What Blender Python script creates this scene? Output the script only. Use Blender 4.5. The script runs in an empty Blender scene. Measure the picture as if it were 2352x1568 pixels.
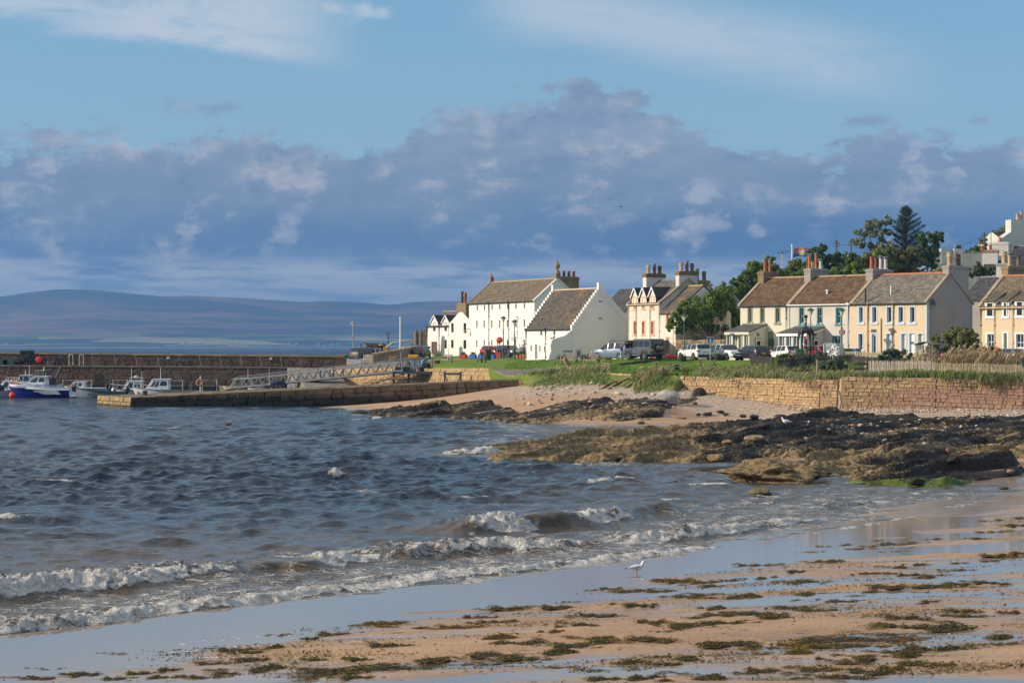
import bpy,math,random
import numpy as np
from mathutils import Vector,Matrix
R=math.radians
random.seed(7);rng=np.random.default_rng(7)
scn=bpy.context.scene
COL=scn.collection
# ------------------------------------------------------------------ camera
H=5.6
F,CX,HY=4573.3,1176.0,796.0
camd=bpy.data.cameras.new("camera");camd.lens=70;camd.sensor_width=36
camd.shift_y=(HY-784.0)/2352.0
camd.clip_start=0.5;camd.clip_end=90000
cam=bpy.data.objects.new("camera",camd);COL.objects.link(cam)
cam.location=(0,0,H);cam.rotation_euler=(R(90),0,0)
scn.camera=cam
# ------------------------------------------------------------------ view / sun / sky
vs=scn.view_settings
vs.view_transform='Standard';vs.look='None';vs.gamma=1;vs.use_curve_mapping=False
vs.exposure=0.10
scn.cycles.max_bounces=6;scn.cycles.diffuse_bounces=3;scn.cycles.glossy_bounces=3
scn.cycles.transmission_bounces=3;scn.cycles.transparent_max_bounces=8;scn.cycles.volume_bounces=0
scn.cycles.use_denoising=True
SUN_EL,SUN_PHI=21.0,8.0
sdir=Vector((-math.cos(R(SUN_PHI))*math.cos(R(SUN_EL)),-math.sin(R(SUN_PHI))*math.cos(R(SUN_EL)),math.sin(R(SUN_EL))))
sund=bpy.data.lights.new("sun",'SUN');sund.energy=4.8;sund.angle=R(0.5);sund.color=(1.0,0.865,0.70)
sun=bpy.data.objects.new("sun",sund);COL.objects.link(sun)
sun.rotation_euler=sdir.to_track_quat('Z','Y').to_euler();sun.location=(-60,0,60)
class NT:
 """tiny node-expression helper"""
 def __init__(s,tree):s.t=tree;s.t.nodes.clear()
 def n(s,typ,**kw):
  nd=s.t.nodes.new(typ)
  for k,v in kw.items():setattr(nd,k,v)
  return nd
 def put(s,sock,v):
  if isinstance(v,E):s.t.links.new(v.s,sock)
  elif hasattr(v,'is_output'):s.t.links.new(v,sock)
  else:
   if sock.type=='RGBA' and isinstance(v,(tuple,list))and len(v)==3:v=(*v,1)
   if sock.type=='VECTOR' and isinstance(v,(int,float)):v=(v,v,v)
   sock.default_value=v
 def m(s,op,a,b=0.0,c=None,clamp=False):
  nd=s.n('ShaderNodeMath',operation=op,use_clamp=clamp)
  s.put(nd.inputs[0],a);s.put(nd.inputs[1],b)
  if c is not None:s.put(nd.inputs[2],c)
  return E(s,nd.outputs[0])
 def sstep(s,x,a,b,lo=0.0,hi=1.0):
  nd=s.n('ShaderNodeMapRange',interpolation_type='SMOOTHSTEP',clamp=True)
  for i,v in enumerate((x,a,b,lo,hi)):s.put(nd.inputs[i],v)
  return E(s,nd.outputs[0])
 def lin(s,x,a,b,lo=0.0,hi=1.0):
  nd=s.n('ShaderNodeMapRange',clamp=True)
  for i,v in enumerate((x,a,b,lo,hi)):s.put(nd.inputs[i],v)
  return E(s,nd.outputs[0])
 def mix(s,f,a,b):
  nd=s.n('ShaderNodeMix',data_type='RGBA')
  s.put(nd.inputs[0],f);s.put(nd.inputs[6],a);s.put(nd.inputs[7],b)
  return E(s,nd.outputs[2])
 def noise(s,vec,scale=1.0,detail=4.0,rough=0.55,dist=0.0,col=False):
  nd=s.n('ShaderNodeTexNoise')
  if vec is not None:s.put(nd.inputs['Vector'],vec)
  s.put(nd.inputs['Scale'],scale);s.put(nd.inputs['Detail'],detail)
  s.put(nd.inputs['Roughness'],rough);s.put(nd.inputs['Distortion'],dist)
  return E(s,nd.outputs['Color' if col else 'Fac'])
 def voro(s,vec,scale=1.0,feature='F1',out='Distance',rnd=1.0):
  nd=s.n('ShaderNodeTexVoronoi',feature=feature)
  if vec is not None:s.put(nd.inputs['Vector'],vec)
  s.put(nd.inputs['Scale'],scale);s.put(nd.inputs['Randomness'],rnd)
  return E(s,nd.outputs[out])
 def pos(s):return E(s,s.n('ShaderNodeNewGeometry').outputs['Position'])
 def obj(s):return E(s,s.n('ShaderNodeTexCoord').outputs['Object'])
 def rand(s):return E(s,s.n('ShaderNodeObjectInfo').outputs['Random'])
 def attr(s,name,out='Fac'):return E(s,s.n('ShaderNodeAttribute',attribute_name=name).outputs[out])
 def sep(s,v):
  nd=s.n('ShaderNodeSeparateXYZ');s.put(nd.inputs[0],v)
  return[E(s,o)for o in nd.outputs]
 def comb(s,x,y,z):
  nd=s.n('ShaderNodeCombineXYZ')
  for i,v in enumerate((x,y,z)):s.put(nd.inputs[i],v)
  return E(s,nd.outputs[0])
 def scale(s,v,f):
  nd=s.n('ShaderNodeVectorMath',operation='MULTIPLY')
  s.put(nd.inputs[0],v);s.put(nd.inputs[1],f)
  return E(s,nd.outputs[0])
 def vadd(s,v,w):
  nd=s.n('ShaderNodeVectorMath',operation='ADD')
  s.put(nd.inputs[0],v);s.put(nd.inputs[1],w)
  return E(s,nd.outputs[0])
 def curve(s,x,pts):
  """piecewise curve through pts=[(x,y)..]"""
  x0,x1=pts[0][0],pts[-1][0]
  ys=[p[1]for p in pts];y0,y1=min(ys),max(ys)
  nd=s.n('ShaderNodeFloatCurve');c=nd.mapping.curves[0]
  q=[((a-x0)/(x1-x0),(b-y0)/max(1e-6,y1-y0))for a,b in pts]
  c.points[0].location=q[0];c.points[1].location=q[-1]
  for p in q[1:-1]:c.points.new(*p)
  nd.mapping.update()
  s.put(nd.inputs['Value'],s.lin(x,x0,x1));s.put(nd.inputs['Factor'],1.0)
  return E(s,nd.outputs[0])*(y1-y0)+y0
 def bump(s,h,strength=0.5,dist=0.1,normal=None):
  nd=s.n('ShaderNodeBump');s.put(nd.inputs['Strength'],strength);s.put(nd.inputs['Distance'],dist)
  s.put(nd.inputs['Height'],h)
  if normal is not None:s.put(nd.inputs['Normal'],normal)
  return E(s,nd.outputs[0])
class E:
 def __init__(s,t,sock):s.t,s.s=t,sock
 def __add__(s,o):return s.t.m('ADD',s,o)
 def __radd__(s,o):return s.t.m('ADD',s,o)
 def __sub__(s,o):return s.t.m('SUBTRACT',s,o)
 def __rsub__(s,o):return s.t.m('SUBTRACT',o,s)
 def __mul__(s,o):return s.t.m('MULTIPLY',s,o)
 def __rmul__(s,o):return s.t.m('MULTIPLY',s,o)
 def __truediv__(s,o):return s.t.m('DIVIDE',s,o)
def lin1(c):c/=255.0;return c/12.92 if c<=0.04045 else((c+0.055)/1.055)**2.4
def srgb(r,g,b):return(lin1(r),lin1(g),lin1(b))
world=bpy.data.worlds.new("World");scn.world=world;world.use_nodes=True
W=NT(world.node_tree)
sky=W.n('ShaderNodeTexSky',sky_type='NISHITA');sky.sun_disc=False
sky.sun_elevation=R(SUN_EL);sky.sun_rotation=R(270-SUN_PHI);sky.air_density=1.0;sky.dust_density=0.6;sky.ozone_density=1.6
SKY_STRENGTH=0.12
gx,gy,gz=W.sep(E(W,W.n('ShaderNodeTexCoord').outputs['Generated']))
az=W.m('ARCTAN2',gx,gy)*57.29578
el=W.m('ARCSINE',gz)*57.29578
def cl(r,g,b):return tuple(c/SKY_STRENGTH/2**vs.exposure for c in srgb(r,g,b))
uv=W.comb(az,el*1.7,0.0)
uvs=W.comb(az*0.5+el*0.55,el*1.7-az*0.12,3.0)
warp=W.noise(uv,0.45,3.0,0.5)
big=W.noise(W.vadd(uv,W.comb(0.0,warp*1.2,2.0)),0.32,9.0,0.60)
det=W.noise(W.vadd(uv,W.comb(4.0,2.2,0.0)),0.85,8.0,0.62)
top=W.curve(az,[(-40,5.4),(-15,5.75),(-11,5.85),(-7.5,6.2),(-4.6,5.6),(-3,6.3),(-0.5,7.1),(1.6,7.7),(4,6.8),(5.8,5.9),(7.3,5.6),(8.6,5.5),(10.8,6.0),(14,5.9),(40,5.6)])
fin=W.noise(W.vadd(uv,W.comb(1.0,7.2,0.0)),2.4,6.0,0.65)
rel=top-el+(big-0.5)*3.4+(det-0.5)*2.2+(fin-0.5)*0.9
cmask=W.sstep(rel,-0.05,0.50)
nz1=W.noise(W.vadd(uv,W.comb(3.0,warp*1.2,1.0)),0.55,9.0,0.60);nz2=W.noise(uv,1.6,6.0,0.6)
rag=(nz1-0.5)*2.6+(nz2-0.5)*1.1
def puff(a,e,ra,re,k=1.0):
 """ragged patch at azimuth a, elevation e"""
 u,v=(az-a)*(1.0/ra),(el-e)*(1.0/re)
 return W.sstep(W.m('SQRT',u*u+v*v)+rag*k*1.5,1.10,-0.25)
def join(*ps):
 r=ps[0]
 for p in ps[1:]:r=W.m('MAXIMUM',r,p)
 return r
frag=join(puff(-8.6,6.75,1.7,.32),puff(10.0,6.35,.95,.25),puff(13.2,6.3,.5,.16))
cmask=W.m('MAXIMUM',cmask,frag*0.75)
elw=el+(big-0.5)*3.0
body=W.mix(W.sstep(elw,1.7,3.0),cl(136,160,188),cl(98,129,166))
body=W.mix(W.sstep(elw,2.8,4.4),body,cl(130,150,174))
body=W.mix(W.sstep(elw,4.4,6.4),body,cl(148,165,186))
body=W.mix(W.sstep(az,0.0,4.0)*W.sstep(el,4.2,3.0)*W.sstep(el,1.7,2.3)*0.8,body,cl(74,112,158))
q0=W.vadd(uv,W.comb(9.0,warp*1.1,warp*0.8));bl=W.noise(q0,0.40,9.0,0.60)-W.noise(W.vadd(q0,W.comb(-0.46,0.52,0.0)),0.40,9.0,0.60)
body=W.mix(W.sstep(bl,0.0,-0.18)*0.45,body,cl(100,130,166))
body=W.mix(join(puff(1.6,6.7,2.2,1.0),puff(-8.6,6.75,1.7,.32),puff(10.0,6.35,.95,.25),puff(12.5,5.4,2.2,.5))*0.7,body,cl(130,148,184))
lite=W.sstep(bl,0.0,0.17)*W.sstep(W.noise(q0,0.26,3.0,0.5),0.32,0.52)*W.sstep(el,1.6,3.2)
puffs=join(puff(-13.1,2.95,.95,.75),puff(-10.0,2.9,1.8,.62),puff(-14.2,4.2,1.0,.5),puff(-6.9,4.9,1.5,1.0),puff(-11.2,5.75,3.2,.34),puff(-5.3,6.05,.85,.26),puff(-0.3,5.0,1.7,.5),puff(1.8,4.1,1.4,.42),puff(4.9,3.2,.7,.8),puff(9.2,4.2,.8,.55),puff(-14.6,2.4,.7,.4),puff(-3.6,5.0,.7,.5),puff(3.2,5.6,2.0,.5))
body=W.mix(lite*0.75,body,cl(190,192,202));body=W.mix(puffs*W.sstep(nz1+bl*0.9,0.36,0.60)*0.85,body,cl(208,203,203))
veil=W.sstep(W.noise(W.comb(az*0.30,el*2.2,7.0),1.0,5.0,0.55),0.36,0.56)*W.sstep(el,2.7,2.1)*W.sstep(el,0.9,1.5,0.5,1.0)
body=W.mix(veil*0.85,body,cl(208,210,216))
cir=W.noise(uvs,0.42,7.0,0.62,0.6)
leftc=W.sstep(el-(8.85-(az+14.7)*0.112)+(cir-0.5)*1.1,-0.05,0.55)*W.sstep(az,-3.8,-7.5)
ra_=el-(10.0-(az+0.9)*0.19);rightc=W.sstep(W.m('ABSOLUTE',ra_)+(cir-0.5)*1.8,1.5,0.2)*W.sstep(az,-2.0,1.0)*W.sstep(az,13.0,8.0)
midc=puff(-5.0,9.6,1.6,.35)
cirR=W.noise(W.comb(az*0.22+el*0.3,el*1.1,5.0),1.0,3.0,0.5);wide=W.sstep(el,9.0,14.0)*W.sstep(cirR,0.42,0.65)
cmk=join(leftc,rightc*0.75,midc*0.8,wide*0.6)*W.sstep(cir,0.22,0.58)
clear=W.mix(W.sstep(el,4.0,12.0),cl(150,192,216),cl(122,174,210))
clear=W.mix(W.sstep(el,14.0,45.0),W.mix(0.85,E(W,sky.outputs[0]),clear),W.mix(0.45,E(W,sky.outputs[0]),cl(150,178,208)))
upper=W.mix(cmk*0.78,clear,cl(212,217,224))
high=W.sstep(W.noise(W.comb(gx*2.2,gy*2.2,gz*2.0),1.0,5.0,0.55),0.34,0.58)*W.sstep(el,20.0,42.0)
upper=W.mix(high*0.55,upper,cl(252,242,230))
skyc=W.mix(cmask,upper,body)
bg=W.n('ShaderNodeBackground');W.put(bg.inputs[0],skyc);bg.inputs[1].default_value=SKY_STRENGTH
wo=W.n('ShaderNodeOutputWorld');W.t.links.new(bg.outputs[0],wo.inputs[0])
# ------------------------------------------------------------------ points
def P(x,y,d):return Vector(((x-CX)/F*d,d,H-(y-HY)/F*d))
def G(x,y,z):
 d=(H-z)*F/(y-HY);return Vector(((x-CX)/F*d,d,z))
def Z(k,x,y):
 ox,oy,s={1:(0,1100,2.352),2:(900,1150,2.6133),3:(1600,1020,2.352),4:(2400,1000,2.94),5:(2800,960,3.0157),6:(3396,780,2.24),
7:(2300,1440,2.352),8:(3196,1380,2.5289),9:(1380,1340,5.88),10:(1930,1340,7.127),11:(3150,1240,5.7366),12:(3600,1360,4.742),13:(2390,1330,8.711),14:(0,1460,4.9),15:(2240,1380,9.8)}[k]
 return((ox+x/s)/1.74150,(oy+y/s)/1.74150)
def ZP(k,x,y,d):return P(*Z(k,x,y),d)
# ------------------------------------------------------------------ materials
MATS={}
def mat(name,color,rough=0.8,metal=0.0,var=0.12,vscale=2.0,bump=0.0,bscale=8.0,spec=0.5,fn=None,coat=0.0,objrand=0.0):
 if name in MATS:return MATS[name]
 m=bpy.data.materials.new(name);m.use_nodes=True
 t=NT(m.node_tree)
 b=t.n('ShaderNodeBsdfPrincipled');o=t.n('ShaderNodeOutputMaterial');t.t.links.new(b.outputs[0],o.inputs[0])
 b.inputs['Roughness'].default_value=rough;b.inputs['Metallic'].default_value=metal
 b.inputs['Specular IOR Level'].default_value=spec
 if coat:b.inputs['Coat Weight'].default_value=coat;b.inputs['Coat Roughness'].default_value=0.08
 if fn:fn(t,b)
 else:
  c=color
  if var:
   n=t.noise(t.obj(),vscale,5.0,0.6)
   c=t.mix(t.sstep(n,0.3,0.7),tuple(x*(1-var)for x in color),tuple(min(1,x*(1+var))for x in color))
  if objrand:
   rr=t.rand()
   hs=t.n('ShaderNodeHueSaturation');t.put(hs.inputs['Value'],t.lin(rr,0,1,1-objrand,1+objrand));t.put(hs.inputs['Color'],c)
   c=E(t,hs.outputs[0])
  t.put(b.inputs['Base Color'],c)
  if bump:t.put(b.inputs['Normal'],t.bump(t.noise(t.obj(),bscale,6.0,0.65),bump,0.05))
 MATS[name]=m
 return m
# ------------------------------------------------------------------ mesh helpers
def mesh_np(name,V,Fq,mats=(),smooth=False,attrs=None):
 """V (n,3) float, Fq (m,k) int, k = 3 or 4"""
 me=bpy.data.meshes.new(name);V=np.asarray(V,np.float32);Fq=np.asarray(Fq,np.int32)
 k=Fq.shape[1]
 me.vertices.add(len(V));me.vertices.foreach_set('co',V.ravel())
 me.loops.add(Fq.size);me.loops.foreach_set('vertex_index',Fq.ravel())
 me.polygons.add(len(Fq));me.polygons.foreach_set('loop_start',np.arange(0,Fq.size,k,dtype=np.int32))
 me.polygons.foreach_set('loop_total',np.full(len(Fq),k,np.int32))
 if smooth:me.polygons.foreach_set('use_smooth',np.ones(len(Fq),bool))
 for a,vals in(attrs or{}).items():
  vals=np.asarray(vals,np.float32)
  if vals.ndim==1:
   at=me.attributes.new(a,'FLOAT','POINT');at.data.foreach_set('value',vals)
  else:
   at=me.attributes.new(a,'FLOAT_COLOR','POINT');at.data.foreach_set('color',np.c_[vals,np.ones(len(vals))].astype(np.float32).ravel())
 for m in(mats if isinstance(mats,(list,tuple))else[mats]):me.materials.append(m)
 me.update(calc_edges=True);me.validate()
 return me
def link(name,me,parent=None,loc=None,rz=None,label=None,cat=None,group=None,kind=None):
 o=bpy.data.objects.new(name,me);COL.objects.link(o)
 if parent is not None:o.parent=parent
 if loc is not None:o.location=loc
 if rz is not None:o.rotation_euler=(0,0,rz)
 if label:o['label']=label
 if cat:o['category']=cat
 if group:o['group']=group
 if kind:o['kind']=kind
 return o
def thing(name,label,cat,loc=(0,0,0),rz=0.0,group=None):return link(name,None,None,loc,rz,label,cat,group)
def kids(o):return[c for c in o.children]
def copy_tree(o,parent=None,loc=None,rz=None,label=None):
 c=o.copy();COL.objects.link(c);c.parent=parent
 if loc is not None:c.location=loc
 if rz is not None:c.rotation_euler=(0,0,rz)
 if label:c['label']=label
 for k in list(o.children):copy_tree(k,c)
 return c
class MB:
 def __init__(s):s.v,s.f,s.mi=[],[],[];s.cur=0
 def add(s,vs,fs,mi=None):
  o=len(s.v);s.v.extend([tuple(p)for p in vs]);s.f.extend([tuple(i+o for i in f)for f in fs]);s.mi.extend([s.cur if mi is None else mi]*len(fs));return s
 def box(s,c,sz,rz=0.0,mi=None,taper=1.0):
  hx,hy,hz=sz[0]/2,sz[1]/2,sz[2]/2;cs,sn=math.cos(rz),math.sin(rz);vs=[]
  for z in(-hz,hz):
   k=taper if z>0 else 1
   for x,y in((-hx,-hy),(hx,-hy),(hx,hy),(-hx,hy)):vs.append((c[0]+(x*cs-y*sn)*k,c[1]+(x*sn+y*cs)*k,c[2]+z))
  return s.add(vs,[(3,2,1,0),(4,5,6,7),(0,1,5,4),(1,2,6,5),(2,3,7,6),(3,0,4,7)],mi)
 def b2(s,x0,x1,y0,y1,z0,z1,mi=None):return s.box(((x0+x1)/2,(y0+y1)/2,(z0+z1)/2),(x1-x0,y1-y0,z1-z0),0,mi)
 def bar(s,a,b,w,h=None,mi=None):
  a,b=Vector(a),Vector(b);d=b-a;L=d.length
  if L<1e-6:return s
  h=h or w;q=d.to_track_quat('Z','Y');vs=[]
  for z in(0,L):
   for x,y in((-w/2,-h/2),(w/2,-h/2),(w/2,h/2),(-w/2,h/2)):vs.append(a+q@Vector((x,y,z)))
  return s.add(vs,[(3,2,1,0),(4,5,6,7),(0,1,5,4),(1,2,6,5),(2,3,7,6),(3,0,4,7)],mi)
 def tube(s,pts,r,n=8,mi=None,close=True):
  pts=[Vector(p)for p in pts];rs=r if isinstance(r,(list,tuple))else[r]*len(pts);vs=[];fs=[]
  for i,p in enumerate(pts):
   d=(pts[min(i+1,len(pts)-1)]-pts[max(i-1,0)]).normalized();q=d.to_track_quat('Z','Y')
   for k in range(n):
    a=2*math.pi*k/n;vs.append(p+q@Vector((math.cos(a)*rs[i],math.sin(a)*rs[i],0)))
  for i in range(len(pts)-1):
   for k in range(n):fs.append((i*n+k,i*n+(k+1)%n,(i+1)*n+(k+1)%n,(i+1)*n+k))
  if close:fs.append(tuple(reversed(range(n))));fs.append(tuple(range((len(pts)-1)*n,len(pts)*n)))
  return s.add(vs,fs,mi)
 def lathe(s,prof,c=(0,0,0),n=12,mi=None,axis='Z'):
  vs=[];fs=[]
  for r,z in prof:
   for k in range(n):
    a=2*math.pi*k/n;p=(r*math.cos(a),r*math.sin(a),z)
    if axis=='Y':p=(p[0],p[2],p[1])
    elif axis=='X':p=(p[2],p[0],p[1])
    vs.append((c[0]+p[0],c[1]+p[1],c[2]+p[2]))
  m=len(prof)
  for i in range(m-1):
   for k in range(n):
    f=(i*n+k,i*n+(k+1)%n,(i+1)*n+(k+1)%n,(i+1)*n+k)
    fs.append(f if axis!='Y' else tuple(reversed(f)))
  if prof[0][0]>1e-4:fs.append(tuple(reversed(range(n)))if axis!='Y' else tuple(range(n)))
  if prof[-1][0]>1e-4:
   f=tuple(range((m-1)*n,m*n));fs.append(f if axis!='Y' else tuple(reversed(f)))
  return s.add(vs,fs,mi)
 def prism(s,poly,a,b,axis='Y',mi=None):
  """poly = 2D outline; axis X: poly=(y,z); Y: poly=(x,z); Z: poly=(x,y)"""
  n=len(poly);f3={'X':lambda p,t:(t,p[0],p[1]),'Y':lambda p,t:(p[0],t,p[1]),'Z':lambda p,t:(p[0],p[1],t)}[axis]
  vs=[f3(p,a)for p in poly]+[f3(p,b)for p in poly]
  fs=[tuple(range(n)),tuple(reversed(range(n,2*n)))]+[(i+n,(i+1)%n+n,(i+1)%n,i)for i in range(n)]
  return s.add(vs,fs,mi)
 def poly(s,pts,mi=None):return s.add(pts,[tuple(range(len(pts)))],mi)
 def ball(s,c,r,n=10,m=6,mi=None,sc=(1,1,1)):
  vs=[];fs=[]
  for i in range(m+1):
   t=math.pi*i/m
   for k in range(n):
    a=2*math.pi*k/n;vs.append((c[0]+r*sc[0]*math.sin(t)*math.cos(a),c[1]+r*sc[1]*math.sin(t)*math.sin(a),c[2]-r*sc[2]*math.cos(t)))
  for i in range(m):
   for k in range(n):fs.append((i*n+k,i*n+(k+1)%n,(i+1)*n+(k+1)%n,(i+1)*n+k))
  return s.add(vs,fs,mi)
 def xf(s,M,start=0):
  s.v[start:]=[tuple(M@Vector(p))for p in s.v[start:]];return s
 def mesh(s,name,mats,smooth=False,bevel=0.0):
  me=bpy.data.meshes.new(name);me.from_pydata(s.v,[],s.f)
  for m in(mats if isinstance(mats,(list,tuple))else[mats]):me.materials.append(m)
  me.polygons.foreach_set('material_index',s.mi)
  if smooth:me.polygons.foreach_set('use_smooth',[True]*len(s.f))
  import bmesh
  b=bmesh.new();b.from_mesh(me)
  bmesh.ops.remove_doubles(b,verts=b.verts,dist=1e-4)
  bmesh.ops.recalc_face_normals(b,faces=b.faces)
  if bevel:bmesh.ops.bevel(b,geom=b.edges[:],offset=bevel,segments=1,affect='EDGES',profile=0.5)
  if smooth:
   for e in b.edges:
    if len(e.link_faces)==2 and e.calc_face_angle(0)>R(38):e.smooth=False
  b.to_mesh(me);b.free();me.update()
  return me
 def part(s,name,mats,parent=None,smooth=False,label=None,cat=None,group=None,kind=None,loc=None,rz=None,bevel=0.0):
  return link(name,s.mesh(name,mats,smooth,bevel),parent,loc,rz,label,cat,group,kind)
# ------------------------------------------------------------------ numpy noise
def _hash(ix,iy,seed):
 h=(ix.astype(np.int64)*374761393+iy.astype(np.int64)*668265263+seed*974634777)&0x7fffffff
 h=((h^(h>>13))*1274126177)&0x7fffffff
 return((h^(h>>16))&0xffff)/65535.0
def vnoise(x,y,seed=0):
 ix,iy=np.floor(x),np.floor(y);fx,fy=x-ix,y-iy
 fx=fx*fx*fx*(fx*(fx*6-15)+10);fy=fy*fy*fy*(fy*(fy*6-15)+10)
 a,b,c,d=_hash(ix,iy,seed),_hash(ix+1,iy,seed),_hash(ix,iy+1,seed),_hash(ix+1,iy+1,seed)
 return(a*(1-fx)+b*fx)*(1-fy)+(c*(1-fx)+d*fx)*fy
def fbm(x,y,oct=4,seed=0,gain=0.5):
 s=0.0;a=1.0;n=0.0
 for o in range(oct):
  s=s+a*(vnoise(x,y,seed+o)-0.5);n+=a;a*=gain;x,y=x*2.03+11.3,y*2.03+5.7
 return s/n*2
def sst(x,a,b):
 t=np.clip((x-a)/(b-a),0,1);return t*t*(3-2*t)
def grid_faces(nr,nc):
 i=np.arange(nr-1)[:,None]*nc+np.arange(nc-1)[None,:]
 return np.stack([i,i+1,i+nc+1,i+nc],-1).reshape(-1,4)
def poly_dist(px,py,poly):
 """signed distance to a polygon, positive inside"""
 d=np.full(px.shape,1e9);ins=np.zeros(px.shape,bool);n=len(poly)
 for i in range(n):
  (ax,ay),(bx,by)=poly[i],poly[(i+1)%n]
  ex,ey=bx-ax,by-ay;t=np.clip(((px-ax)*ex+(py-ay)*ey)/(ex*ex+ey*ey+1e-9),0,1)
  d=np.minimum(d,np.hypot(px-ax-t*ex,py-ay-t*ey))
  c=((ay>py)!=(by>py))&(px<(bx-ax)*(py-ay)/(by-ay+1e-12)+ax);ins^=c
 return np.where(ins,d,-d)
def line_dist(px,py,line):
 """distance to a polyline: (signed distance [+ = right of travel], arclength, total)"""
 best=np.full(px.shape,1e9);sd=np.zeros(px.shape);arc=np.zeros(px.shape);acc=0.0
 for(ax,ay),(bx,by)in zip(line[:-1],line[1:]):
  ex,ey=bx-ax,by-ay;L=math.hypot(ex,ey);t=np.clip(((px-ax)*ex+(py-ay)*ey)/(L*L),0,1)
  dx,dy=px-ax-t*ex,py-ay-t*ey;d=np.hypot(dx,dy);up=d<best
  sg=np.sign((ey*dx-ex*dy));best=np.where(up,d,best);sd=np.where(up,d*sg,sd);arc=np.where(up,acc+t*L,arc);acc+=L
 return sd,arc,acc
class RBF:
 def __init__(s,pts):
  p=np.array(pts,float);s.x=p[:,:2];n=len(p)
  A=np.zeros((n+3,n+3));A[:n,:n]=s.k(s.x,s.x)+np.eye(n)*0.5;A[:n,n:]=np.c_[np.ones(n),s.x];A[n:,:n]=A[:n,n:].T
  s.w=np.linalg.solve(A,np.r_[p[:,2],0,0,0])
 def k(s,a,b):return np.hypot(a[:,None,0]-b[None,:,0],a[:,None,1]-b[None,:,1])
 def __call__(s,x,y):
  sh=np.shape(x);q=np.c_[np.ravel(x),np.ravel(y)];out=np.empty(len(q));n=len(s.x)
  for i in range(0,len(q),20000):
   c=q[i:i+20000];out[i:i+20000]=s.k(c,s.x)@s.w[:n]+s.w[n]+c@s.w[n+1:]
  return out.reshape(sh)
# ================================================================== GROUND, SEA, HILLS
PX=np.array
def gw(x,y,z):v=G(x,y,z);return(v.x,v.y)
beach_pts=[(*gw(x,y,z),z)for x,y,z in[
(-260,1560,.09),(0,1496,.09),(500,1438,.09),(1000,1374,.09),(1465,1314,.08),(1700,1262,.06),(2000,1200,.03),(2290,1138,.03),(2352,1118,.06),(2600,1090,.2),
(0,1566,.33),(600,1560,.62),(1200,1560,.92),(1800,1560,1.02),(2352,1560,1.08),(2800,1560,1.25),(0,1750,.8),(1200,1800,1.5),(2352,1800,1.6),
(1300,1440,.58),(1800,1400,.72),(2300,1400,.80),(1700,1330,.42),(2100,1290,.50),(2352,1250,.52),(2352,1190,.36),(2700,1200,.6),
(2300,1098,.10),(2352,1060,.5),(2200,1000,.7),(2352,980,.9),(1900,985,.6),(2600,1000,1.0),
(1895,943,.97),(2040,949,.86),(2352,943,1.05),(2700,941,1.2),(1587,893,2.15),(1680,910,1.66),(1780,926,1.26),
(1580,986,0.02),(1450,978,0.05),(1660,975,.15),(1600,960,.34),(1750,955,.48),(1500,932,1.2),(1400,905,1.7),(1250,885,2.2),(1330,882,2.3),(1500,886,2.3),
(700,938,-.05),(800,936,.12),(1000,920,.62),(1150,896,1.55),(1190,884,1.9),(880,950,-.1),(1000,962,-.15),(1250,985,-.15),
(1100,1060,-.3),(1400,1066,-.25),(1620,1066,-.15),(1650,1105,-.3),(1720,1150,-.22),(1850,1140,-.12),(2000,1118,-.14),(2150,1122,-.08),
(0,1300,-.6),(600,1250,-.8),(1000,1200,-.8),(1500,1180,-.35),(600,1000,-2.),(0,1000,-2.5),(0,930,-3),(600,940,-2.2),(1000,1010,-1.5),(1176,1100,-1),(500,1100,-1.6)]]
beach_pts+=[(30,165,1.6),(45,160,1.2),(10,195,2.2),(-20,205,-1.5),(-50,230,-3)]
beach=RBF(beach_pts)
POOLBASE=RBF([(*gw(x,y,z),z)for x,y,z in[(0,1500,.14),(600,1560,.55),(1200,1560,.86),(2352,1560,1.03),(2800,1560,1.15),(1300,1440,.52),(1800,1400,.67),(2300,1400,.76),(1700,1330,.36),(2100,1290,.45),(2352,1250,.48),(2352,1190,.30),(1465,1314,.10),(2000,1800,1.5)]])
def sand_relief(X,Y):
 w=fbm(X*.12,Y*.12,3,3)
 a=fbm(X*.16+3,Y*.62+w*1.2,4,11)
 b=fbm(X*.5,Y*1.6,3,21)
 return a*.115+b*.030+fbm(X*2.5,Y*4.0,2,31)*.008
def polar(px,d):
 Dg,Xg=np.meshgrid(d,px,indexing='ij');return(Xg-CX)/F*Dg,Dg
# ---- rock shelves
def gbeach(x,y):
 z=.25
 for _ in range(12):v=G(x,y,z);z=.5*z+.5*max(.1,float(beach(np.array([v.x]),np.array([min(v.y,190.)]))[0]))
 return gw(x,y,z)
def ppoly(pts):return[gbeach(x,y)for x,y in pts]
SHELF={
'far':ppoly([(815,948),(900,938),(1000,933),(1100,925),(1250,916),(1400,912),(1500,915),(1560,924),(1600,930),(1640,936),(1560,948),(1500,966),(1420,971),(1300,969),(1150,969),(1010,958),(880,955)]),
'mid':ppoly([(1052,1062),(1120,1036),(1255,1006),(1330,1002),(1500,994),(1640,978),(1770,964),(1850,952),(1920,943),(1980,941),(2150,958),(2352,958),(2520,955),(2520,1060),(2352,1058),(2250,1068),(2100,1062),(1990,1058),(1880,1060),(1750,1052),(1600,1058),(1400,1060),(1250,1061),(1120,1064)]),
'near':ppoly([(1615,1092),(1690,1076),(1800,1060),(1900,1056),(2100,1052),(2352,1062),(2420,1085),(2300,1100),(2140,1112),(1960,1108),(1900,1092),(1850,1104),(1700,1104)]),
}
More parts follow.
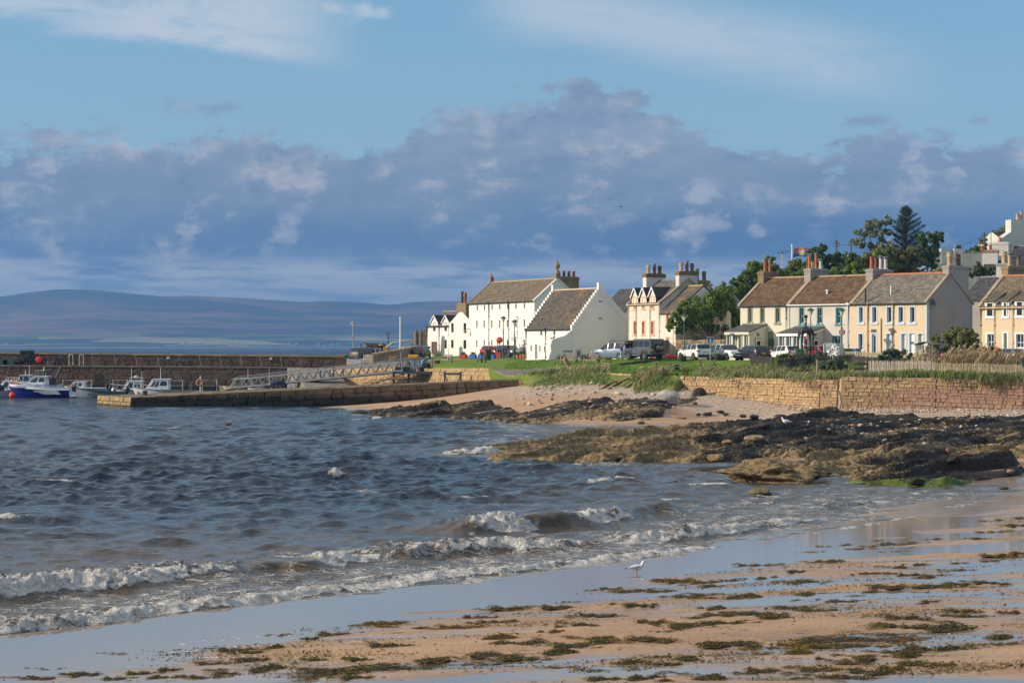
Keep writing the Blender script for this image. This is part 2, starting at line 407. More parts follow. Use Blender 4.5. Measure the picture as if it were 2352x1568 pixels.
def rock_h(X,Y,D,seed,deg,lf):
 """height of tilted strata above the beach; D = distance inside the shelf outline"""
 ang=R(deg);wx=fbm(X*.10,Y*.10,3,seed)*2.4
 c=-math.sin(ang)*X+math.cos(ang)*Y+wx;s_=math.cos(ang)*X+math.sin(ang)*Y
 out=0
 for k,(lam,amp)in enumerate(((5.2,.80),(2.0,.50),(.85,.22))):
  ph=c/lam+fbm(s_*.09/lam*3,c*.05,2,seed+40+k)*.8
  t=ph-np.floor(ph)
  saw=np.where(t<.13,t/.13,1-(t-.13)/.87)
  cell=_hash(np.floor(ph),np.floor(s_/(lam*4.2)+_hash(np.floor(ph),ph*0,seed+9)*5),seed+k)
  out=out+amp*(saw*(.45+.75*cell)-.32)
 out=out+fbm(X*.55,Y*.55,5,seed+5,.6)*.20+fbm(X*2.4,Y*2.4,3,seed+6,.6)*.12
 lobe=fbm(X*.16,Y*.16,3,seed+7)
 m=sst(D+lobe*lf,-.2,1.1)
 return(out*.95+.16)*m-(1-m)*1.0,m
# ---- beach
dB=np.exp(np.linspace(math.log(21),math.log(205),430));pB=np.linspace(-300,2750,620)
X,Y=polar(pB,dB)
Zb=beach(X,Y)
near=sst(Zb,.12,.45)*sst(Y,90,74)
Zs=Zb+sand_relief(X,Y)*near+fbm(X*.4,Y*.4,4,77)*.05*(1-near)*sst(Zb,-.1,.3)
sand_d=(Zb-.1)
def sand_mat(t,b):
 p=t.pos();x,y,z=t.sep(p)
 wet=t.attr('wet');sh=t.attr('shingle')
 n1=t.noise(t.scale(p,(0.35,1.0,1.0)),0.9,5,0.6);n2=t.noise(p,14.0,3,0.6)
 dry=t.mix(t.sstep(n1,.3,.7),(.43,.265,.155),(.50,.325,.195))
 wetc=t.mix(t.sstep(n1,.3,.7),(.29,.185,.115),(.35,.235,.15))
 c=t.mix(wet,dry,wetc)
 weed=t.sstep(t.noise(t.scale(p,(0.5,1.6,1.0)),2.2,6,.72),.60,.68)
 c=t.mix(weed*.75,c,(.035,.026,.014))
 peb=t.mix(t.sep(t.voro(p,7.5,out='Color'))[0],(.26,.19,.135),(.60,.47,.36))
 c=t.mix(sh,c,peb)
 t.put(b.inputs['Base Color'],c)
 gl=t.sstep(wet+(n1-.5)*.9,.55,1.0)
 t.put(b.inputs['Roughness'],t.lin(gl,0,1,.85,.10))
 t.put(b.inputs['Specular IOR Level'],t.lin(gl,0,1,.25,.55))
 h=n2*t.lin(gl,0,1,1.0,.08)+t.noise(t.scale(p,(1.0,2.2,1.0)),3.5,5,.6)*t.lin(gl,0,1,1.3,.25)
 t.put(b.inputs['Normal'],t.bump(h,.55,.05))
wet=1-sst(Zb,.16,.38)*1.0
run=sst(POOLBASE(X,Y)+.05-Zs,-.10,.03)
wet=np.maximum(wet,run*.9*(Y<85));wet=np.where(Y>95,np.maximum(.12,1-sst(Zb,.03,.30)),wet)
wx,wy=X,Y
wall_front=[gw(*q)for q in[(1300,872,2.4),(1587,892,2.18),(1680,909,1.68),(1780,925,1.27),(1895,941,.98),(2040,948,.86),(2352,942,1.07),(2750,941,1.2)]]
sdw,_,_=line_dist(X,Y,wall_front)
shn=fbm(X*.3,Y*.3,4,55)
shing=sst(Zb+shn*.5,1.35,1.75)*(X>-2.0)*(Y>140)
shing=np.maximum(shing,sst(np.abs(sdw)+shn*6,9.0,5.5)*(Y>135)*(X>8))
shing=np.maximum(shing,.9*sst(fbm(X*.12+8,Y*.12,3,57),.12,.3)*(Y>95)*(X>14)*sst(Zb,.3,.6))
V=np.stack([X,Y,Zs],-1).reshape(-1,3)
link('beach',mesh_np('beach',V,grid_faces(*X.shape),mat('wet_sand',None,fn=sand_mat),True,{'wet':np.clip(wet,0,1).ravel(),'shingle':shing.ravel()}),kind='structure',label='tan sand beach with wet runnels and a shingle bank below the stone sea wall')
def beach_z(x,y):
 x,y=np.array([float(x)]),np.array([float(y)]);b=beach(x,y);nr=sst(b,.12,.45)*sst(y,90,74)
 return float((b+sand_relief(x,y)*nr)[0])
# ---- pools left in the runnels
pp=np.linspace(-300,2750,150);dp=np.exp(np.linspace(math.log(21),math.log(80),110));Xp,Yp=polar(pp,dp)
Zp=POOLBASE(Xp,Yp)+.026
def pool_mat(t,b):
 t.put(b.inputs['Base Color'],(.26,.20,.15));b.inputs['Roughness'].default_value=.03;b.inputs['IOR'].default_value=1.6
 p=t.pos();t.put(b.inputs['Normal'],t.bump(t.noise(t.scale(p,(1,2.5,1)),5.0,4,.55),.10,.01,t.comb(0.0,0.0,1.0)))
link('tide_pools',mesh_np('tide_pools',np.stack([Xp,Yp,Zp],-1).reshape(-1,3),grid_faces(*Xp.shape),mat('pool_water',None,fn=pool_mat),True),kind='structure',label='shallow pools of sea water lying in the sand runnels')
# ---- rock shelves
def rock_mat(t,b):
 p=t.pos();x,y,z=t.sep(p)
 tan_,grn,lift=t.attr('tan'),t.attr('green'),t.attr('lift')
 n=t.noise(p,.7,7,.68);cs_=x*-.616+y*.788;st_=t.noise(t.comb(cs_*2.4,(x*.788+y*.616)*.30,z*2.6),1.0,6,.65);n2=t.noise(p,4.5,5,.65);n3=t.noise(p,11.0,4,.7)
 rockc=t.mix(t.sstep(n2,.32,.68),(.17,.115,.055),(.47,.335,.17))
 weed=t.mix(t.sstep(n3,.35,.7),(.010,.007,.0045),(.052,.034,.018))
 nb=t.noise(t.comb(cs_*.75,(x*.788+y*.616)*.10,z*.8),1.0,4,.6);k=t.sstep(n*.35+nb*.75+(n3-.5)*.3+(n2-.5)*.3+(tan_-.5)*.62,.49,.56)
 c=t.mix(k,weed,rockc)
 g=t.sstep(n2+(grn-.5)*1.0,.52,.66)*t.sstep(grn,.15,.5)
 c=t.mix(g*.85,c,t.mix(n3,(.06,.11,.008),(.22,.30,.02)))
 t.put(b.inputs['Base Color'],c)
 t.put(b.inputs['Roughness'],t.lin(k,0,1,.55,.85));b.inputs['Specular IOR Level'].default_value=.3
 c=t.mix(t.sstep(st_,.46,.36)*.6,c,(.020,.014,.008));t.put(b.inputs['Base Color'],c)
 t.put(b.inputs['Normal'],t.bump(n3*.6+n2*.7+st_*1.8+t.noise(p,26,3,.7)*.3,1.0,.22))
MROCK=mat('shore_rock',None,fn=rock_mat)
rock_regions={'far':(780,1680,140,192,1,(-99,0)),'mid':(1010,2600,89,162,2,(0,0)),'near':(1560,2500,72,98,3,(0,0))}
def shelf_surface(key,X,Y):
 sd=rock_regions[key][4]
 D=poly_dist(X,Y,SHELF[key]);h,m=rock_h(X,Y,D,100*sd,{'far':29,'mid':41,'near':27}[key],1.4 if key=='far' else 3.4)
 pq=CX+X/Y*F;k=.62 if key=='far' else .74 if key=='near' else(.86-.24*sst(pq,1750,2050))*sst(pq,900,1420)
 return np.maximum(beach(X,Y),-.06)*{'far':1.0,'mid':.9,'near':.9}[key]+.05+h*k-.25*(1-m),m,D
for key,(x0,x1,d0,d1,sd,_)in rock_regions.items():
 dd=np.exp(np.linspace(math.log(d0),math.log(d1),{'far':190,'mid':420,'near':150}[key]));px=np.linspace(x0,x1,{'far':560,'mid':760,'near':520}[key]);X,Y=polar(px,dd)
 Zr,m,D=shelf_surface(key,X,Y)
 Fq=grid_faces(*X.shape);ok=(m>.04).ravel();Fq=Fq[ok[Fq].any(1)]
 used=np.unique(Fq);remap=np.full(X.size,-1);remap[used]=np.arange(len(used))
 pxg=CX+X/Y*F
 pyg=HY+(H-.4)/Y*F
 if key=='mid':tan_=sst(pxg,1800,1400)*.34+.26*sst(pyg,1025,1055)+.34
 elif key=='near':tan_=.62-.35*sst(pxg,1900,2200)
 else:tan_=.34+.12*sst(pyg,935,962)
 grn=np.zeros_like(X)
 if key=='near':grn=sst(pxg,1850,2000)*sst(pyg,1072,1096)*sst(Zr,.7,.2)
 if key=='mid':grn=.42*sst(pxg,1500,1750)*sst(Zr,.7,.3)
 link('rock_shelf',mesh_np('rock_shelf',np.stack([X,Y,Zr],-1).reshape(-1,3)[used],remap[Fq],MROCK,True,{'tan':tan_.ravel()[used],'green':grn.ravel()[used],'lift':Zr.ravel()[used]}),kind='structure',
label={'far':'dark weed-covered rock shelf running out from the shingle below the short pier','mid':'long tilted rock shelf with tan left end and black weed on the right','near':'low rock shelf with bright green weed at the edge of the near water'}[key])
def rock_z(x,y):
 x,y=np.array([float(x)]),np.array([float(y)]);z=float(beach(x,y)[0])
 for k in SHELF:z=max(z,float(shelf_surface(k,x,y)[0][0]))
 return z
# ---- sea
pxs=np.linspace(-260,2520,600)
ys=np.concatenate([np.linspace(1640,1160,420),np.linspace(1159.4,880,640),np.linspace(879.5,830,90),np.linspace(829,799.4,60)])
dS=H*F/(ys-HY);dS=np.concatenate([dS,[11000,14000,20000,40000]])
X,Y=polar(pxs,dS)
row=np.gradient(dS)[:,None];colw=(pxs[1]-pxs[0])/F*Y
Zw=np.zeros_like(X);DX=np.zeros_like(X);DY=np.zeros_like(X)
depth=-beach(np.clip(X,-60,60),np.clip(Y,20,215));depth=np.where(Y>190,3.0,depth);depth=np.where((Y>120)&(X<-15),3.0,depth)
wr=np.random.default_rng(5)
shal=sst(depth,-.1,1.3)
calm=1-.80*((Y>178)&(X<-12))*sst(Y,178,190)*(Y<240)
fade_sw=sst(np.hypot(X*0,Y),30,60)
gust=.75+.5*(fbm(X*.03,Y*.02,3,91)+.5)
for i in range(72):
 lam=.55*(4.2/.55)**(wr.random()**1.05);k=2*math.pi/lam
 th=R(-90)+wr.normal(R(12),R(24))if lam>1.6 else R(-90)+wr.normal(R(8),R(38))
 a=.0092*lam**.66*(.6+.8*wr.random());ph=wr.random()*6.283
 res=sst(lam/np.maximum(row,1e-3),2.2,4.5)
 A=a*res*(.30+.70*shal)*calm*gust
 q=k*(math.cos(th)*X+math.sin(th)*Y)+ph+fbm(X*.08,Y*.08,2,i)*3.0
 Zw+=A*np.cos(q);s=A*np.sin(q)*.9;DX-=math.cos(th)*s;DY-=math.sin(th)*s
foam=np.zeros_like(X);lace=np.zeros_like(X);brown=sst(depth,1.0,.1)
BRK=[
([(-260,1385),(0,1352),(250,1330),(430,1308),(580,1292),(700,1290),(860,1272),(905,1272)],.31,[(0,1),(.60,1),(.68,.06),(.80,.06),(.84,1),(.97,1),(1,0)],1.0),
([(880,1275),(1000,1262),(1130,1252),(1280,1244),(1400,1238)],.26,[(0,.2),(.2,.7),(.45,1),(.7,.8),(.9,.3),(1,0)],.8),
([(1395,1240),(1500,1228),(1640,1218),(1760,1200),(1852,1182)],.22,[(0,.3),(.1,1),(.93,1),(1,.2)],.9),
([(1000,1222),(1100,1211),(1230,1200),(1385,1186),(1470,1168),(1580,1158)],.36,[(0,0),(.08,.4),(.16,1),(.27,1),(.32,.15),(.42,.3),(.46,1),(.63,1),(.66,.0),(1,0)],.35),
([(-260,1470),(0,1440),(200,1417),(400,1390),(560,1372),(700,1350),(870,1335),(1000,1314),(1110,1304),(1350,1284),(1560,1263),(1690,1242)],.20,[(0,.8),(.3,1),(.8,1),(.95,.85),(1,.3)],1.0),
([(1690,1246),(1850,1226),(2000,1205),(2120,1180),(2200,1160),(2290,1138)],.10,[(0,.5),(.4,.9),(.8,.8),(1,.4)],.7),
([(-260,1530),(0,1482),(150,1470),(300,1455),(420,1440)],.10,[(0,.9),(.7,.9),(1,.2)],.8),
([(430,1442),(620,1420),(800,1400),(960,1383),(1040,1360),(1110,1312)],.055,[(0,.5),(.5,.8),(.9,.7),(1,.2)],.6),
([(1150,1352),(1300,1342),(1465,1322),(1600,1300),(1700,1282)],.03,[(0,.8),(1,.6)],.3),
([(-40,1180),(60,1185),(190,1192),(260,1195)],.17,[(0,.2),(.25,.8),(.45,.4),(1,0)],.1),
([(190,1240),(300,1238),(430,1236),(520,1232)],.13,[(0,0),(.3,.15),(1,0)],.1),
([(740,1092),(790,1090),(820,1090)],.13,[(0,.3),(.5,1),(1,.2)],.1),
([(800,1128),(840,1124),(880,1122)],.11,[(0,0),(.6,1),(1,.1)],.1),
([(1000,1140),(1060,1136),(1110,1133),(1200,1140)],.15,[(0,0),(.25,1),(.55,.9),(.7,0),(1,0)],.15),
([(1340,1106),(1390,1099),(1460,1092)],.17,[(0,.2),(.3,1),(.6,.3),(.8,1),(1,.2)],.2),
([(1440,1150),(1510,1145),(1560,1141),(1600,1140)],.14,[(0,0),(.45,.3),(.7,1),(1,.1)],.2),
([(1830,1166),(1900,1158),(1960,1150),(2035,1142)],.16,[(0,.1),(.4,.6),(.6,.2),(.75,1),(1,.6)],.2),
([(985,1040),(1050,1038),(1110,1036),(1150,1030)],.30,[(0,.3),(.3,1),(.9,1),(1,.7)],.4),
([(930,1041),(965,1038)],.12,[(0,.5),(1,.5)],.1),
([(1020,1012),(1180,1016),(1300,1012)],.12,[(0,0),(1,0)],0),
([(700,1010),(860,1014),(1000,1010)],.14,[(0,0),(1,0)],0),
([(1580,1105),(1630,1106),(1680,1104)],.08,[(0,.5),(.6,1),(1,.8)],.5),
([(1260,1068),(1330,1066),(1400,1067)],.06,[(0,.8),(.4,.5),(1,.4)],.5),
([(1370,980),(1410,976),(1450,974)],.10,[(0,.5),(1,.5)],.3),
([(800,962),(850,960),(880,956)],.14,[(0,.6),(.7,1),(1,.8)],.2),
([(690,941),(780,940),(860,942)],.06,[(0,.5),(1,.5)],.3),
]
flat=(Y<260)
for line,hh,fl,lc in BRK:
 L=[gw(x,y,.1)for x,y in line]
 xs_,ys_=[p[0]for p in L],[p[1]for p in L]
 sel=flat&(X>min(xs_)-6)&(X<max(xs_)+6)&(Y>min(ys_)-9)&(Y<max(ys_)+14)
 if not sel.any():continue
 x,y=X[sel],Y[sel]
 jig=fbm(x*.55,y*.3,3,17)*.55+fbm(x*2.2,y*1.4,2,18)*.16
 sd,arc,tot=line_dist(x,y,L);sd=sd-jig*min(1,hh*4)
 t=arc/tot;e_=.12 if len(line)>4 else .42;ends=sst(t,0,e_)*sst(t,1,1-e_)
 hvar=.72+.5*(fbm(arc*.25,arc*0+hh*9,2,19)+.3)
 fr,bk=max(.25,hh*1.5),max(.7,hh*5.5)
 prof=np.where(sd>0,np.exp(-(sd/fr)**2),np.exp(-(np.abs(sd)/bk)**1.6))
 fo=np.interp(t,[q[0]for q in fl],[q[1]for q in fl])
 trough=-.28*np.exp(-((sd-fr*2.6)/(fr*1.3))**2)
 lump=(fbm(x*3.2,y*3.2,3,23)*.62+fbm(x*8,y*8,2,24)*.42)*fo
 band=np.where(sd>0,sst(sd,fr*(1.9+.8*fbm(x*1.7,y*1.7,2,29)),fr*.9),sst(sd,-bk*.36,-bk*.10))
 edgep=sst(t,0,.03)*sst(t,1,.97)
 Zw[sel]+=hh*.86*hvar*ends*(prof*(1+lump*.8)+trough)
 DY[sel]-=hh*.55*ends*prof*(1-fo*.4)
 rag=.5+.9*fbm(x*1.5,y*1.1,3,33)
 foam[sel]=np.maximum(foam[sel],np.clip(fo*edgep*band*(.50+rag*.75+.55*fbm(x*5,y*5,2,37)),0,1))
 brown[sel]=np.maximum(brown[sel],prof*ends*sst(np.full_like(prof,hh),.15,.3))
 back=lc*edgep*np.where(sd>0,sst(sd,1.2,.1),sst(sd,-4.2,-.3))*(.35+.65*fo)
 lace[sel]=np.maximum(lace[sel],back)
lace=np.maximum(lace,sst(depth,.55,.14)*.70*sst(Y,95,70))
for key in SHELF:
 D=poly_dist(X,Y,SHELF[key]);ww=sst(np.abs(D+.6+fbm(X*.5,Y*.5,2,63)),1.5,.2)*sst(fbm(X*.22,Y*.22,2,61),.0,.35)
 lace=np.maximum(lace,np.where((Y>76)&(Y<200),ww*.75,0))
caps=sst(fbm(X*.16,Y*.34,4,71),.52,.64)*(Y>60)*(Y<2500)*sst(Zw,.02,.12)*shal
foam=np.maximum(foam,caps*.75*(Y<170))
Zw=np.where(Y>5000,0,Zw)
V=np.stack([X+DX,Y+DY,Zw],-1).reshape(-1,3)
def sea_mat(t,b):
 p=t.pos();x,y,z=t.sep(p)
 fo,la,br,far=t.attr('foam'),t.attr('lace'),t.attr('brown'),t.attr('far')
 deep=t.mix(br,(.009,.023,.042),(.085,.058,.032))
 nf=t.noise(p,5.5,5,.68);vo=t.voro(t.vadd(t.scale(p,(.55,1.7,1)),t.scale(t.noise(p,1.6,3,.6,col=True),(.9,.9,0))),2.6,feature='DISTANCE_TO_EDGE')
 lacem=t.sstep(vo+(nf-.5)*.16,.17,.02)*t.sstep(la+(t.noise(p,.75,4,.6)-.5)*1.5,.42,.85)
 fm=t.sstep(fo+(nf-.5)*.75,.30,.62)
 k=t.m('MAXIMUM',fm,lacem*.85)
 c=t.mix(k,deep,t.mix(t.sstep(nf,.30,.66),(.50,.45,.38),(.88,.87,.85)))
 t.put(b.inputs['Base Color'],c)
 t.put(b.inputs['Roughness'],t.mix(k,t.mix(far,(.07,)*3,(.22,)*3),(.75,)*3))
 t.put(b.inputs['IOR'],1.33);t.put(b.inputs['Specular IOR Level'],t.lin(far,0,1,.5,.05))
 t.put(b.inputs['Subsurface Weight'],0.0)
 rip=t.noise(t.scale(p,(1,1.5,1)),1.5,6,.60)+t.noise(t.scale(p,(1.0,2.0,1)),.42,4,.5)*1.2
 hb=rip*t.lin(far,0,1,.62,5.0)*t.lin(br,0,1,1,.5)+(nf+t.noise(p,17.0,3,.65)*.5)*k*1.5
 t.put(b.inputs['Normal'],t.bump(hb,.85,.28))
far=sst(np.log(Y),math.log(110),math.log(700))
link('sea',mesh_np('sea',V,grid_faces(*X.shape),mat('sea_water',None,fn=sea_mat),True,{'foam':foam.ravel(),'lace':np.clip(lace,0,1).ravel(),'brown':np.clip(brown,0,1).ravel(),'far':far.ravel()}),kind='structure',label='choppy blue bay with small breakers rolling onto the sand')
# ---- hills across the firth
ridge=PX([(-1500,700),(-300,688),(0,681),(60,672),(130,664),(200,664),(290,672),(370,680),(440,679),(560,684),(640,690),(700,693),(760,691),(830,694),(880,699),(915,698),(950,693),(1000,691),(1060,693),(1200,700),(1500,716),(1800,725),(2600,735)])
HD0,HD1=7000.,9600.
px=np.linspace(-1400,2600,560);v=np.linspace(0,1.5,120);Vv,Pxg=np.meshgrid(v,px,indexing='ij')
Dh=HD0+(HD1-HD0)*Vv;X=(Pxg-CX)/F*Dh;Y=Dh
top_=(HY-np.interp(Pxg,ridge[:,0],ridge[:,1]))/F*HD1+H
sh=np.where(Vv<1,(.035*sst(Vv,0,.03)+.10*sst(Vv,.03,.30)+.865*np.clip((Vv-.16)/.84,0,1)**1.15),1-.6*(Vv-1)**2)
rel_=fbm(X*.0011,Y*.0013,5,201,.5)*sst(Vv,.1,.4)*sst(Vv,1.0,.8)
Zh=top_*(sh+rel_*.13)-6*(Vv<.001)
def hill_mat(t,b):
 p=t.pos();x,y,z=t.sep(p)
 n=t.noise(t.scale(p,(.0011,.0022,.004)),1,7,.62);n2=t.noise(t.scale(p,(.004,.006,.01)),1,6,.62)
 heath=t.mix(t.sstep(n,.42,.60),(.035,.028,.022),(.24,.135,.085))
 heath=t.mix(t.sstep(n2,.42,.60)*.55,heath,(.030,.040,.022))
 fv=t.voro(t.scale(p,(.0034,.0085,.0)),1.0,out='Color');r,g,bb=t.sep(fv)
 field=t.mix(t.sstep(r,.30,.55),(.10,.14,.035),(.33,.29,.11))
 field=t.mix(t.sstep(g,.42,.52),field,(.022,.034,.016))
 low=t.sstep(z+(n2-.5)*60,66,26)
 c=t.mix(low,heath,field)
 c=t.mix(t.sstep(z,8,4),c,(.16,.14,.10))
 t.put(b.inputs['Base Color'],c);b.inputs['Roughness'].default_value=.95;b.inputs['Specular IOR Level'].default_value=.1
link('hills',mesh_np('hills',np.stack([X,Y,Zh],-1).reshape(-1,3),grid_faces(*X.shape),mat('moorland',None,fn=hill_mat),True),kind='structure',label='long moorland hills across the firth fading into blue haze')
fr=np.random.default_rng(3);hb=MB()
def hill_z(pxq,d):
 v_=(d-HD0)/(HD1-HD0);i=int(np.argmin(abs(px-pxq)));j=min(len(v)-2,max(0,int(v_/v[1])));return float(Zh[j,i]+(Zh[j+1,i]-Zh[j,i])*(v_/v[1]-j))
for _ in range(90):
 q=fr.choice([fr.uniform(-50,60),fr.uniform(380,480),fr.uniform(500,780),fr.uniform(600,980)]);d=HD0+fr.choice([60,70,110,300])+fr.uniform(0,60)
 w=fr.uniform(6,13);h_=fr.uniform(2.5,4.5);c=((q-CX)/F*d,d,hill_z(q,d))
 hb.box((c[0],c[1],c[2]+h_/2),(w,7,h_),0,0);hb.prism([(c[0]-w/2,c[2]+h_),(c[0]+w/2,c[2]+h_),(c[0],c[2]+h_+3.5)],c[1]-3.5,c[1]+3.5,'Y',1)
hb.part('far_village',[mat('far_white',(.62,.60,.57),var=0),mat('far_slate',(.06,.06,.07),var=0)],kind='stuff',label='tiny white houses scattered along the far shore of the firth')
# ---- village green and the land behind it
land_pts=[]
for pxq,d,z in[(700,232,3.1),(700,300,3.2),(775,240,3.3),(840,300,3.6),(840,260,3.55),(968,270,4.07),(1075,270,4.18),(1000,235,3.7),(900,226,3.2),(1100,206,3.45),(1124,197,3.4),(1180,193,2.9),(1200,203,3.4),(1100,245,4.0),(1200,238,4.12),(1200,218,3.85),(1300,220,4.2),(1300,197,3.75),(1240,186,3.0),(1400,202,4.25),(1373,178,3.3),(1470,196,4.36),(1460,182,3.6),(1460,172,3.25),(1536,165,3.2),(1600,202,4.2),(1600,180,3.55),(1700,157,3.15),(1750,192,4.2),(1750,172,3.55),(1887,148.4,3.13),(1900,165,3.45),(2000,195,4.25),(2050,160,3.45),(2050,147,3.3),(2150,145.5,3.3),(2352,143,3.1),(2352,165,3.6),(2352,186,4.2),(2150,203,4.3),(2150,180,3.95),(2600,141,3.1),(2600,180,4.2),
(1650,240,4.4),(1800,232,4.5),(2000,216,4.4),(2150,212,4.4),(1800,250,6.0),(1900,262,9.0),(2000,300,13),(2200,250,8.5),(2200,290,12),(2352,260,10.5),(2352,215,5.0),(2600,240,10),(2000,420,14),(2352,420,18),(2700,420,20),(1700,300,8),(1600,320,5.2),(1500,330,4.4),(1300,330,4.2),(1100,350,4.1),(950,380,3.7),(800,400,3.2),(1400,420,5),(1700,420,9)]:
 land_pts.append(((pxq-CX)/F*d,d,z))
LAND=RBF(land_pts)
def land_z(x,y):return float(LAND(np.array([float(x)]),np.array([float(y)]))[0])
WALLTOP=[(1290,186,3.05),(1373,178,3.3),(1536,165,3.2),(1700,157,3.15),(1800,152.5,3.14),(1887,148.4,3.13),(1925,147.6,3.13),(1932,147.4,3.37),(2050,146.4,3.34),(2150,145.4,3.30),(2352,143.4,3.1),(2750,140.8,3.1)]
fxy=[(770,232),(960,224.5),(1000,219.5),(1124,197),(1185,190.5),(1225,188)]+[(a,b_+.35)for a,b_,_ in WALLTOP[0:]]
fx,fd=[a for a,_ in fxy],[b_ for _,b_ in fxy]
px=np.concatenate([np.linspace(770,800,10),np.linspace(802,2740,480)]);u=np.linspace(0,1,150)**1.5
Px2,U=np.meshgrid(px,u);d0=np.interp(Px2,fx,fd);d1=np.interp(Px2,[770,1150,1300,2700],[430,430,600,700])
Y=d0+(d1-d0)*U;X=(Px2-CX)/F*Y
Zl=LAND(X,Y);Zl=np.where(Y>425,Zl*0+LAND(X/Y*425,Y*0+425),Zl)
Zl=Zl+fbm(X*.25,Y*.25,3,301)*.05+fbm(X*1.1,Y*.6,2,303)*.018
edge_l=sst(Px2,800,772)*(Y>236);Zl=Zl-edge_l*5.0
Zl=np.where(U>.985,-2,Zl)
rough_att=sst(Y-d0,9,2)*sst(Px2,1560,1700)
track=sst(np.abs(Y-np.interp(Px2,[770,900,1000,1075,1200,1300,1400,1480,1600,1750,2000,2700],[262,258,256,252,232,214,208,204,201,197,199,188])),3.6,3.0)
apron=sst(Px2,1010,970)*sst(Y,222,228)
apron=np.maximum(apron,sst(np.hypot((X-.6)/1.6,(Y-193.5)/1.0),3.6,2.9))
def lawn_mat(t,b):
 p=t.pos()
 tr,rg=t.attr('paved'),t.attr('rough')
 n=t.noise(p,.35,5,.6);n2=t.noise(t.scale(p,(1,.7,1)),3.2,6,.72)
 g=t.mix(t.sstep(n2,.30,.70),(.085,.165,.014),(.185,.290,.028))
 g=t.mix(t.sstep(n,.42,.70)*.5,g,(.24,.28,.045))
 g=t.mix(rg*t.sstep(n,.3,.6),g,(.16,.13,.055))
 pv=t.mix(t.sstep(t.noise(p,1.1,6,.65),.35,.65),(.20,.17,.145),(.30,.26,.22))
 c=t.mix(t.sstep(tr+(n2-.5)*.5,.4,.6),g,pv)
 t.put(b.inputs['Base Color'],c);b.inputs['Roughness'].default_value=.9;b.inputs['Specular IOR Level'].default_value=.2
 t.put(b.inputs['Normal'],t.bump(n2+t.noise(p,12,3,.7),.8,.12))
Xf,Yf=X[0],Y[0];drop=sst(Px2[0],1205,1232)*sst(Px2[0],1575,1545)
Yn=Yf-5.5*drop;Xn=(Px2[0]-CX)/F*Yn;Zn=np.where(drop>.02,beach(Xn,Yn)-.12,Zl[0]-2.6)
ts=np.linspace(0,1,9)[:-1,None];X=np.vstack([Xn+(Xf-Xn)*ts,X]);Y=np.vstack([Yn+(Yf-Yn)*ts,Y]);Zl=np.vstack([Zn+(Zl[0]-Zn)*(ts**.8),Zl]);zz0=np.zeros((8,len(Xf)))
track,apron,rough_att=np.vstack([zz0,track]),np.vstack([zz0,apron]),np.vstack([zz0+.6,rough_att])
link('village_green',mesh_np('village_green',np.stack([X,Y,Zl],-1).reshape(-1,3),grid_faces(*X.shape),mat('lawn',None,fn=lawn_mat),True,{'paved':np.maximum(track,apron).ravel(),'rough':rough_att.ravel()}),kind='structure',label='mown village green sloping from the houses down to the sea wall')
# ---- haze: even air in one closed box round everything
hz=MB();hz.b2(-9000,9000,-200,11600,-12,330)
hm=bpy.data.materials.new('sea_haze');hm.use_nodes=True;ht=NT(hm.node_tree)
pv=ht.n('ShaderNodeVolumePrincipled');pv.inputs['Color'].default_value=(.19,.41,.80,1);pv.inputs['Density'].default_value=1.25e-4;pv.inputs['Anisotropy'].default_value=0.0
ho=ht.n('ShaderNodeOutputMaterial');ht.t.links.new(pv.outputs[0],ho.inputs[1])
hz.part('haze',hm,kind='stuff',label='pale blue sea haze over the firth')
# ================================================================== BUILDINGS
def harl(name,c,stain=.12):
 def fn(t,b):
  p=t.obj();x,y,z=t.sep(p)
  n=t.noise(p,.55,6,.62);n2=t.noise(t.scale(p,(1.6,1.6,.35)),1.3,5,.6)
  col=t.mix(t.sstep(n,.35,.7),c,tuple(v*(1-stain)for v in c))
  col=t.mix(t.sstep(n2,.58,.78)*.35,col,tuple(v*.62 for v in c))
  t.put(b.inputs['Base Color'],col);b.inputs['Roughness'].default_value=.92;b.inputs['Specular IOR Level'].default_value=.2
  t.put(b.inputs['Normal'],t.bump(t.noise(p,9.0,5,.7),.5,.05))
 return mat(name,None,fn=fn)
def slate_mat(name,c1,c2,moss,amt):
 def fn(t,b):
  p=t.obj();r=t.attr('rnd')
  n=t.noise(p,.5,6,.65);n2=t.noise(p,3.0,5,.7)
  col=t.mix(r,c1,c2);col=t.mix(t.sstep(n2*.5+n*.5,.62-amt*.25,.80-amt*.25),col,moss)
  t.put(b.inputs['Base Color'],col);b.inputs['Roughness'].default_value=.8;b.inputs['Specular IOR Level'].default_value=.3
  t.put(b.inputs['Normal'],t.bump(n2,.5,.04))
 return mat(name,None,fn=fn)
M_WHITE=harl('white_harl',(.80,.775,.73),.06);M_PEACH=harl('pale_pink_harl',(.74,.655,.56));M_CREAM=harl('cream_render',(.72,.66,.53),.05)
M_GREYW=harl('off_white_render',(.64,.59,.50));M_SAND=harl('peach_render',(.72,.56,.38),.06);M_OLDW=harl('weathered_white',(.60,.57,.53));M_GREYH=harl('grey_harl',(.36,.32,.29))
M_STONE=harl('sandstone',(.30,.215,.13),.3);M_COPE=harl('lichened_cope',(.20,.15,.07),.35);M_SKEW=harl('skew_stone',(.42,.34,.23),.3)
M_SLATE=slate_mat('grey_slate',(.085,.080,.078),(.165,.150,.135),(.26,.19,.09),.25)
M_SLATEB=slate_mat('brown_slate',(.105,.082,.058),(.20,.160,.110),(.26,.19,.095),.45)
M_SLATEO=slate_mat('orange_lichen_slate',(.070,.064,.058),(.130,.115,.10),(.30,.155,.045),.50)
M_SLATED=slate_mat('dark_slate',(.045,.046,.050),(.085,.085,.09),(.15,.12,.08),.1)
M_TILE=slate_mat('brown_tile',(.085,.050,.028),(.170,.105,.058),(.22,.10,.035),.30)
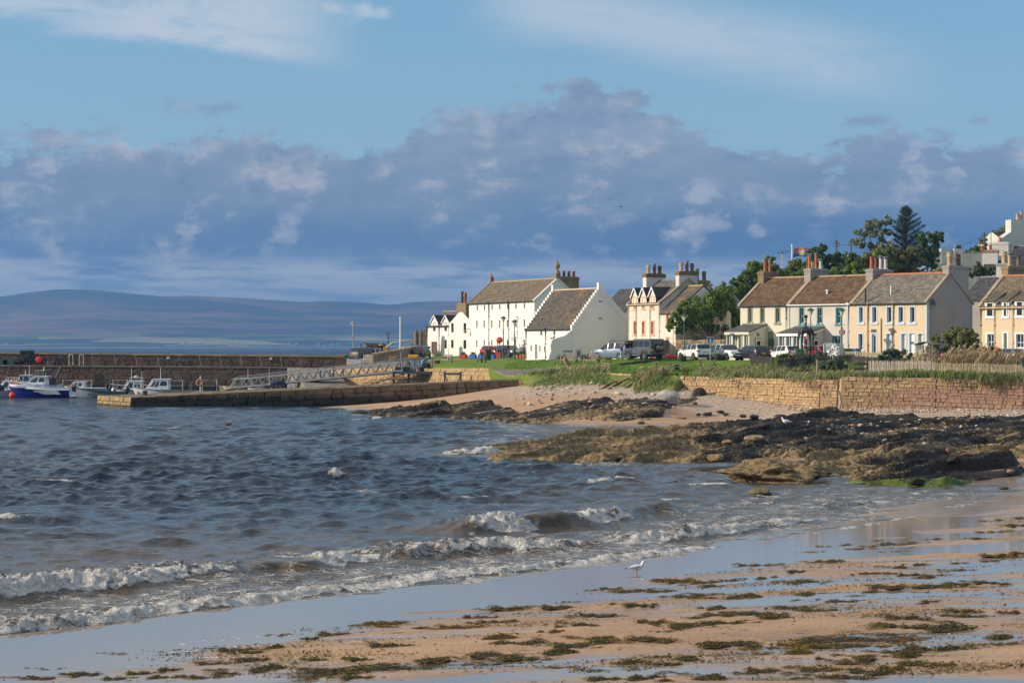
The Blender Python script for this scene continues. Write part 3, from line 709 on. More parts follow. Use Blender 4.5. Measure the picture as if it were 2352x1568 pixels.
M_RIDGE=mat('ridge_tile',(.34,.24,.13),.85,var=.3,bump=.4);M_TERRA=mat('terracotta',(.42,.13,.055),.8,var=.2);M_BUFF=mat('buff_pot',(.48,.34,.19),.8,var=.2);M_OLDPOT=mat('sooty_pot',(.16,.11,.075),.85,var=.25)
M_BLACK=mat('black_paint',(.015,.015,.016),.45,var=.1);M_WPAINT=mat('white_paint',(.78,.77,.74),.45,var=.04);M_GLASS=mat('dark_glass',(.018,.022,.026),.06,var=0,spec=.7)
M_BROWNW=mat('brown_stained_wood',(.085,.042,.028),.6,var=.2);M_BUFFP=mat('buff_paint',(.52,.40,.25),.6,var=.15);M_PINKP=mat('peach_paint',(.70,.37,.22),.6,var=.06);M_BLIND=mat('tan_blind',(.36,.17,.10),.7,var=.1)
M_GREENP=mat('sage_paint',(.22,.24,.10),.55,var=.06);M_TEAL=mat('teal_paint',(.035,.24,.24),.5,var=.06);M_BLUEP=mat('pale_blue_paint',(.50,.60,.70),.55,var=.05);M_LEAD=mat('lead_flashing',(.16,.165,.175),.55,var=.15);M_GREYBOARD=mat('grey_shutter',(.26,.255,.27),.7,var=.1)
M_BLINDW=mat('white_blind',(.55,.56,.56),.6,var=.05)
class House:
 def __init__(s,name,label,px,d,th,z0,cat='house',group=None):
  v=P(px,0,d);s.O=(v.x,d);s.th=R(th);s.z0=z0;s.c,s.s=math.cos(s.th),math.sin(s.th)
  s.o=thing(name,label,cat,(v.x,d,z0),-s.th,group)
 def lx(s,px,ly=0.0):
  k=(px-CX)/F;ox,oy=s.O[0]+ly*s.s,s.O[1]+ly*s.c
  return(k*oy-ox)/(s.c+k*s.s)
 def zz(s,px,py,ly=0.0):
  y=s.O[1]+ly*s.c-s.lx(px,ly)*s.s;return H-(py-HY)/F*y-s.z0
 def gy(s,px,L):
  """depth of a point seen at px on the right gable x = L"""
  k=(px-CX)/F;ox,oy=s.O[0]+L*s.c,s.O[1]-L*s.s
  return(k*oy-ox)/(s.s-k*s.c)
 def gz(s,px,py,L):
  y=s.O[1]-L*s.s+s.gy(px,L)*s.c;return H-(py-HY)/F*y-s.z0
def wall_holes(mb,x0,x1,z0,z1,holes,y=0.0,dep=.22,mi=0):
 xs=sorted({x0,x1,*[v for h in holes for v in(h[0],h[1])]});zs=sorted({z0,z1,*[v for h in holes for v in(h[2],h[3])]})
 for i in range(len(xs)-1):
  for j in range(len(zs)-1):
   cx,cz=(xs[i]+xs[i+1])/2,(zs[j]+zs[j+1])/2
   if any(h[0]<cx<h[1]and h[2]<cz<h[3]for h in holes):continue
   mb.poly([(xs[i],y,zs[j]),(xs[i+1],y,zs[j]),(xs[i+1],y,zs[j+1]),(xs[i],y,zs[j+1])],mi)
 for a,b,c,d in holes:
  mb.poly([(a,y,c),(a,y+dep,c),(a,y+dep,d),(a,y,d)],mi);mb.poly([(b,y+dep,c),(b,y,c),(b,y,d),(b,y+dep,d)],mi)
  mb.poly([(a,y,d),(a,y+dep,d),(b,y+dep,d),(b,y,d)],mi);mb.poly([(a,y+dep,c),(a,y,c),(b,y,c),(b,y+dep,c)],mi)
def gable_shell(h,L,D,eave,rise,m,holes=(),x0=0.0,y0=0.0,name='wall',ridge_y=None,back_eave=None,dep=.22):
 mb=MB();ry=ridge_y if ridge_y is not None else y0+D/2;be=eave if back_eave is None else back_eave
 wall_holes(mb,x0,x0+L,-.6,eave,list(holes),y0,dep)
 for x in(x0,x0+L):mb.poly([(x,y0,-.6),(x,y0+D,-.6),(x,y0+D,be),(x,ry,eave+rise),(x,y0,eave)])
 mb.poly([(x0,y0+D,-.6),(x0+L,y0+D,-.6),(x0+L,y0+D,be),(x0,y0+D,be)])
 return mb.part(name,m,h.o)
def slates(h,parent,a,b,c,d,m,w=.30,e=.26,name='slates',thick=.03,lip=0.0,seed=1):
 """roof slope a,b = eave left/right, c,d = ridge right/left (local); one lapped mesh of single slates"""
 r=np.random.default_rng(seed);a,b,c,d=map(Vector,(a,b,c,d));n=(b-a).cross(d-a).normalized()
 S=((d-a).length+(c-b).length)/2;rows=max(3,int(S/e));V=[];Fq=[];rn=[]
 for i in range(rows):
  t0,t1=i/rows,min(1.0,(i+1.25)/rows)
  L0,R0=a.lerp(d,t0),b.lerp(c,t0);L1,R1=a.lerp(d,t1),b.lerp(c,t1);W_=(R0-L0).length;k=max(2,int(W_/w))
  off=.5*(i%2)/k
  us=[0.0]+[min(1,max(0,(j+off*k)/k))for j in range(0 if off else 1,k)]+[1.0];us=sorted(set(us))
  for u0,u1 in zip(us[:-1],us[1:]):
   g=.012/max(.1,W_);z0=thick*(1.55+r.uniform(-.25,.35));z1=thick*.4;sl=r.uniform(-.012,.012)
   p=[L0.lerp(R0,u0+g)+n*z0,L0.lerp(R0,u1-g)+n*(z0+sl),L1.lerp(R1,u1-g)+n*z1,L1.lerp(R1,u0+g)+n*z1,L0.lerp(R0,u0+g)-n*.01,L0.lerp(R0,u1-g)-n*.01]
   o=len(V);V+=[tuple(q)for q in p];Fq+=[(o,o+1,o+2,o+3),(o+4,o+5,o+1,o)];q_=r.random()**1.3;rn+=[q_]*6
 me=mesh_np(name,V,Fq,m,False,{'rnd':np.array(rn)})
 return link(name,me,parent,kind='stuff')
def gable_roof(h,L,D,eave,rise,m,ov=.18,x0=0.0,y0=0.0,gx=.04,w=.30,e=.26,ridge_m=None,ridge_y=None,back_eave=None,seed=1,name='roof',slab=M_SLATED):
 ry=ridge_y if ridge_y is not None else y0+D/2;be=eave if back_eave is None else back_eave
 sl=rise/(ry-y0);slb=(eave+rise-be)/(y0+D-ry);za=eave-ov*sl;zb=be-ov*slb;T=.10
 mb=MB();up=.06
 mb.prism([(y0-ov,za+up-T),(ry,eave+rise+up-T),(y0+D+ov,zb+up-T),(y0+D+ov,zb+up),(ry,eave+rise+up),(y0-ov,za+up)],x0-gx,x0+L+gx,'X')
 ro=mb.part(name,slab,h.o)
 X0,X1=x0-gx,x0+L+gx;u=up+.01
 slates(h,ro,(X0,y0-ov,za+u),(X1,y0-ov,za+u),(X1,ry,eave+rise+u),(X0,ry,eave+rise+u),m,w,e,seed=seed)
 slates(h,ro,(X1,y0+D+ov,zb+u),(X0,y0+D+ov,zb+u),(X0,ry,eave+rise+u),(X1,ry,eave+rise+u),m,w,e,seed=seed+1)
 if ridge_m is not None:
  k=max(3,int(L/.45))
  me=None
  for i in range(k):
   a,b_=X0+(X1-X0)*i/k+.008,X0+(X1-X0)*(i+1)/k-.008
   if me is None:
    q=MB();wd=(b_-a)/2
    q.prism([(-.17,-.11),(-.15,-.05),(0,.06),(.15,-.05),(.17,-.11),(0,.0)],-wd,wd,'X');me=q.mesh('ridge_tile',ridge_m)
   link('ridge_tile',me,ro,((a+b_)/2,ry,eave+rise+u+.06))
 return ro
def skew(h,x,w,D,eave,rise,m,y0=0.0,th=.22,ridge_y=None,front_only=False,back_eave=None,nm='skew_stone'):
 ry=ridge_y if ridge_y is not None else y0+D/2;be=eave if back_eave is None else back_eave;mb=MB();o=.20
 sl=rise/(ry-y0)
 mb.prism([(y0-o,eave-o*sl-.05),(ry,eave+rise-.05),(ry,eave+rise+th),(y0-o,eave-o*sl+th)],x-w/2,x+w/2,'X')
 slb=(eave+rise-be)/(y0+D-ry)
 mb.prism([(ry+.002,eave+rise-.05),(y0+D+o,be-o*slb-.05),(y0+D+o,be-o*slb+th),(ry+.002,eave+rise+th)],x-w/2,x+w/2,'X')
 return mb.part(nm,m,h.o)
def pot(parent,x,y,z,hgt,r,m,kind=0):
 mb=MB();n=10
 if kind==0:mb.lathe([(r*1.15,0),(r*1.15,.06),(r*.9,.10),(r*.82,hgt-.10),(r*1.05,hgt-.08),(r*1.05,hgt),(r*.7,hgt),(r*.7,hgt-.2)],(x,y,z),n)
 elif kind==1:mb.lathe([(r*1.2,0),(r*1.2,.08),(r,.12),(r,hgt*.6),(r*1.25,hgt*.66),(r*1.25,hgt*.74),(r,hgt*.8),(r*1.12,hgt-.06),(r*1.12,hgt),(r*.75,hgt),(r*.75,hgt-.2)],(x,y,z),n)
 p=mb.part('chimney_pot',m,parent,True)
 return p
def cowl(parent,x,y,z,r=.12):
 mb=MB();mb.lathe([(r*.9,0),(r*.9,.16),(r*1.5,.17),(r*1.4,.24),(.01,.30)],(x,y,z),10);return mb.part('cowl',M_LEAD,parent,True)
def chimney(h,x,y,lx,ly,z0,z1,m,cope=M_COPE,pots=(),ch=.28):
 mb=MB();mb.b2(x-lx/2,x+lx/2,y-ly/2,y+ly/2,z0,z1-ch);c=mb.part('chimney',m,h.o)
 q=MB();q.b2(x-lx/2-.07,x+lx/2+.07,y-ly/2-.07,y+ly/2+.07,z1-ch,z1);q.box((x,y,z1+.04),(lx*.9,ly*.95,.08),taper=.85);q.part('cope',cope,c)
 for(dy,hg,r,pm,kd,cw)in pots:
  pot(c,x,y+dy*ly,z1+.06,hg,r,pm,kd)
  if cw:cowl(c,x,y+dy*ly,z1+.06+hg,r)
 return c
def chim_px(h,x0,pxa,pxb,pytop,L,lx,z0,m,cope=M_COPE,pots=(),ch=.28):
 """chimney whose long right face spans pxa..pxb on the plane x = L"""
 y0,y1=h.gy(pxa,L),h.gy(pxb,L);z1=h.gz((pxa+pxb)/2,pytop,L)
 return chimney(h,L-lx/2,(y0+y1)/2,lx,y1-y0,z0,z1,m,cope,pots,ch)
def window(h,x0,x1,z0,z1,y=.14,fm=None,fw=.055,bars=(),vb=(),glass=None,nm='window',parent=None,dep=.07):
 fm=fm or M_WPAINT;mb=MB()
 mb.b2(x0,x1,y,y+dep,z0,z0+fw);mb.b2(x0,x1,y,y+dep,z1-fw,z1);mb.b2(x0,x0+fw,y,y+dep,z0+fw,z1-fw);mb.b2(x1-fw,x1,y,y+dep,z0+fw,z1-fw)
 f=mb.part(nm,fm,parent or h.o)
 q=MB();q.b2(x0+fw,x1-fw,y+.035,y+.06,z0+fw,z1-fw);q.part('pane',glass or M_GLASS,f)
 if bars or vb:
  s=MB()
  for t in bars:zc=z0+(z1-z0)*t;s.b2(x0+fw,x1-fw,y+.01,y+.034,zc-.022,zc+.022)
  for t in vb:xc=x0+(x1-x0)*t;s.b2(xc-.022,xc+.022,y+.006,y+.036,z0+fw,z1-fw)
  s.part('glazing_bar',fm,f)
 return f
def surround(h,x0,x1,z0,z1,m,w=.14,sill=.16,so=.06,pr=.025,nm='window_surround',reveal=.0,top=None):
 mb=MB();t=w if top is None else top
 mb.b2(x0-w,x0,-pr,.0,z0,z1);mb.b2(x1,x1+w,-pr,0,z0,z1)
 if t:mb.b2(x0-w,x1+w,-pr,0,z1,z1+t)
 if sill:mb.b2(x0-w-so,x1+w+so,-pr-.05,.0,z0-sill,z0)
 if reveal:mb.b2(x0,x0+.012,.0,reveal,z0,z1);mb.b2(x1-.012,x1,0,reveal,z0,z1);mb.b2(x0+.012,x1-.012,0,reveal,z1-.012,z1)
 return mb.part(nm,m,h.o)
def plank_door(h,x0,x1,z0,z1,m,y=.14,glass=0.0,nm='door'):
 mb=MB();mb.b2(x0,x1,y,y+.05,z0,z1);d=mb.part(nm,m,h.o)
 if glass:
  q=MB();q.b2(x0+.15,x1-.15,y-.012,y,z0+(z1-z0)*(1-glass),z1-.15);q.part('pane',M_GLASS,d)
 k=MB();k.b2(x1-.14,x1-.10,y-.05,y,z0+.95,z0+1.07);k.part('handle',M_LEAD,d)
 return d
def downpipe(h,x,z0,z1,m,r=.05,y=-.09):
 mb=MB();mb.tube([(x,y,z0),(x,y,z1-.25),(x,y-.06,z1)],r,7);n=int((z1-z0)/1.8)
 for i in range(1,n+1):mb.lathe([(r*1.35,0),(r*1.35,.08)],(x,y,z0+i*(z1-z0)/(n+1)),7)
 mb.box((x,y-.03,z1+.06),(.22,.18,.20),taper=1.2)
 return mb.part('downpipe',m,h.o)
def gutter(h,x0,x1,z,m,y=-.24,r=.065):
 mb=MB();mb.tube([(x0,y,z),(x1,y,z)],r,8);return mb.part('gutter',m,h.o)
def dormer(h,xc,w,zs,zt,ztip,Dr,m_wall,m_roof,m_edge,slope_y,cheek=None,ov=.14):
 """gabled dormer standing on the wall head; slope_y(z) -> depth at which the main roof reaches z"""
 x0,x1=xc-w/2,xc+w/2;mb=MB();yb=slope_y(zt);yt=slope_y(ztip)
 mb.poly([(x0,.0,zs),(x1,.0,zs),(x1,0,zt),(xc,0,ztip),(x0,0,zt)])
 mb.poly([(x0,0,zs),(x0,yb+.1,zt-.0),(x0,0,zt)]);
 for x in(x0,x1):mb.add([(x,.001,zs),(x,.001,zt),(x,yb+.15,zt)],[(0,1,2)],1)
 dm=mb.part('dormer',[m_wall,cheek or m_wall],h.o)
 r=MB();sl=(ztip-zt)/(w/2);e=ov
 for sg in(-1,1):
  xe=xc+sg*(w/2+e);ze=zt-e*sl;T=.09;ye=slope_y(ze)+.1;yr=yt+.15
  vs=[(xe,-.14,ze),(xc,-.14,ztip),(xc,yr,ztip),(xe,ye,ze)];n=.09
  r.add([(a,b,c)for a,b,c in vs]+[(a,b,c+n)for a,b,c in vs],[(0,1,2,3),(7,6,5,4),(0,4,5,1),(1,5,6,2),(2,6,7,3),(3,7,4,0)])
 rf=r.part('dormer_roof',m_roof,dm)
 b=MB()
 for sg in(-1,1):
  xe=xc+sg*(w/2+e);ze=zt-e*sl
  b.bar((xe,-.16,ze+.03),(xc,-.16,ztip+.03),.05,.16)
 b.part('bargeboard',m_edge,dm)
 return dm
# ---------------------------------------------------------------- the tall white storehouse
h=House('storehouse','tall white storehouse with three rows of slit windows and brown slate roof',Z(3,650,0)[0],270,63.5,4.18,'building')
L=h.lx(Z(3,1265,0)[0]);D=6.6;eave=h.zz(*Z(3,652,452));rise=h.gz(*Z(3,1483,224),L)-eave
hol=[]
for xs,ya,yb in(([727,795,866,938,1013,1090,1171],467,515),([723,792,863,937,1011,1090,1170],613,684),([722,792,863,937,1011,1087,1169],797,866)):
 za,zb=h.zz(*Z(3,866,yb)),h.zz(*Z(3,866,ya))
 for x in xs:
  c=h.lx(Z(3,x,0)[0]);hol.append((c-.20,c+.20,za,zb))
gable_shell(h,L,D,eave,rise,M_WHITE,hol)
for a,b,c,d in hol:window(h,a,b,c,d,.16,M_GREYBOARD,.05,glass=mat('dim_pane',(.10,.085,.08),.3,var=.1))
ro=gable_roof(h,L,D,eave,rise,M_SLATEB,w=.34,e=.27,ridge_m=M_RIDGE,ov=.22,seed=11)
skew(h,.12,.34,D,eave,rise,M_STONE);skew(h,L-.02,.34,D,eave,rise,M_WHITE,th=.16)
for x in(840,1026):downpipe(h,h.lx(Z(3,x,0)[0]),.1,eave-.1,M_BLACK,.07)
gutter(h,.1,L-.1,eave-.14,M_BLACK)
f=MB();f.box((.12,D/2,eave+rise+.45),(.5,.5,.6));f.lathe([(.34,0),(.34,.1),(.16,.18),(.06,.62),(.0,.66)],(.12,D/2,eave+rise+.75),8);f.part('finial',M_STONE,h.o,label='pointed stone finial on the far gable')
f=MB();f.box((L-.05,D/2,eave+rise+.35),(.62,.62,.5));f.lathe([(.42,0),(.42,.12),(.2,.25),(.14,.6),(.22,.72),(.34,.9),(.37,1.1),(.28,1.3),(.12,1.45),(.10,1.6),(.04,1.85),(0,1.9)],(L-.05,D/2,eave+rise+.6),12);f.part('finial',M_STONE,h.o,True,label='urn shaped stone finial on the near gable')
mb=MB();mb.tube([(h.lx(Z(3,1107,0)[0]),-.08,2.4),(h.lx(Z(3,1107,0)[0]),-.08,5.4)],.03,6);mb.bar((h.lx(Z(3,1107,0)[0])-.5,-.1,5.3),(h.lx(Z(3,1107,0)[0])+.5,-.1,5.0),.04);mb.part('wall_aerial',M_LEAD,h.o)
bx_=h.lx(Z(3,1075,0)[0]);mb=MB();mb.b2(bx_-.55,bx_+.55,-.16,-.002,h.zz(*Z(3,1075,803)),h.zz(*Z(3,1075,768)));mb.part('notice_board',mat('board_grey',(.50,.52,.48),.5),h.o)
lx_=h.lx(Z(3,652,0)[0])+.15;mb=MB();mb.b2(lx_-.05,lx_+.05,-.7,0,3.75,3.83);mb.lathe([(.06,0),(.22,-.25),(.24,-.45),(.05,-.5)],(lx_,-.7,3.75),8);mb.part('wall_lantern',mat('old_brass',(.16,.13,.06),.5,.5),h.o)
h=House('rear_house','stone chimney stack of a house behind the tall white storehouse',Z(3,1300,0)[0],292,63.5,4.2)
gable_shell(h,13.0,7.5,6.1,3.1,M_STONE);gable_roof(h,13.0,7.5,6.1,3.1,M_SLATEB,ridge_m=M_RIDGE,seed=15)
xw=h.lx(Z(3,1565,0)[0],3.7)
chimney(h,xw,3.7,1.5,3.4,7.8,h.zz(*Z(3,1565,208),3.7),M_STONE,M_STONE,[(q,.85,.26,mm,0,False)for q,mm in((-.38,M_BUFF),(-.12,M_OLDPOT),(.12,M_OLDPOT),(.36,M_TERRA))],.45)
# ---------------------------------------------------------------- crow-stepped store
h=House('crow_stepped_store','white store with stepped gables and lichened slate roof beside the tall storehouse',Z(3,1180,0)[0],232,61,4.15,'building')
L=h.lx(Z(3,1617,0)[0]);eave=h.zz(*Z(3,1180,700));D=7.9;ry=h.gy(Z(3,1885,0)[0],L);rise=h.gz(*Z(3,1885,318),L)-eave
hol=[(h.lx(Z(3,a,0)[0]),h.lx(Z(3,b,0)[0]),h.zz(*Z(3,(a+b)/2,d)),h.zz(*Z(3,(a+b)/2,c)))for a,b,c,d in[(1320,1338,710,756),(1442,1461,708,752),(1228,1241,848,905),(1310,1322,853,910),(1355,1367,855,912),(1400,1414,853,910)]]
dr=[(h.lx(Z(3,a,0)[0]),h.lx(Z(3,b,0)[0]),.02,h.zz(*Z(3,(a+b)/2,c)))for a,b,c in[(1270,1293,840),(1440,1458,803)]]
gable_shell(h,L,D,eave,rise,M_WHITE,hol+dr,ridge_y=ry,back_eave=eave+.6)
for a,b,c,d in hol:window(h,a,b,c,d,.16,M_GREYBOARD,.05,glass=mat('dim_pane',None))
for a,b,c,d in dr:plank_door(h,a,b,c,d,M_GREYBOARD)
gable_roof(h,L,D,eave,rise,M_SLATEO,w=.32,e=.24,ridge_m=mat('pale_ridge',(.50,.40,.26),.85,var=.2),ridge_y=ry,back_eave=eave+.6,seed=21,ov=.12,gx=-.30)
NS=14;mes=None
for gxs in(.16,L-.16):
 for side in(0,1):
  ya,yb=(0.0,ry)if side==0 else(D,ry);za=eave-.1 if side==0 else eave+.5
  for i in range(NS):
   t=(i+.5)/NS;y=ya+(yb-ya)*t;z=za+(eave+rise-za)*(i+1)/NS
   if mes is None:
    q=MB();q.box((0,0,-.28),(.40,abs(yb-ya)/NS*1.06,1.0));mes=q.mesh('crow_step',M_WHITE,bevel=.015)
   link('crow_step',mes,h.o,(gxs,y,z))
 q=MB();q.b2(gxs-.21,gxs+.21,ry-.24,ry+.24,eave+rise-.3,eave+rise+.62);q.b2(gxs-.23,gxs+.23,ry-.26,ry+.26,eave+rise+.62,eave+rise+.72);q.part('apex_stone',M_WHITE,h.o,bevel=.02)
for x in(1190,1373):downpipe(h,h.lx(Z(3,x,0)[0]),.05,eave-.05,M_BLACK,.06)
gutter(h,.1,L-.3,eave-.08,M_BLACK,-.16)
bt=MB();prof=[(0,-.5),(0,eave-.12),(-.9,eave-.75),(-2.55,2.25),(-2.78,1.6),(-2.70,1.0),(-2.95,.4),(-3.05,-.5)]
bt.prism(prof,L-.55,L+.003,'X');bt.part('buttress',M_WHITE,h.o,bevel=.05)
q=MB();lx_=h.lx(Z(3,1451,0)[0]);zt=h.zz(*Z(3,1451,758));q.prism([(lx_-.22,zt-.5),(lx_+.22,zt-.5),(lx_+.22,zt-.15),(lx_,zt+.08),(lx_-.22,zt-.15)],-.02,.0,'Y');q.part('niche',M_BROWNW,h.o)
q=MB();q.box((h.lx(Z(3,1433,0)[0]),-.14,h.zz(*Z(3,1433,787))),(.28,.26,.34));q.part('wall_lamp',mat('lamp_cream',(.6,.55,.4),.5),h.o)
for zz_,yy_ in((h.gz(*Z(3,1886,435),L),ry),(h.gz(*Z(3,1886,595),L),ry)):
 q=MB();q.box((L+.03,yy_,zz_),(.06,.5,.12));q.part('vent_stone',M_STONE,h.o)
h=House('slate_roofed_rear_house','dark slate roofed house showing behind the stepped gable',Z(3,1790,0)[0],250,61,4.2)
Lr=h.lx(Z(3,2040,0)[0]);gable_shell(h,Lr,9.0,4.6,4.0,M_WHITE);gable_roof(h,Lr,9.0,4.6,4.0,M_SLATED,seed=25)
h=House('brown_roofed_outhouse','small brown roofed outhouse between the white gable and the pink house',Z(3,2060,0)[0],262,61,4.2)
gable_shell(h,5.0,5.0,2.6,1.5,M_GREYH);gable_roof(h,5.0,5.0,2.6,1.5,M_SLATEB,seed=27)
# ---------------------------------------------------------------- white house with dormers, far left
h=House('white_cottage','white two storey house with two slate dormers and a gabled wing',Z(3,256,0)[0],330,50,4.2)
L1=h.lx(Z(3,458,0)[0]);L2=h.lx(Z(3,680,0)[0]);eave=h.zz(*Z(3,256,668));D=7.0;rise=h.zz(*Z(3,385,536),3.5)-eave
def hpx(a,b,c,d):m_=(a+b)/2;return(h.lx(Z(3,a,0)[0]),h.lx(Z(3,b,0)[0]),h.zz(*Z(3,m_,d)),h.zz(*Z(3,m_,c)))
dw=[hpx(312,334,635,714),hpx(419,441,635,714)];lw=[hpx(418,440,797,878)];door_=hpx(295,350,815,932)
dlow=[(a,b,c,eave)for a,b,c,d in dw]
gable_shell(h,L1,D,eave,rise,M_WHITE,lw+[door_]+dlow);gable_roof(h,L1,D,eave,rise,M_SLATE,seed=31,ridge_m=M_RIDGE)
sy=lambda z:(z-eave)/rise*D/2
for(a,b,c,d)in dw:
 dormer(h,(a+b)/2,1.9,eave-.05,d+.05,d+1.15,D,M_WHITE,M_SLATED,M_WHITE,sy);window(h,a,b,c,d,-.03+.02,M_BROWNW,.08,bars=(.5,),dep=.05)
for a,b,c,d in lw:window(h,a,b,c,d,.12,M_BROWNW,.08,bars=(.5,),vb=(.5,))
plank_door(h,*door_,M_BROWNW)
gw2=L2-L1;ax=h.lx(Z(3,578,0)[0]);ge=h.zz(*Z(3,460,655));ga=h.zz(*Z(3,576,536))
w4=[hpx(487,510,640,726),hpx(603,628,640,728),hpx(486,509,797,874),hpx(602,629,799,881)]
mb=MB();yf=-.12;xr=2*ax-L1
wall_holes(mb,L1,xr,-.5,ge,[w for w in w4 if w[3]<ge]+[(a,b,c,ge)for a,b,c,d in w4 if d>=ge],yf)
tops=[w for w in w4 if w[3]>=ge]
mb.poly([(L1,yf,ge),(xr,yf,ge),(ax+.4,yf,ga),(ax-.4,yf,ga)])if not tops else None
if tops:
 zt=max(w[3]for w in tops)+.02;fr_=(zt-ge)/(ga-ge);xa,xb=L1+(ax-.4-L1)*fr_,xr+(ax+.4-xr)*fr_
 hs=[(w[0],w[1],ge,w[3])for w in tops];inner0,inner1=max(xa,L1),min(xb,xr)
 wall_holes(mb,inner0,inner1,ge,zt,hs,yf);mb.poly([(L1,yf,ge),(inner0,yf,ge),(inner0,yf,zt)]);mb.poly([(inner1,yf,ge),(xr,yf,ge),(inner1,yf,zt)])
 mb.poly([(inner0,yf,zt),(inner1,yf,zt),(ax+.4,yf,ga),(ax-.4,yf,ga)])
mb.poly([(L1,yf,-.5),(L1,9,-.5),(L1,9,ge),(L1,yf,ge)]);mb.poly([(xr,yf,-.5),(xr,9,-.5),(xr,9,ge),(xr,yf,ge)]);mb.poly([(L1,9,-.5),(xr,9,-.5),(xr,9,ge),(ax,9,ga),(L1,9,ge)])
mb.part('wing_wall',M_WHITE,h.o)
for a,b,c,d in w4:window(h,a,b,c,d,.0,M_BROWNW,.08,bars=(.5,),vb=(.5,))
r_=MB()
for sg,xe in((-1,L1-.12),(1,xr+.12)):
 ze=ge-.12*(ga-ge)/(ax-L1);vs=[(xe,yf+.05,ze),(ax,yf+.05,ga),(ax,9.1,ga),(xe,9.1,ze)];r_.add(vs+[(a,b,c+.12)for a,b,c in vs],[(0,1,2,3),(7,6,5,4),(0,4,5,1),(1,5,6,2),(2,6,7,3),(3,7,4,0)])
wr_=r_.part('wing_roof',M_SLATED,h.o)
slates(h,wr_,(xr+.12,yf+.05,ge-.02),(xr+.12,9.1,ge-.02),(ax,9.1,ga+.14),(ax,yf+.05,ga+.14),M_SLATE,seed=33);slates(h,wr_,(L1-.12,9.1,ge-.02),(L1-.12,yf+.05,ge-.02),(ax,yf+.05,ga+.14),(ax,9.1,ga+.14),M_SLATE,seed=34)
cw=h.lx(Z(3,622,0)[0])-h.lx(Z(3,532,0)[0])
c=chimney(h,ax,.55,cw,1.2,ga-.9,h.zz(*Z(3,576,455)),M_STONE,M_STONE,[],.3)
zt=h.zz(*Z(3,576,455))+.05
for x,mm,k,hg in((563,M_BLACK,0,1.9),(588,M_TERRA,1,1.7)):pot(c,h.lx(Z(3,x,0)[0]),.55,zt,hg,.27,mm,k)
for x in(367,459,256):downpipe(h,h.lx(Z(3,x,0)[0])+.08,.1,eave-.1,M_BLACK,.07)
gutter(h,0,L1,eave-.12,M_BLACK)
# ---------------------------------------------------------------- pink harled house and its wing
h=House('pink_house','tall pale pink house with three slate dormers and peach window surrounds',Z(4,333,0)[0],223.5,64,4.25)
L=h.lx(Z(4,707,0)[0]);eave=h.zz(*Z(4,336,638));D=7.2;rise=h.gz(*Z(4,930,405),L)-eave+.55
sy=lambda z:(z-eave)/rise*D/2
def hp4(a,b,c,d):m_=(a+b)/2;return(h.lx(Z(4,a,0)[0]),h.lx(Z(4,b,0)[0]),h.zz(*Z(4,m_,d)),h.zz(*Z(4,m_,c)))
up=[hp4(399,424,562,692),hp4(499,523,558,690),hp4(606,632,553,687)];lo=[hp4(400,422,842,992),hp4(498,523,842,992),hp4(603,632,842,992)]
gable_shell(h,L,D,eave,rise,M_PEACH,[(a,b,c,eave)for a,b,c,d in up]+lo)
gable_roof(h,L,D,eave,rise,M_SLATE,seed=41,ridge_m=M_LEAD,gx=-.1)
for a,b,c,d in up:
 dormer(h,(a+b)/2,1.35,eave-.02,d+.15,d+1.05,D,M_PEACH,M_SLATED,M_WPAINT,sy,cheek=M_SLATED)
 window(h,a,b,c,d,.004,M_PINKP,.05,glass=M_BLIND,dep=.03);surround(h,a,b,c,d,M_PINKP,.16,.18,.03,.03)
for a,b,c,d in lo:window(h,a,b,c,d,.14,M_WPAINT,.06,bars=(.5,),glass=M_BLIND);surround(h,a,b,c,d,M_PINKP,.16,.18,.03,.03,reveal=.14)
skew(h,.06,.36,D,eave,rise,M_SKEW);skew(h,L-.05,.36,D,eave,rise,M_SKEW)
for x in(341,430,594,703):downpipe(h,h.lx(Z(4,x,0)[0]),.1,eave-.1,M_BUFFP,.055)
gutter(h,.1,L-.1,eave-.1,M_BUFFP)
zr=eave+rise
P3=lambda:[(-.3,.95,.20,M_BUFF,1,False),(0.02,.88,.18,M_OLDPOT,1,True),(.3,.9,.20,M_OLDPOT,1,False)]
chim_px(h,0,Z(4,930,0)[0],Z(4,1147,0)[0],Z(4,0,256)[1],L,.75,zr-1.9,M_OLDW,M_COPE,P3(),.36)
y0,y1=h.gy(Z(4,545,0)[0],.8),h.gy(Z(4,767,0)[0],.8);chimney(h,.4,(y0+y1)/2,.8,y1-y0,zr-1.8,h.gz(*Z(4,655,283),.8),M_PEACH,M_COPE,P3(),.36)
ext=h;
h=House('pink_house_wing','lower pink wing with orange lichen on its slates and a peach door',Z(4,709,0)[0],h.O[1]-L*h.s-.05,64,4.25)
L=h.lx(Z(4,889,0)[0]);eave=h.zz(*Z(4,711,738));D=7.0;rise=h.gz(*Z(4,1228,424),L)-eave
uw,dd_=hp4(784,812,760,902),hp4(784,812,1036,1235);dd_=(dd_[0],dd_[1],.05,dd_[3])
gable_shell(h,L,D,eave,rise,M_PEACH,[uw,dd_]);gable_roof(h,L,D,eave,rise,M_SLATEO,seed=45,gx=.02,ridge_m=M_RIDGE)
window(h,*uw,.14,M_WPAINT,.06,bars=(.5,),glass=M_BLIND);surround(h,*uw,M_PINKP,.16,.18,.03,.03,reveal=.14)
plank_door(h,*dd_,M_WPAINT,glass=.5);surround(h,*dd_,M_PINKP,.16,0,.03,.03,reveal=.14,nm='door_surround')
downpipe(h,h.lx(Z(4,868,0)[0]),.1,eave-.1,M_BUFFP,.055)
h=House('rear_chimney_house','dark chimney with three pots rising behind the pink house',Z(4,1010,0)[0],262,64,4.3)
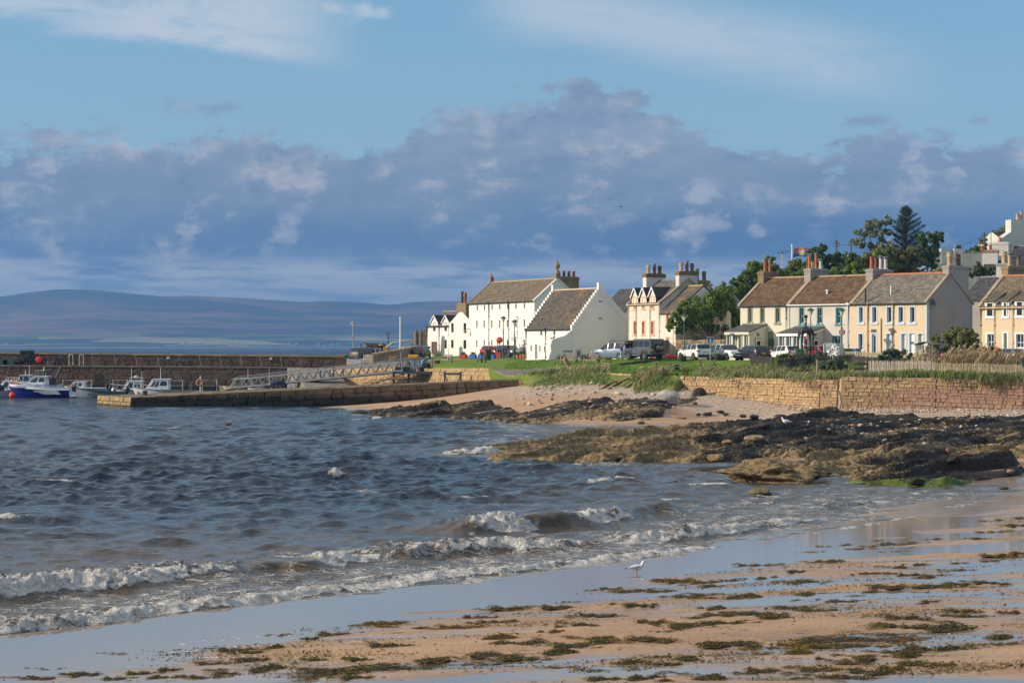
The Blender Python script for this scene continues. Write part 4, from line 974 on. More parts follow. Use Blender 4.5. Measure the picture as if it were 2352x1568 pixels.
gable_shell(h,7,6,5.2,3,M_GREYH);gable_roof(h,7,6,5.2,3,M_SLATE,seed=47)
xw=h.lx(Z(4,1185,0)[0],3);chimney(h,xw,3,1.3,2.0,7.2,h.zz(*Z(4,1185,362),3),M_STONE,M_STONE,[(-.3,1.3,.26,M_OLDPOT,1,True),(.25,1.2,.26,M_OLDPOT,1,False)],.4)
h=House('garage','low garage with a flat grey roof behind the parked four-wheel drives',Z(4,130,0)[0],214.5,30,4.2,'garage')
Lg=h.lx(Z(4,580,0)[0],0);zt=h.zz(*Z(4,350,1060))
mb=MB();mb.b2(0.1,Lg-.1,.1,5.4,-.3,zt-.25);mb.part('wall',M_OLDW,h.o);mb=MB();mb.b2(-.1,Lg+.1,-.15,5.7,zt-.25,zt+.02);mb.part('roof',mat('felt_roof',(.17,.155,.14),.9,var=.25),h.o)
# ---------------------------------------------------------------- cream terrace of three houses
A0=Z(5,487,0)[0];TH=44.5
t0=House('terrace_house','cream terraced house with sage green window bands and brown tiled roof',A0,210,TH,4.3)
h=t0
xs=[0.0,h.lx(Z(5,1064,0)[0]),h.lx(Z(5,1822,0)[0]),h.lx(Z(6,691,0)[0])]
eave=h.zz(*Z(5,489,786));D=8.4;RISE=h.zz(*Z(5,1000,462),D/2)-eave
def houseat(name,label,x):
 v=t0.o.location+Vector((t0.c*x,-t0.s*x,0));g=House(name,label,v.x/v.y*F+CX,v.y,TH,4.3);return g
def hz(k,a,b,c,d):m_=(a+b)/2;return(h.lx(Z(k,a,0)[0]),h.lx(Z(k,b,0)[0]),h.zz(*Z(k,m_,d)),h.zz(*Z(k,m_,c)))
def lean_to(h,xa,xb,pr,zb,zf,m_wall,m_trim,m_surr,nwin,seed):
 """glazed porch with a lean-to roof; door in its right side"""
 g=MB();s0=.75;s1=zf-.28;n=nwin;W_=(xb-xa);pitch=W_/n;hs=[]
 for i in range(n):
  c=xa+pitch*(i+.5);hs.append((c-pitch*.30,c+pitch*.30,s0-.55,s1))
 wall_holes(g,xa,xb,-.5,zf,hs,-pr,.16)
 for x in(xa,xb):g.poly([(x,-pr,-.5),(x,-.01,-.5),(x,-.01,zb-.05),(x,-pr,zf-.05)])
 po=g.part('porch',m_wall,h.o)
 for a,b,c,d in hs:
  f=MB();y=-pr+.07;fw=.06
  f.b2(a,b,y,y+.05,c,c+fw);f.b2(a,b,y,y+.05,d-fw,d);f.b2(a,a+fw,y,y+.05,c+fw,d-fw);f.b2(b-fw,b,y,y+.05,c+fw,d-fw);f.b2((a+b)/2-.03,(a+b)/2+.03,y,y+.045,c+fw,d-fw)
  fo=f.part('porch_window',M_WPAINT,po);q=MB();q.b2(a+fw,b-fw,y+.03,y+.04,c+fw,d-fw);q.part('pane',M_GLASS,fo)
  if m_surr:q=MB();q.b2(a,a+.012,-pr-.004,-pr+.06,c,d);q.b2(a-.07,a,-pr-.02,-pr-.002,c,d);q.part('porch_window_band',m_surr,po)
 r=MB();oh=.2;T=.12;sl=(zb-zf)/pr
 r.prism([(-pr-oh,zf-oh*sl),(.0,zb),(.0,zb+T),(-pr-oh,zf-oh*sl+T)],xa-.15,xb+.12,'X');ro=r.part('porch_roof',mat('felt_grey',(.085,.08,.075),.85,var=.3),po)
 bg_=MB();bg_.prism([(-pr-oh,zf-oh*sl-.22),(-.02,zb-.22),(-.02,zb-.002),(-pr-oh,zf-oh*sl-.002)],xb+.01,xb+.10,'X');bg_.b2(xa-.1,xb+.10,-pr-oh-.03,-pr-oh+.02,zf-oh*sl-.2,zf-oh*sl+.06);bg_.part('fascia',m_trim,po)
 fl=MB();fl.b2(xa-.1,xb+.1,-.05,-.004,zb+.02,zb+.22);fl.part('flashing',M_LEAD,po)
 yc=-pr*.50;dwd=.9;q=MB();x=xb
 q.b2(x+.002,x+.045,yc-dwd/2-.10,yc+dwd/2+.10,.02,2.18)
 fr_=q.part('door_frame',m_surr or M_TEAL,po);q=MB();q.b2(x+.047,x+.085,yc-dwd/2,yc+dwd/2,.03,2.08);do=q.part('porch_door',M_WPAINT,po)
 q=MB();q.b2(x+.087,x+.095,yc-dwd/2+.16,yc+dwd/2-.16,.35,1.9);q.part('pane',M_GLASS,do)
 q=MB();q.lathe([(.19,0),(.17,.07),(.10,.13),(0,.15)],(0,0,0),10);q.xf(Matrix.Translation((x,yc,2.55))@Matrix.Rotation(R(90),4,'Y'));q.part('bulkhead_light',M_LEAD,po)
 return po
def ridge_chim(h,k,pa,pb,pyt,xr_,lxw,m,cope,pots,z0,L_):
 return chim_px(h,0,Z(k,pa,0)[0],Z(k,pb,0)[0],Z(k,0,pyt)[1],L_,lxw,z0,m,cope,pots,.22)
w1=[hz(5,a,b,822,998)for a,b in((585,622),(733,770),(916,957))];dA=hz(5,832,870,1118,1345);dA=(dA[0],dA[1],.05,dA[3]);LA=xs[1]
gable_shell(h,LA,D,eave,RISE,M_CREAM,w1+[dA]);gable_roof(h,LA,D,eave,RISE,M_TILE,w=.33,e=.34,ridge_m=M_RIDGE,seed=51,ov=.2)
for q in w1:window(h,*q,.16,M_WPAINT,.10,vb=());surround(h,*q,M_GREENP,.13,.20,.09,.03,reveal=.16)
plank_door(h,*dA,M_WPAINT,glass=.85);surround(h,*dA,M_GREENP,.13,0,.0,.03,reveal=.14,nm='door_surround')
skew(h,-.06,.34,D,eave,RISE,M_SKEW,th=.24)
xa,xb=h.lx(Z(5,525,0)[0]),h.lx(Z(5,802,0)[0])
lean_to(h,xa,xb,2.9,h.zz(*Z(5,660,1030)),h.zz(*Z(5,430,1112),-2.9),M_CREAM,M_CREAM,M_GREENP,4,1)
gutter(h,0,LA,eave-.12,M_BLACK,-.28);downpipe(h,LA-.22,.1,eave-.1,M_BLACK,.055)
zr=eave+RISE
ridge_chim(h,5,765,948,388,0,.75,M_STONE,M_STONE,[(-.2,1.15,.19,M_TERRA,0,True),(.12,1.1,.17,M_TERRA,0,True)],zr-1.6,.55)
ridge_chim(h,5,1332,1556,352,0,.80,M_GREYH,M_GREYH,[(-.38,1.25,.19,M_TERRA,0,True),(-.22,.75,.21,M_BUFF,0,False),(-.02,1.4,.19,M_TERRA,0,True),(.22,.8,.20,M_OLDW,0,True)],zr-1.5,LA+.4)
pb_=MB();x=h.lx(Z(5,875,0)[0]);z=h.zz(*Z(5,875,1238));pb_.b2(x-.2,x+.2,-.24,-.002,z-.3,z+.25);pb_.lathe([(.2,-.2),(.2,.2)],(x,-.12,z+.25),8,axis='X');pb_.part('letter_box',mat('letterbox_green',(.02,.12,.05),.4),h.o)
h=houseat('terrace_house','off-white terraced house with teal window bands, middle of the cream terrace',xs[1]+.004)
LB=xs[2]-xs[1]
w2=[hz(5,a,b,822,1010)for a,b in((1204,1248),(1420,1468),(1646,1692))];g2=[hz(5,1608,1692,1160,1290)]
gable_shell(h,LB,D,eave,RISE,M_GREYW,w2+g2);gable_roof(h,LB,D,eave,RISE,M_TILE,w=.33,e=.34,ridge_m=M_RIDGE,seed=55,ov=.2)
for q in w2:window(h,*q,.18,M_WPAINT,.10,bars=(.5,));surround(h,*q,M_TEAL,.10,.20,.09,.03,reveal=.17)
for q in g2:window(h,*q,.18,M_WPAINT,.09,vb=(.5,));surround(h,*q,M_TEAL,.10,.20,.09,.03,reveal=.17)
skew(h,.12,.42,D,eave,RISE,M_SKEW,th=.22)
lean_to(h,h.lx(Z(5,1150,0)[0]),h.lx(Z(5,1494,0)[0]),2.9,h.zz(*Z(5,1320,1058)),h.zz(*Z(5,1040,1130),-2.9),M_GREYW,M_WPAINT,M_TEAL,4,2)
q=MB();q.b2(.10,.24,-.012,-.001,0,eave-.1);q.part('corner_band',M_TEAL,h.o)
gutter(h,0,LB,eave-.12,M_WPAINT,-.28);downpipe(h,LB-.35,.1,eave-.1,M_WPAINT,.07)
q=MB();rx,rt=LB*.50,.33;ryy=D/2*rt;rz_=eave+RISE*rt;q.tube([(rx,ryy,rz_),(rx,ryy,rz_+.38)],.11,8);q.lathe([(.18,0),(.18,.12),(.05,.16)],(rx,ryy,rz_+.36),8);q.part('roof_vent',M_WPAINT,h.o)
h=houseat('terrace_house','peach terraced house with pale blue window bands and bare grey gable',xs[2]+.004)
LC=xs[3]-xs[2]
w3=[hz(6,a,b,1003,1142)for a,b in((90,124),(209,246),(341,380),(445,484),(548,588))];g3=[hz(6,a,b,1243,1385)for a,b in((86,122),(336,376),(470,508),(621,660))];d3=[hz(6,205,244,1243,1400),hz(6,543,586,1240,1400)]
d3=[(a,b,.05,d)for a,b,c,d in d3]
gable_shell(h,LC,D,eave,RISE,M_SAND,w3+g3+d3)
q=MB();q.add([(LC+.012,-.0,-.5),(LC+.012,D,-.5),(LC+.012,D,eave),(LC+.012,D/2,eave+RISE),(LC+.012,0,eave)],[(0,1,2,3,4)]);q.part('gable_harling',harl('gable_grey',(.40,.345,.31),.12),h.o)
gable_roof(h,LC,D,eave,RISE,slate_mat('mixed_slate',(.115,.102,.085),(.225,.20,.165),(.27,.20,.10),.35),w=.33,e=.27,ridge_m=mat('red_ridge',(.42,.15,.06),.8,var=.25),seed=61,ov=.2)
for i,q in enumerate(w3):window(h,*q,.20,M_WPAINT,.09);surround(h,*q,M_BLUEP,.13,.22,.09,.03,reveal=.19)
for i,q in enumerate(g3):window(h,*q,.20,M_WPAINT,.08,glass=M_BLINDW if i else None,bars=(.2,.35,.5,.65,.8)if i else());surround(h,*q,M_BLUEP,.13,.22,.05,.03,reveal=.19)
plank_door(h,*d3[0],M_WPAINT,glass=.8);plank_door(h,*d3[1],M_WPAINT)
q=MB();xm=(d3[1][0]+d3[1][1])/2
for k in range(5):
 a0,a1=math.pi*k/5+.05,math.pi*(k+1)/5-.05;z=1.55;q.poly([(xm+.02*math.cos(a0),.136,z),(xm+.26*math.cos(a0),.136,z+.26*math.sin(a0)),(xm+.26*math.cos(a1),.136,z+.26*math.sin(a1))])
q.part('fanlight',M_GLASS,h.o)
for d_ in d3:surround(h,*d_,M_BLUEP,.13,0,.0,.03,reveal=.14,nm='door_surround')
q=MB();q.b2(LC-.02,LC+.10,-.05,.35,1.9,eave);q.b2(LC-.10,LC+.22,-.16,.55,1.35,1.55);q.prism([(LC-.1,1.55),(LC+.25,1.55),(LC+.10,1.9),(LC-.02,1.9)],-.10,.5,'Y');q.part('corner_quoin',M_BLUEP,h.o)
skew(h,LC-.04,.30,D,eave,RISE,M_SKEW,th=.14);skew(h,.12,.42,D,eave,RISE,M_SKEW,th=.20)
for x in(170,398):downpipe(h,h.lx(Z(6,x,0)[0]),.1,eave-.1,M_BUFFP,.075)
x=h.lx(Z(6,288,0)[0]);q=MB();q.tube([(x,-.08,.1),(x,-.08,h.zz(*Z(6,288,1105)))],.06,7);q.part('waste_pipe',M_BUFFP,h.o)
q=MB();x=h.lx(Z(6,222,0)[0]);z=h.zz(*Z(6,222,1216));q.b2(x-.3,x+.3,-.04,-.002,z-.16,z+.16);q.part('wall_plaque',mat('plaque',(.07,.06,.06),.6),h.o)
gutter(h,0,LC,eave-.12,M_BLACK,-.28)
ridge_chim(h,6,212,392,668,0,.85,M_GREYH,M_GREYH,[(-.38,1.2,.20,M_TERRA,0,False),(-.16,1.15,.20,mat('maroon_pot',(.20,.05,.04),.7),0,False),(.08,1.1,.20,M_OLDW,0,True),(.32,1.05,.21,M_OLDW,0,True)],zr-1.5,.35)
ridge_chim(h,6,893,1072,638,0,.70,harl('gable_grey',None),M_GREYH,[(-.30,1.3,.24,M_BUFF,1,False),(0.02,1.1,.2,M_OLDPOT,1,True),(.16,1.15,.2,M_OLDPOT,0,False)],zr-1.9,LC+.02)
for xq,m_,hg,sl_ in((158,M_BLACK,1.5,-.1),(378,M_WPAINT,1.0,1.05)):
 x=h.lx(Z(6,xq,0)[0])if sl_<0 else h.lx(Z(6,378,0)[0],1.1);z=eave if sl_<0 else eave+RISE*1.05/(D/2);q=MB();q.tube([(x,sl_-.1 if sl_<0 else sl_,z-.1),(x,sl_-.1 if sl_<0 else sl_,z+hg)],.075,7);q.part('vent_pipe',m_,h.o)
ds=MB();ds.lathe([(.02,0),(.2,.02),(.34,.08),(.42,.16)],(0,0,0),14);ds.xf(Matrix.Translation((LC+.30,h.gy(Z(6,728,0)[0],LC),h.gz(*Z(6,728,962),LC)))@Matrix.Rotation(R(70),4,'Y')@Matrix.Rotation(R(-20),4,'X'));ds.bar((LC,h.gy(Z(6,740,0)[0],LC),h.gz(*Z(6,740,985),LC)),(LC+.3,h.gy(Z(6,732,0)[0],LC),h.gz(*Z(6,728,965),LC)),.05);ds.part('satellite_dish',M_BLACK,h.o)
HC=h
# ---------------------------------------------------------------- nearest house at the right edge
h=House('peach_house','peach house with white dormer windows beside the grey gable',Z(6,1172,0)[0],183,TH,4.25)
L=13.0;eave=h.zz(*Z(6,1175,1003));D=8.4;rise=h.zz(*Z(6,1540,728),D/2)-eave;sy=lambda z:(z-eave)/rise*D/2
ups=[hz(6,1233,1297,962,1090),hz(6,1384,1419,958,1090),hz(6,1500,1562,950,1085)];los=[hz(6,1238,1298,1245,1362),hz(6,1497,1566,1245,1370)];dd_=hz(6,1386,1418,1236,1372);dd_=(dd_[0],dd_[1],.05,dd_[3])
gable_shell(h,L,D,eave,rise,M_SAND,[(a,b,c,min(d,eave))for a,b,c,d in ups]+los+[dd_])
gable_roof(h,L,D,eave,rise,M_SLATEB,w=.33,e=.27,ridge_m=mat('red_ridge',None),seed=71,ov=.2)
for a,b,c,d in ups:
 if d>eave:
  q=MB();q.b2(a-.18,b+.18,-.02,.0,eave-.02,d+.14);q.part('dormer',M_WPAINT,h.o);z1=d+.16;yb=sy(z1+.9)
  r_=MB();x0,x1=a-.28,b+.28;vs=[(x0,-.25,z1),(x1,-.25,z1),(x1,yb,z1+.9+.1),(x0,yb,z1+.9+.1)];r_.add(vs+[(p,q_,w_-.12)for p,q_,w_ in vs],[(0,1,2,3),(7,6,5,4),(0,4,5,1),(1,5,6,2),(2,6,7,3),(3,7,4,0)]);r_.part('dormer_roof',M_SLATEB,h.o)
  r_=MB()
  for x in(a-.2,b+.2):r_.add([(x,-.01,eave-.05),(x,-.01,z1-.1),(x,yb,z1+.85)],[(0,1,2)])
  r_.part('dormer_cheek',M_WPAINT,h.o);window(h,a,b,c,d,-.09,M_WPAINT,.08,bars=(.5,),vb=(.5,)if b-a>.9 else(),dep=.06)
 else:window(h,a,b,c,d,.12,M_WPAINT,.08,bars=(.5,),vb=(.5,)if b-a>.9 else())
 surround(h,a,b,c,d,M_WPAINT,.15,.16,.05,.03,reveal=.1)
for q in los:window(h,*q,.14,M_WPAINT,.08,bars=(.4,),vb=(.5,));surround(h,*q,M_WPAINT,.15,.14,.03,.03,reveal=.14)
plank_door(h,*dd_,mat('pale_green_paint',(.42,.46,.36),.5),glass=.6);surround(h,*dd_,M_WPAINT,.15,0,.0,.03,reveal=.14,nm='door_surround')
skew(h,-.04,.34,D,eave,rise,M_SKEW)
for x in(1305,1472):downpipe(h,h.lx(Z(6,x,0)[0]),.1,eave-.1,M_BUFFP,.05)
downpipe(h,.12,.1,eave-.1,mat('maroon_paint',(.10,.03,.03),.5),.05)
gutter(h,0,L,eave-.12,M_BUFFP,-.27)
chim_px(h,0,Z(6,1425,0)[0],Z(6,1600,0)[0],Z(6,0,645)[1],.45,.7,eave+rise-1.8,M_STONE,M_STONE,[(-.25,1.0,.2,M_BUFF,0,True),(.2,.9,.2,M_OLDPOT,0,False)],.25)
# ---------------------------------------------------------------- houses up the slope behind
def back_house(name,label,k,xl,xr_,yb,d,th,ez,rz_,D_,wm,rm,z0,seed,chs=()):
 h=House(name,label,Z(k,xl,0)[0],d,th,z0);L_=h.lx(Z(k,xr_,0)[0]);e_=h.zz(*Z(k,xl,ez));r_=h.zz(*Z(k,(xl+xr_)/2,rz_),D_/2)-e_
 gable_shell(h,L_,D_,e_,r_,wm);gable_roof(h,L_,D_,e_,r_,rm,seed=seed,ridge_m=M_LEAD)
 for(xq,yt,lw_,dw_,mm,pots)in chs:
  xw=h.lx(Z(k,xq,0)[0],D_/2);chimney(h,xw,D_/2,lw_,dw_,e_+r_-1.2,h.zz(*Z(k,xq,yt),D_/2),mm,mm,pots,.25)
 return h,L_,e_,r_
back_house('slate_roof_house','house with a dark slate roof just behind the bare grey gable',6,1010,1330,0,222,TH,940,742,8.0,M_GREYH,M_SLATED,4.5,81)
h,L_,e_,r_=back_house('hill_house','white harled house with slate roof and broad grey chimney up the slope',6,1430,1700,0,262,25,600,462,8.0,M_OLDW,M_SLATED,9.5,83,[(1355,430,2.6,2.2,M_OLDW,[(-.1,.7,.2,M_TERRA,0,False)])])
h,L_,e_,r_=back_house('gable_house','tall weathered white gable with two terracotta pots, highest on the slope',6,1400,1640,0,285,-20,420,330,7.0,M_OLDW,M_SLATE,10.0,85)
mb=MB();gx0,gx1=h.lx(Z(6,1335,0)[0],-1.2),h.lx(Z(6,1640,0)[0],-1.2);ca,cb=h.lx(Z(6,1452,0)[0],-1.2),h.lx(Z(6,1600,0)[0],-1.2);zt=h.zz(*Z(6,1520,222),-1.2);zs_=h.zz(*Z(6,1452,330),-1.2);zb_=h.zz(*Z(6,1340,410),-1.2)
mb.prism([(gx0,0),(gx1,0),(gx1,zs_),(cb,zs_),(cb,zt),(ca,zt),(ca,zs_),(gx0,zb_)],-1.2,.2,'Y');gp=mb.part('gable_wall',M_OLDW,h.o)
for xq,hg in((1510,.9),(1545,1.25)):pot(h.o,h.lx(Z(6,xq,0)[0],-.5),-.5,zt,hg,.25,M_BUFF,0)
h=House('chimney_cottage','low cottage with a blotched white chimney below the hill house',Z(6,1192,0)[0],240,20,6.5);L_=6.5;
gable_shell(h,L_,6,h.zz(*Z(6,1192,700)),1.6,M_OLDW);gable_roof(h,L_,6,h.zz(*Z(6,1192,700)),1.6,M_SLATED,seed=87)
xa,xb=h.lx(Z(6,1192,0)[0],2),h.lx(Z(6,1332,0)[0],2);chimney(h,(xa+xb)/2,2.6,xb-xa,1.2,2,h.zz(*Z(6,1260,497),2),M_OLDW,M_STONE,[(-.1,.6,.2,M_TERRA,0,False)],.25)
pot(h.o,(xa+xb)/2-1.0,2.6,h.zz(*Z(6,1260,497),2)+.05,.55,.2,M_TERRA,0)
h=House('buff_chimney_cottage','cottage with a broad pinkish chimney and buff pots behind the peach house',Z(6,1318,0)[0],222,20,5.5);xa,xb=0,h.lx(Z(6,1440,0)[0])
gable_shell(h,9,6,h.zz(*Z(6,1380,745)),1.0,M_GREYH);gable_roof(h,9,6,h.zz(*Z(6,1380,745)),1.0,M_SLATED,seed=89)
c=chimney(h,(xa+xb)/2,.7,xb-xa,1.3,2,h.zz(*Z(6,1380,618)),M_PEACH,M_GREYH,[],.2);zt=h.zz(*Z(6,1380,618));pot(c,h.lx(Z(6,1385,0)[0]),.7,zt,1.4,.3,M_BUFF,1)
h=House('garden_wall','long bluish white garden wall on the slope beside the dark trees',Z(6,762,0)[0],268,-6,9.0,'wall')
L_=h.lx(Z(6,1195,0)[0]);zt=h.zz(*Z(6,1000,518));mb=MB();mb.b2(0,L_,0,.4,-4,zt);a=h.lx(Z(6,840,0)[0]);mb.part('wall',M_OLDW,h.o)
mb=MB();mb.b2(-.05,L_,-.08,.48,zt,zt+.15);mb.part('wall_cope',M_GREYH,h.o)
for x in(862,980):
 q=MB();c_=h.lx(Z(6,x,0)[0]);q.b2(c_-.6,c_+.6,-.15,.55,zt-1.5,zt+.55);q.part('pier',M_OLDW,h.o)
def stone_wall(name,label,p0,p1,z0a,z0b,hgt,th,seed,cat='wall',row=.32,cols=((.34,.24,.15),(.25,.165,.10),(.20,.15,.11)),limit=300,kind=None,top=None,batter=0.0,lens=(.4,.9),mname='rubble'):
 """wall of single stones from p0 to p1 (world xy); every stone is an object until the limit"""
 p0,p1=Vector((*p0,0)),Vector((*p1,0));Lw=(p1-p0).length;ang=math.atan2(p1.y-p0.y,p1.x-p0.x)
 o=thing(name,label,cat,(p0.x,p0.y,0),ang)
 r=np.random.default_rng(seed)
 base=MB();base.add([(0,.07,z0a-.4),(Lw,.07,z0b-.4),(Lw,th,z0b-.4),(0,th,z0a-.4),(0,.07+batter*hgt,z0a+hgt-.04),(Lw,.07+batter*hgt,z0b+hgt-.04),(Lw,th,z0b+hgt-.04),(0,th,z0a+hgt-.04)],[(3,2,1,0),(4,5,6,7),(0,1,5,4),(1,2,6,5),(2,3,7,6),(3,0,4,7)]);base.part('core',mat('mortar',(.30,.245,.18),.95,var=.2),o)
 return o,Lw,r
STONE_ME={}
def stone_mesh(k,m):
 key=(k,m.name)
 if key not in STONE_ME:
  r=random.Random(k);mb=MB();j=lambda s:s*(1+r.uniform(-.10,.10));vs=[]
  for y,sc in((.5,1.0),(-.34,.98),(-.5,.88)):
   for x,z in((-.5,-.5),(.5,-.5),(.5,.5),(-.5,.5)):vs.append((j(x)*sc+r.uniform(-.02,.02),y+r.uniform(-.04,.04),j(z)*sc+r.uniform(-.02,.02)))
  mb.add(vs,[(0,1,5,4),(1,2,6,5),(2,3,7,6),(3,0,4,7),(4,5,9,8),(5,6,10,9),(6,7,11,10),(7,4,8,11),(8,9,10,11)]);STONE_ME[key]=mb.mesh('stone',m)
 return STONE_ME[key]
def stone_color(name,pal,rough=.9,dark=None):
 def fn(t,b):
  rr=t.rand();p=t.obj();w=t.pos()
  nd=t.n('ShaderNodeValToRGB');nd.color_ramp.interpolation='CONSTANT';els=nd.color_ramp.elements
  els[0].position=0;els[0].color=(*pal[0],1);els[1].position=1/len(pal);els[1].color=(*pal[1],1)
  for i in range(2,len(pal)):e=els.new(i/len(pal));e.color=(*pal[i],1)
  t.put(nd.inputs[0],rr);c=E(t,nd.outputs[0])
  n=t.noise(w,3.0,5,.65);c=t.mix(t.sstep(n,.35,.7)*.5,c,tuple(sum(q[i]for q in pal)/len(pal)*.75 for i in range(3)))
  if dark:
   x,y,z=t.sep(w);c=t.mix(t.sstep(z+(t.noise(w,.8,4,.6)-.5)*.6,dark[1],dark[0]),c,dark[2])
  t.put(b.inputs['Base Color'],c);b.inputs['Roughness'].default_value=rough;b.inputs['Specular IOR Level'].default_value=.25
  t.put(b.inputs['Normal'],t.bump(t.noise(w,7,6,.7),.8,.08))
 return mat(name,None,fn=fn)
def courses(Lw,z_lo,z_hi,rows,lens,seed,skip=None,gap=.016):
 """stones of a coursed face, local x along the wall: (x, z, width, height)"""
 r=np.random.default_rng(seed);st=[]
 top=max(z_hi(Lw*i/20)for i in range(21));bot=min(z_lo(Lw*i/20)for i in range(21));z=top
 while z>bot+.05:
  rh=rows*r.uniform(.72,1.3);x=-r.uniform(0,lens[0])
  while x<Lw:
   w=r.uniform(*lens);xa,xb=max(0,x),min(Lw,x+w);x+=w
   if xb-xa<.12:continue
   xm=(xa+xb)/2;zc=z-rh/2+z_hi(xm)-top
   if zc<z_lo(xm)+rh*.1 or(skip and skip(xm,zc)):continue
   st.append((xm,zc,xb-xa-gap,rh-gap))
  z-=rh
 return st
def set_stones(o,faces,limit=300,dep=.22,seed=1,jitter=.035,name='stone'):
 """faces = [(p0, p1, batter, top z, stones, pick material)]; the largest become parts of o, the rest one part"""
 r=np.random.default_rng(seed);al=[]
 inv=o.matrix_basis.inverted()
 for p0,p1,bat,ztop,st,pick in faces:
  ang=math.atan2(p1[1]-p0[1],p1[0]-p0[0]);c,s_=math.cos(ang),math.sin(ang)
  for x,z,w,hh in st:al.append((w*hh,p0,ang,c,s_,bat,ztop,x,z,w,hh,pick))
 al.sort(key=lambda q:-q[0]);rest={}
 for i,(_,p0,ang,c,s_,bat,ztop,x,z,w,hh,pick)in enumerate(al):
  ly=-bat*(ztop-z)+dep/2-r.uniform(0,jitter);m=pick(p0[0]+x*c,p0[1]+x*s_,z)
  X_,Y_=p0[0]+x*c-ly*s_,p0[1]+x*s_+ly*c
  if i<limit:
   k=link(name,stone_mesh(int(r.integers(12)),m),o,inv@Vector((X_,Y_,z)));k.scale=(w,dep,hh);k.rotation_euler=(r.normal(0,.02)-math.atan(bat),r.normal(0,.02),ang+r.normal(0,.025))
  else:rest.setdefault(m.name,(m,MB()))[1].box((X_-o.location.x,Y_-o.location.y,z-o.location.z),(w,dep,hh),ang)
 for m,mb in rest.values():mb.part('small_stones',m,o,kind='stuff')
def core(o,line,zlo,zhi,th,bat,m,inset=.10):
 """solid mortar body behind the stones; line = world points"""
 for i,(a,b)in enumerate(zip(line[:-1],line[1:])):
  e=Vector((b[0]-a[0],b[1]-a[1],0));L_=e.length;e.normalize();nrm=Vector((-e.y,e.x,0));mb=MB();vs=[]
  for p,k in((a,i),(b,i+1)):
   for y,z in((inset-bat*(zhi[k]-zlo[k]),zlo[k]),(th,zlo[k]),(th,zhi[k]-.03),(inset,zhi[k]-.03)):vs.append(Vector((p[0],p[1],0))+nrm*y+Vector((0,0,z))-o.location)
  mb.add(vs,[(0,1,2,3),(7,6,5,4),(0,4,5,1),(1,5,6,2),(2,6,7,3),(3,7,4,0)]);mb.part('core',m,o)
# ================================================================== WALLS, PIER, HARBOUR
MORTAR=mat('mortar',(.45,.33,.20),.95,var=.2);MORTARD=mat('dark_mortar',(.12,.085,.05),.95,var=.2)
def gl(k,x,y,dmin=140,dmax=340):
 """where the sight line through a reading meets the green"""
 px,py=Z(k,x,y)if k else(x,y);ds=np.linspace(dmin,dmax,400);X=(px-CX)/F*ds;zr=H-(py-HY)/F*ds
 zl=LAND(X,ds);f=zr-zl;i=np.where((f[:-1]>0)&(f[1:]<=0))[0]
 d=ds[i[0]]if len(i)else(dmax if f[-1]>0 else dmin)
 return Vector(((px-CX)/F*d,d,land_z((px-CX)/F*d,d)))
def on(k,x,d):px=Z(k,x,0)[0]if k else x;X=(px-CX)/F*d;return Vector((X,d,land_z(X,d)))
# ---- sea wall
SY=stone_color('sea_wall_yellow',[(.50,.345,.175),(.46,.31,.155),(.42,.285,.15),(.50,.36,.20),(.44,.28,.14),(.38,.26,.155),(.52,.37,.205)])
SR=stone_color('sea_wall_red',[(.43,.245,.165),(.40,.235,.165),(.46,.275,.185),(.41,.27,.18),(.37,.22,.16),(.46,.30,.19)])
pts=[((a-CX)/F*b,b)for a,b,_ in WALLTOP[1:]];zt=[c for _,_,c in WALLTOP[1:]]
sw=thing('sea_wall','long sea wall of yellow and red sandstone blocks behind the rocks','wall',(pts[3][0],pts[3][1],0));bpy.context.view_layer.update()
rw=np.random.default_rng(8)
def pick_sea(x,y,z):
 px=CX+x/y*F;t=np.clip((px-1960)/130,0,1)*np.clip((2.75-z)/.5,0.05,1);t=max(t,.12*(px>1800))
 if px>2200:t=max(t,.55)
 return SR if rw.random()<t else SY
faces=[]
for i,(a,b)in enumerate(zip(pts[:-1],pts[1:])):
 Lw=math.hypot(b[0]-a[0],b[1]-a[1])
 if Lw<.4:continue
 f=lambda x,a=a,b=b,Lw=Lw:(a[0]+(b[0]-a[0])*x/Lw,a[1]+(b[1]-a[1])*x/Lw)
 zh=lambda x,i=i,Lw=Lw:zt[i]+(zt[i+1]-zt[i])*x/Lw
 zl=lambda x,f=f:float(beach(*[np.array([v])for v in(f(x)[0],f(x)[1]-.3)])[0])-.25
 big=i>=4
 st=courses(Lw,zl,zh,.22 if not big else .25,(.18,.55),100+i)
 faces.append((a,b,.14,zh(Lw/2),st,pick_sea))
vis=[q for q in faces if CX+q[0][0]/q[0][1]*F<2352]
set_stones(sw,vis,300,.26,3,.07)
core(sw,pts,[min(.4,float(beach(np.array([p[0]]),np.array([p[1]]))[0])-.6)for p in pts],zt,1.0,.14,MORTAR,.12)
q=MB();b_=Vector(ZP(8,450,560,145.0));zb_=float(beach(np.array([b_.x]),np.array([143.6]))[0]);q.bar((b_.x-.12-sw.location.x,145.05-sw.location.y-.55,zb_),(b_.x-.30-sw.location.x,145.05-sw.location.y+.02,2.35),.13,.07);q.part('leaning_plank',mat('driftwood',(.30,.25,.20),.9,var=.25),sw)
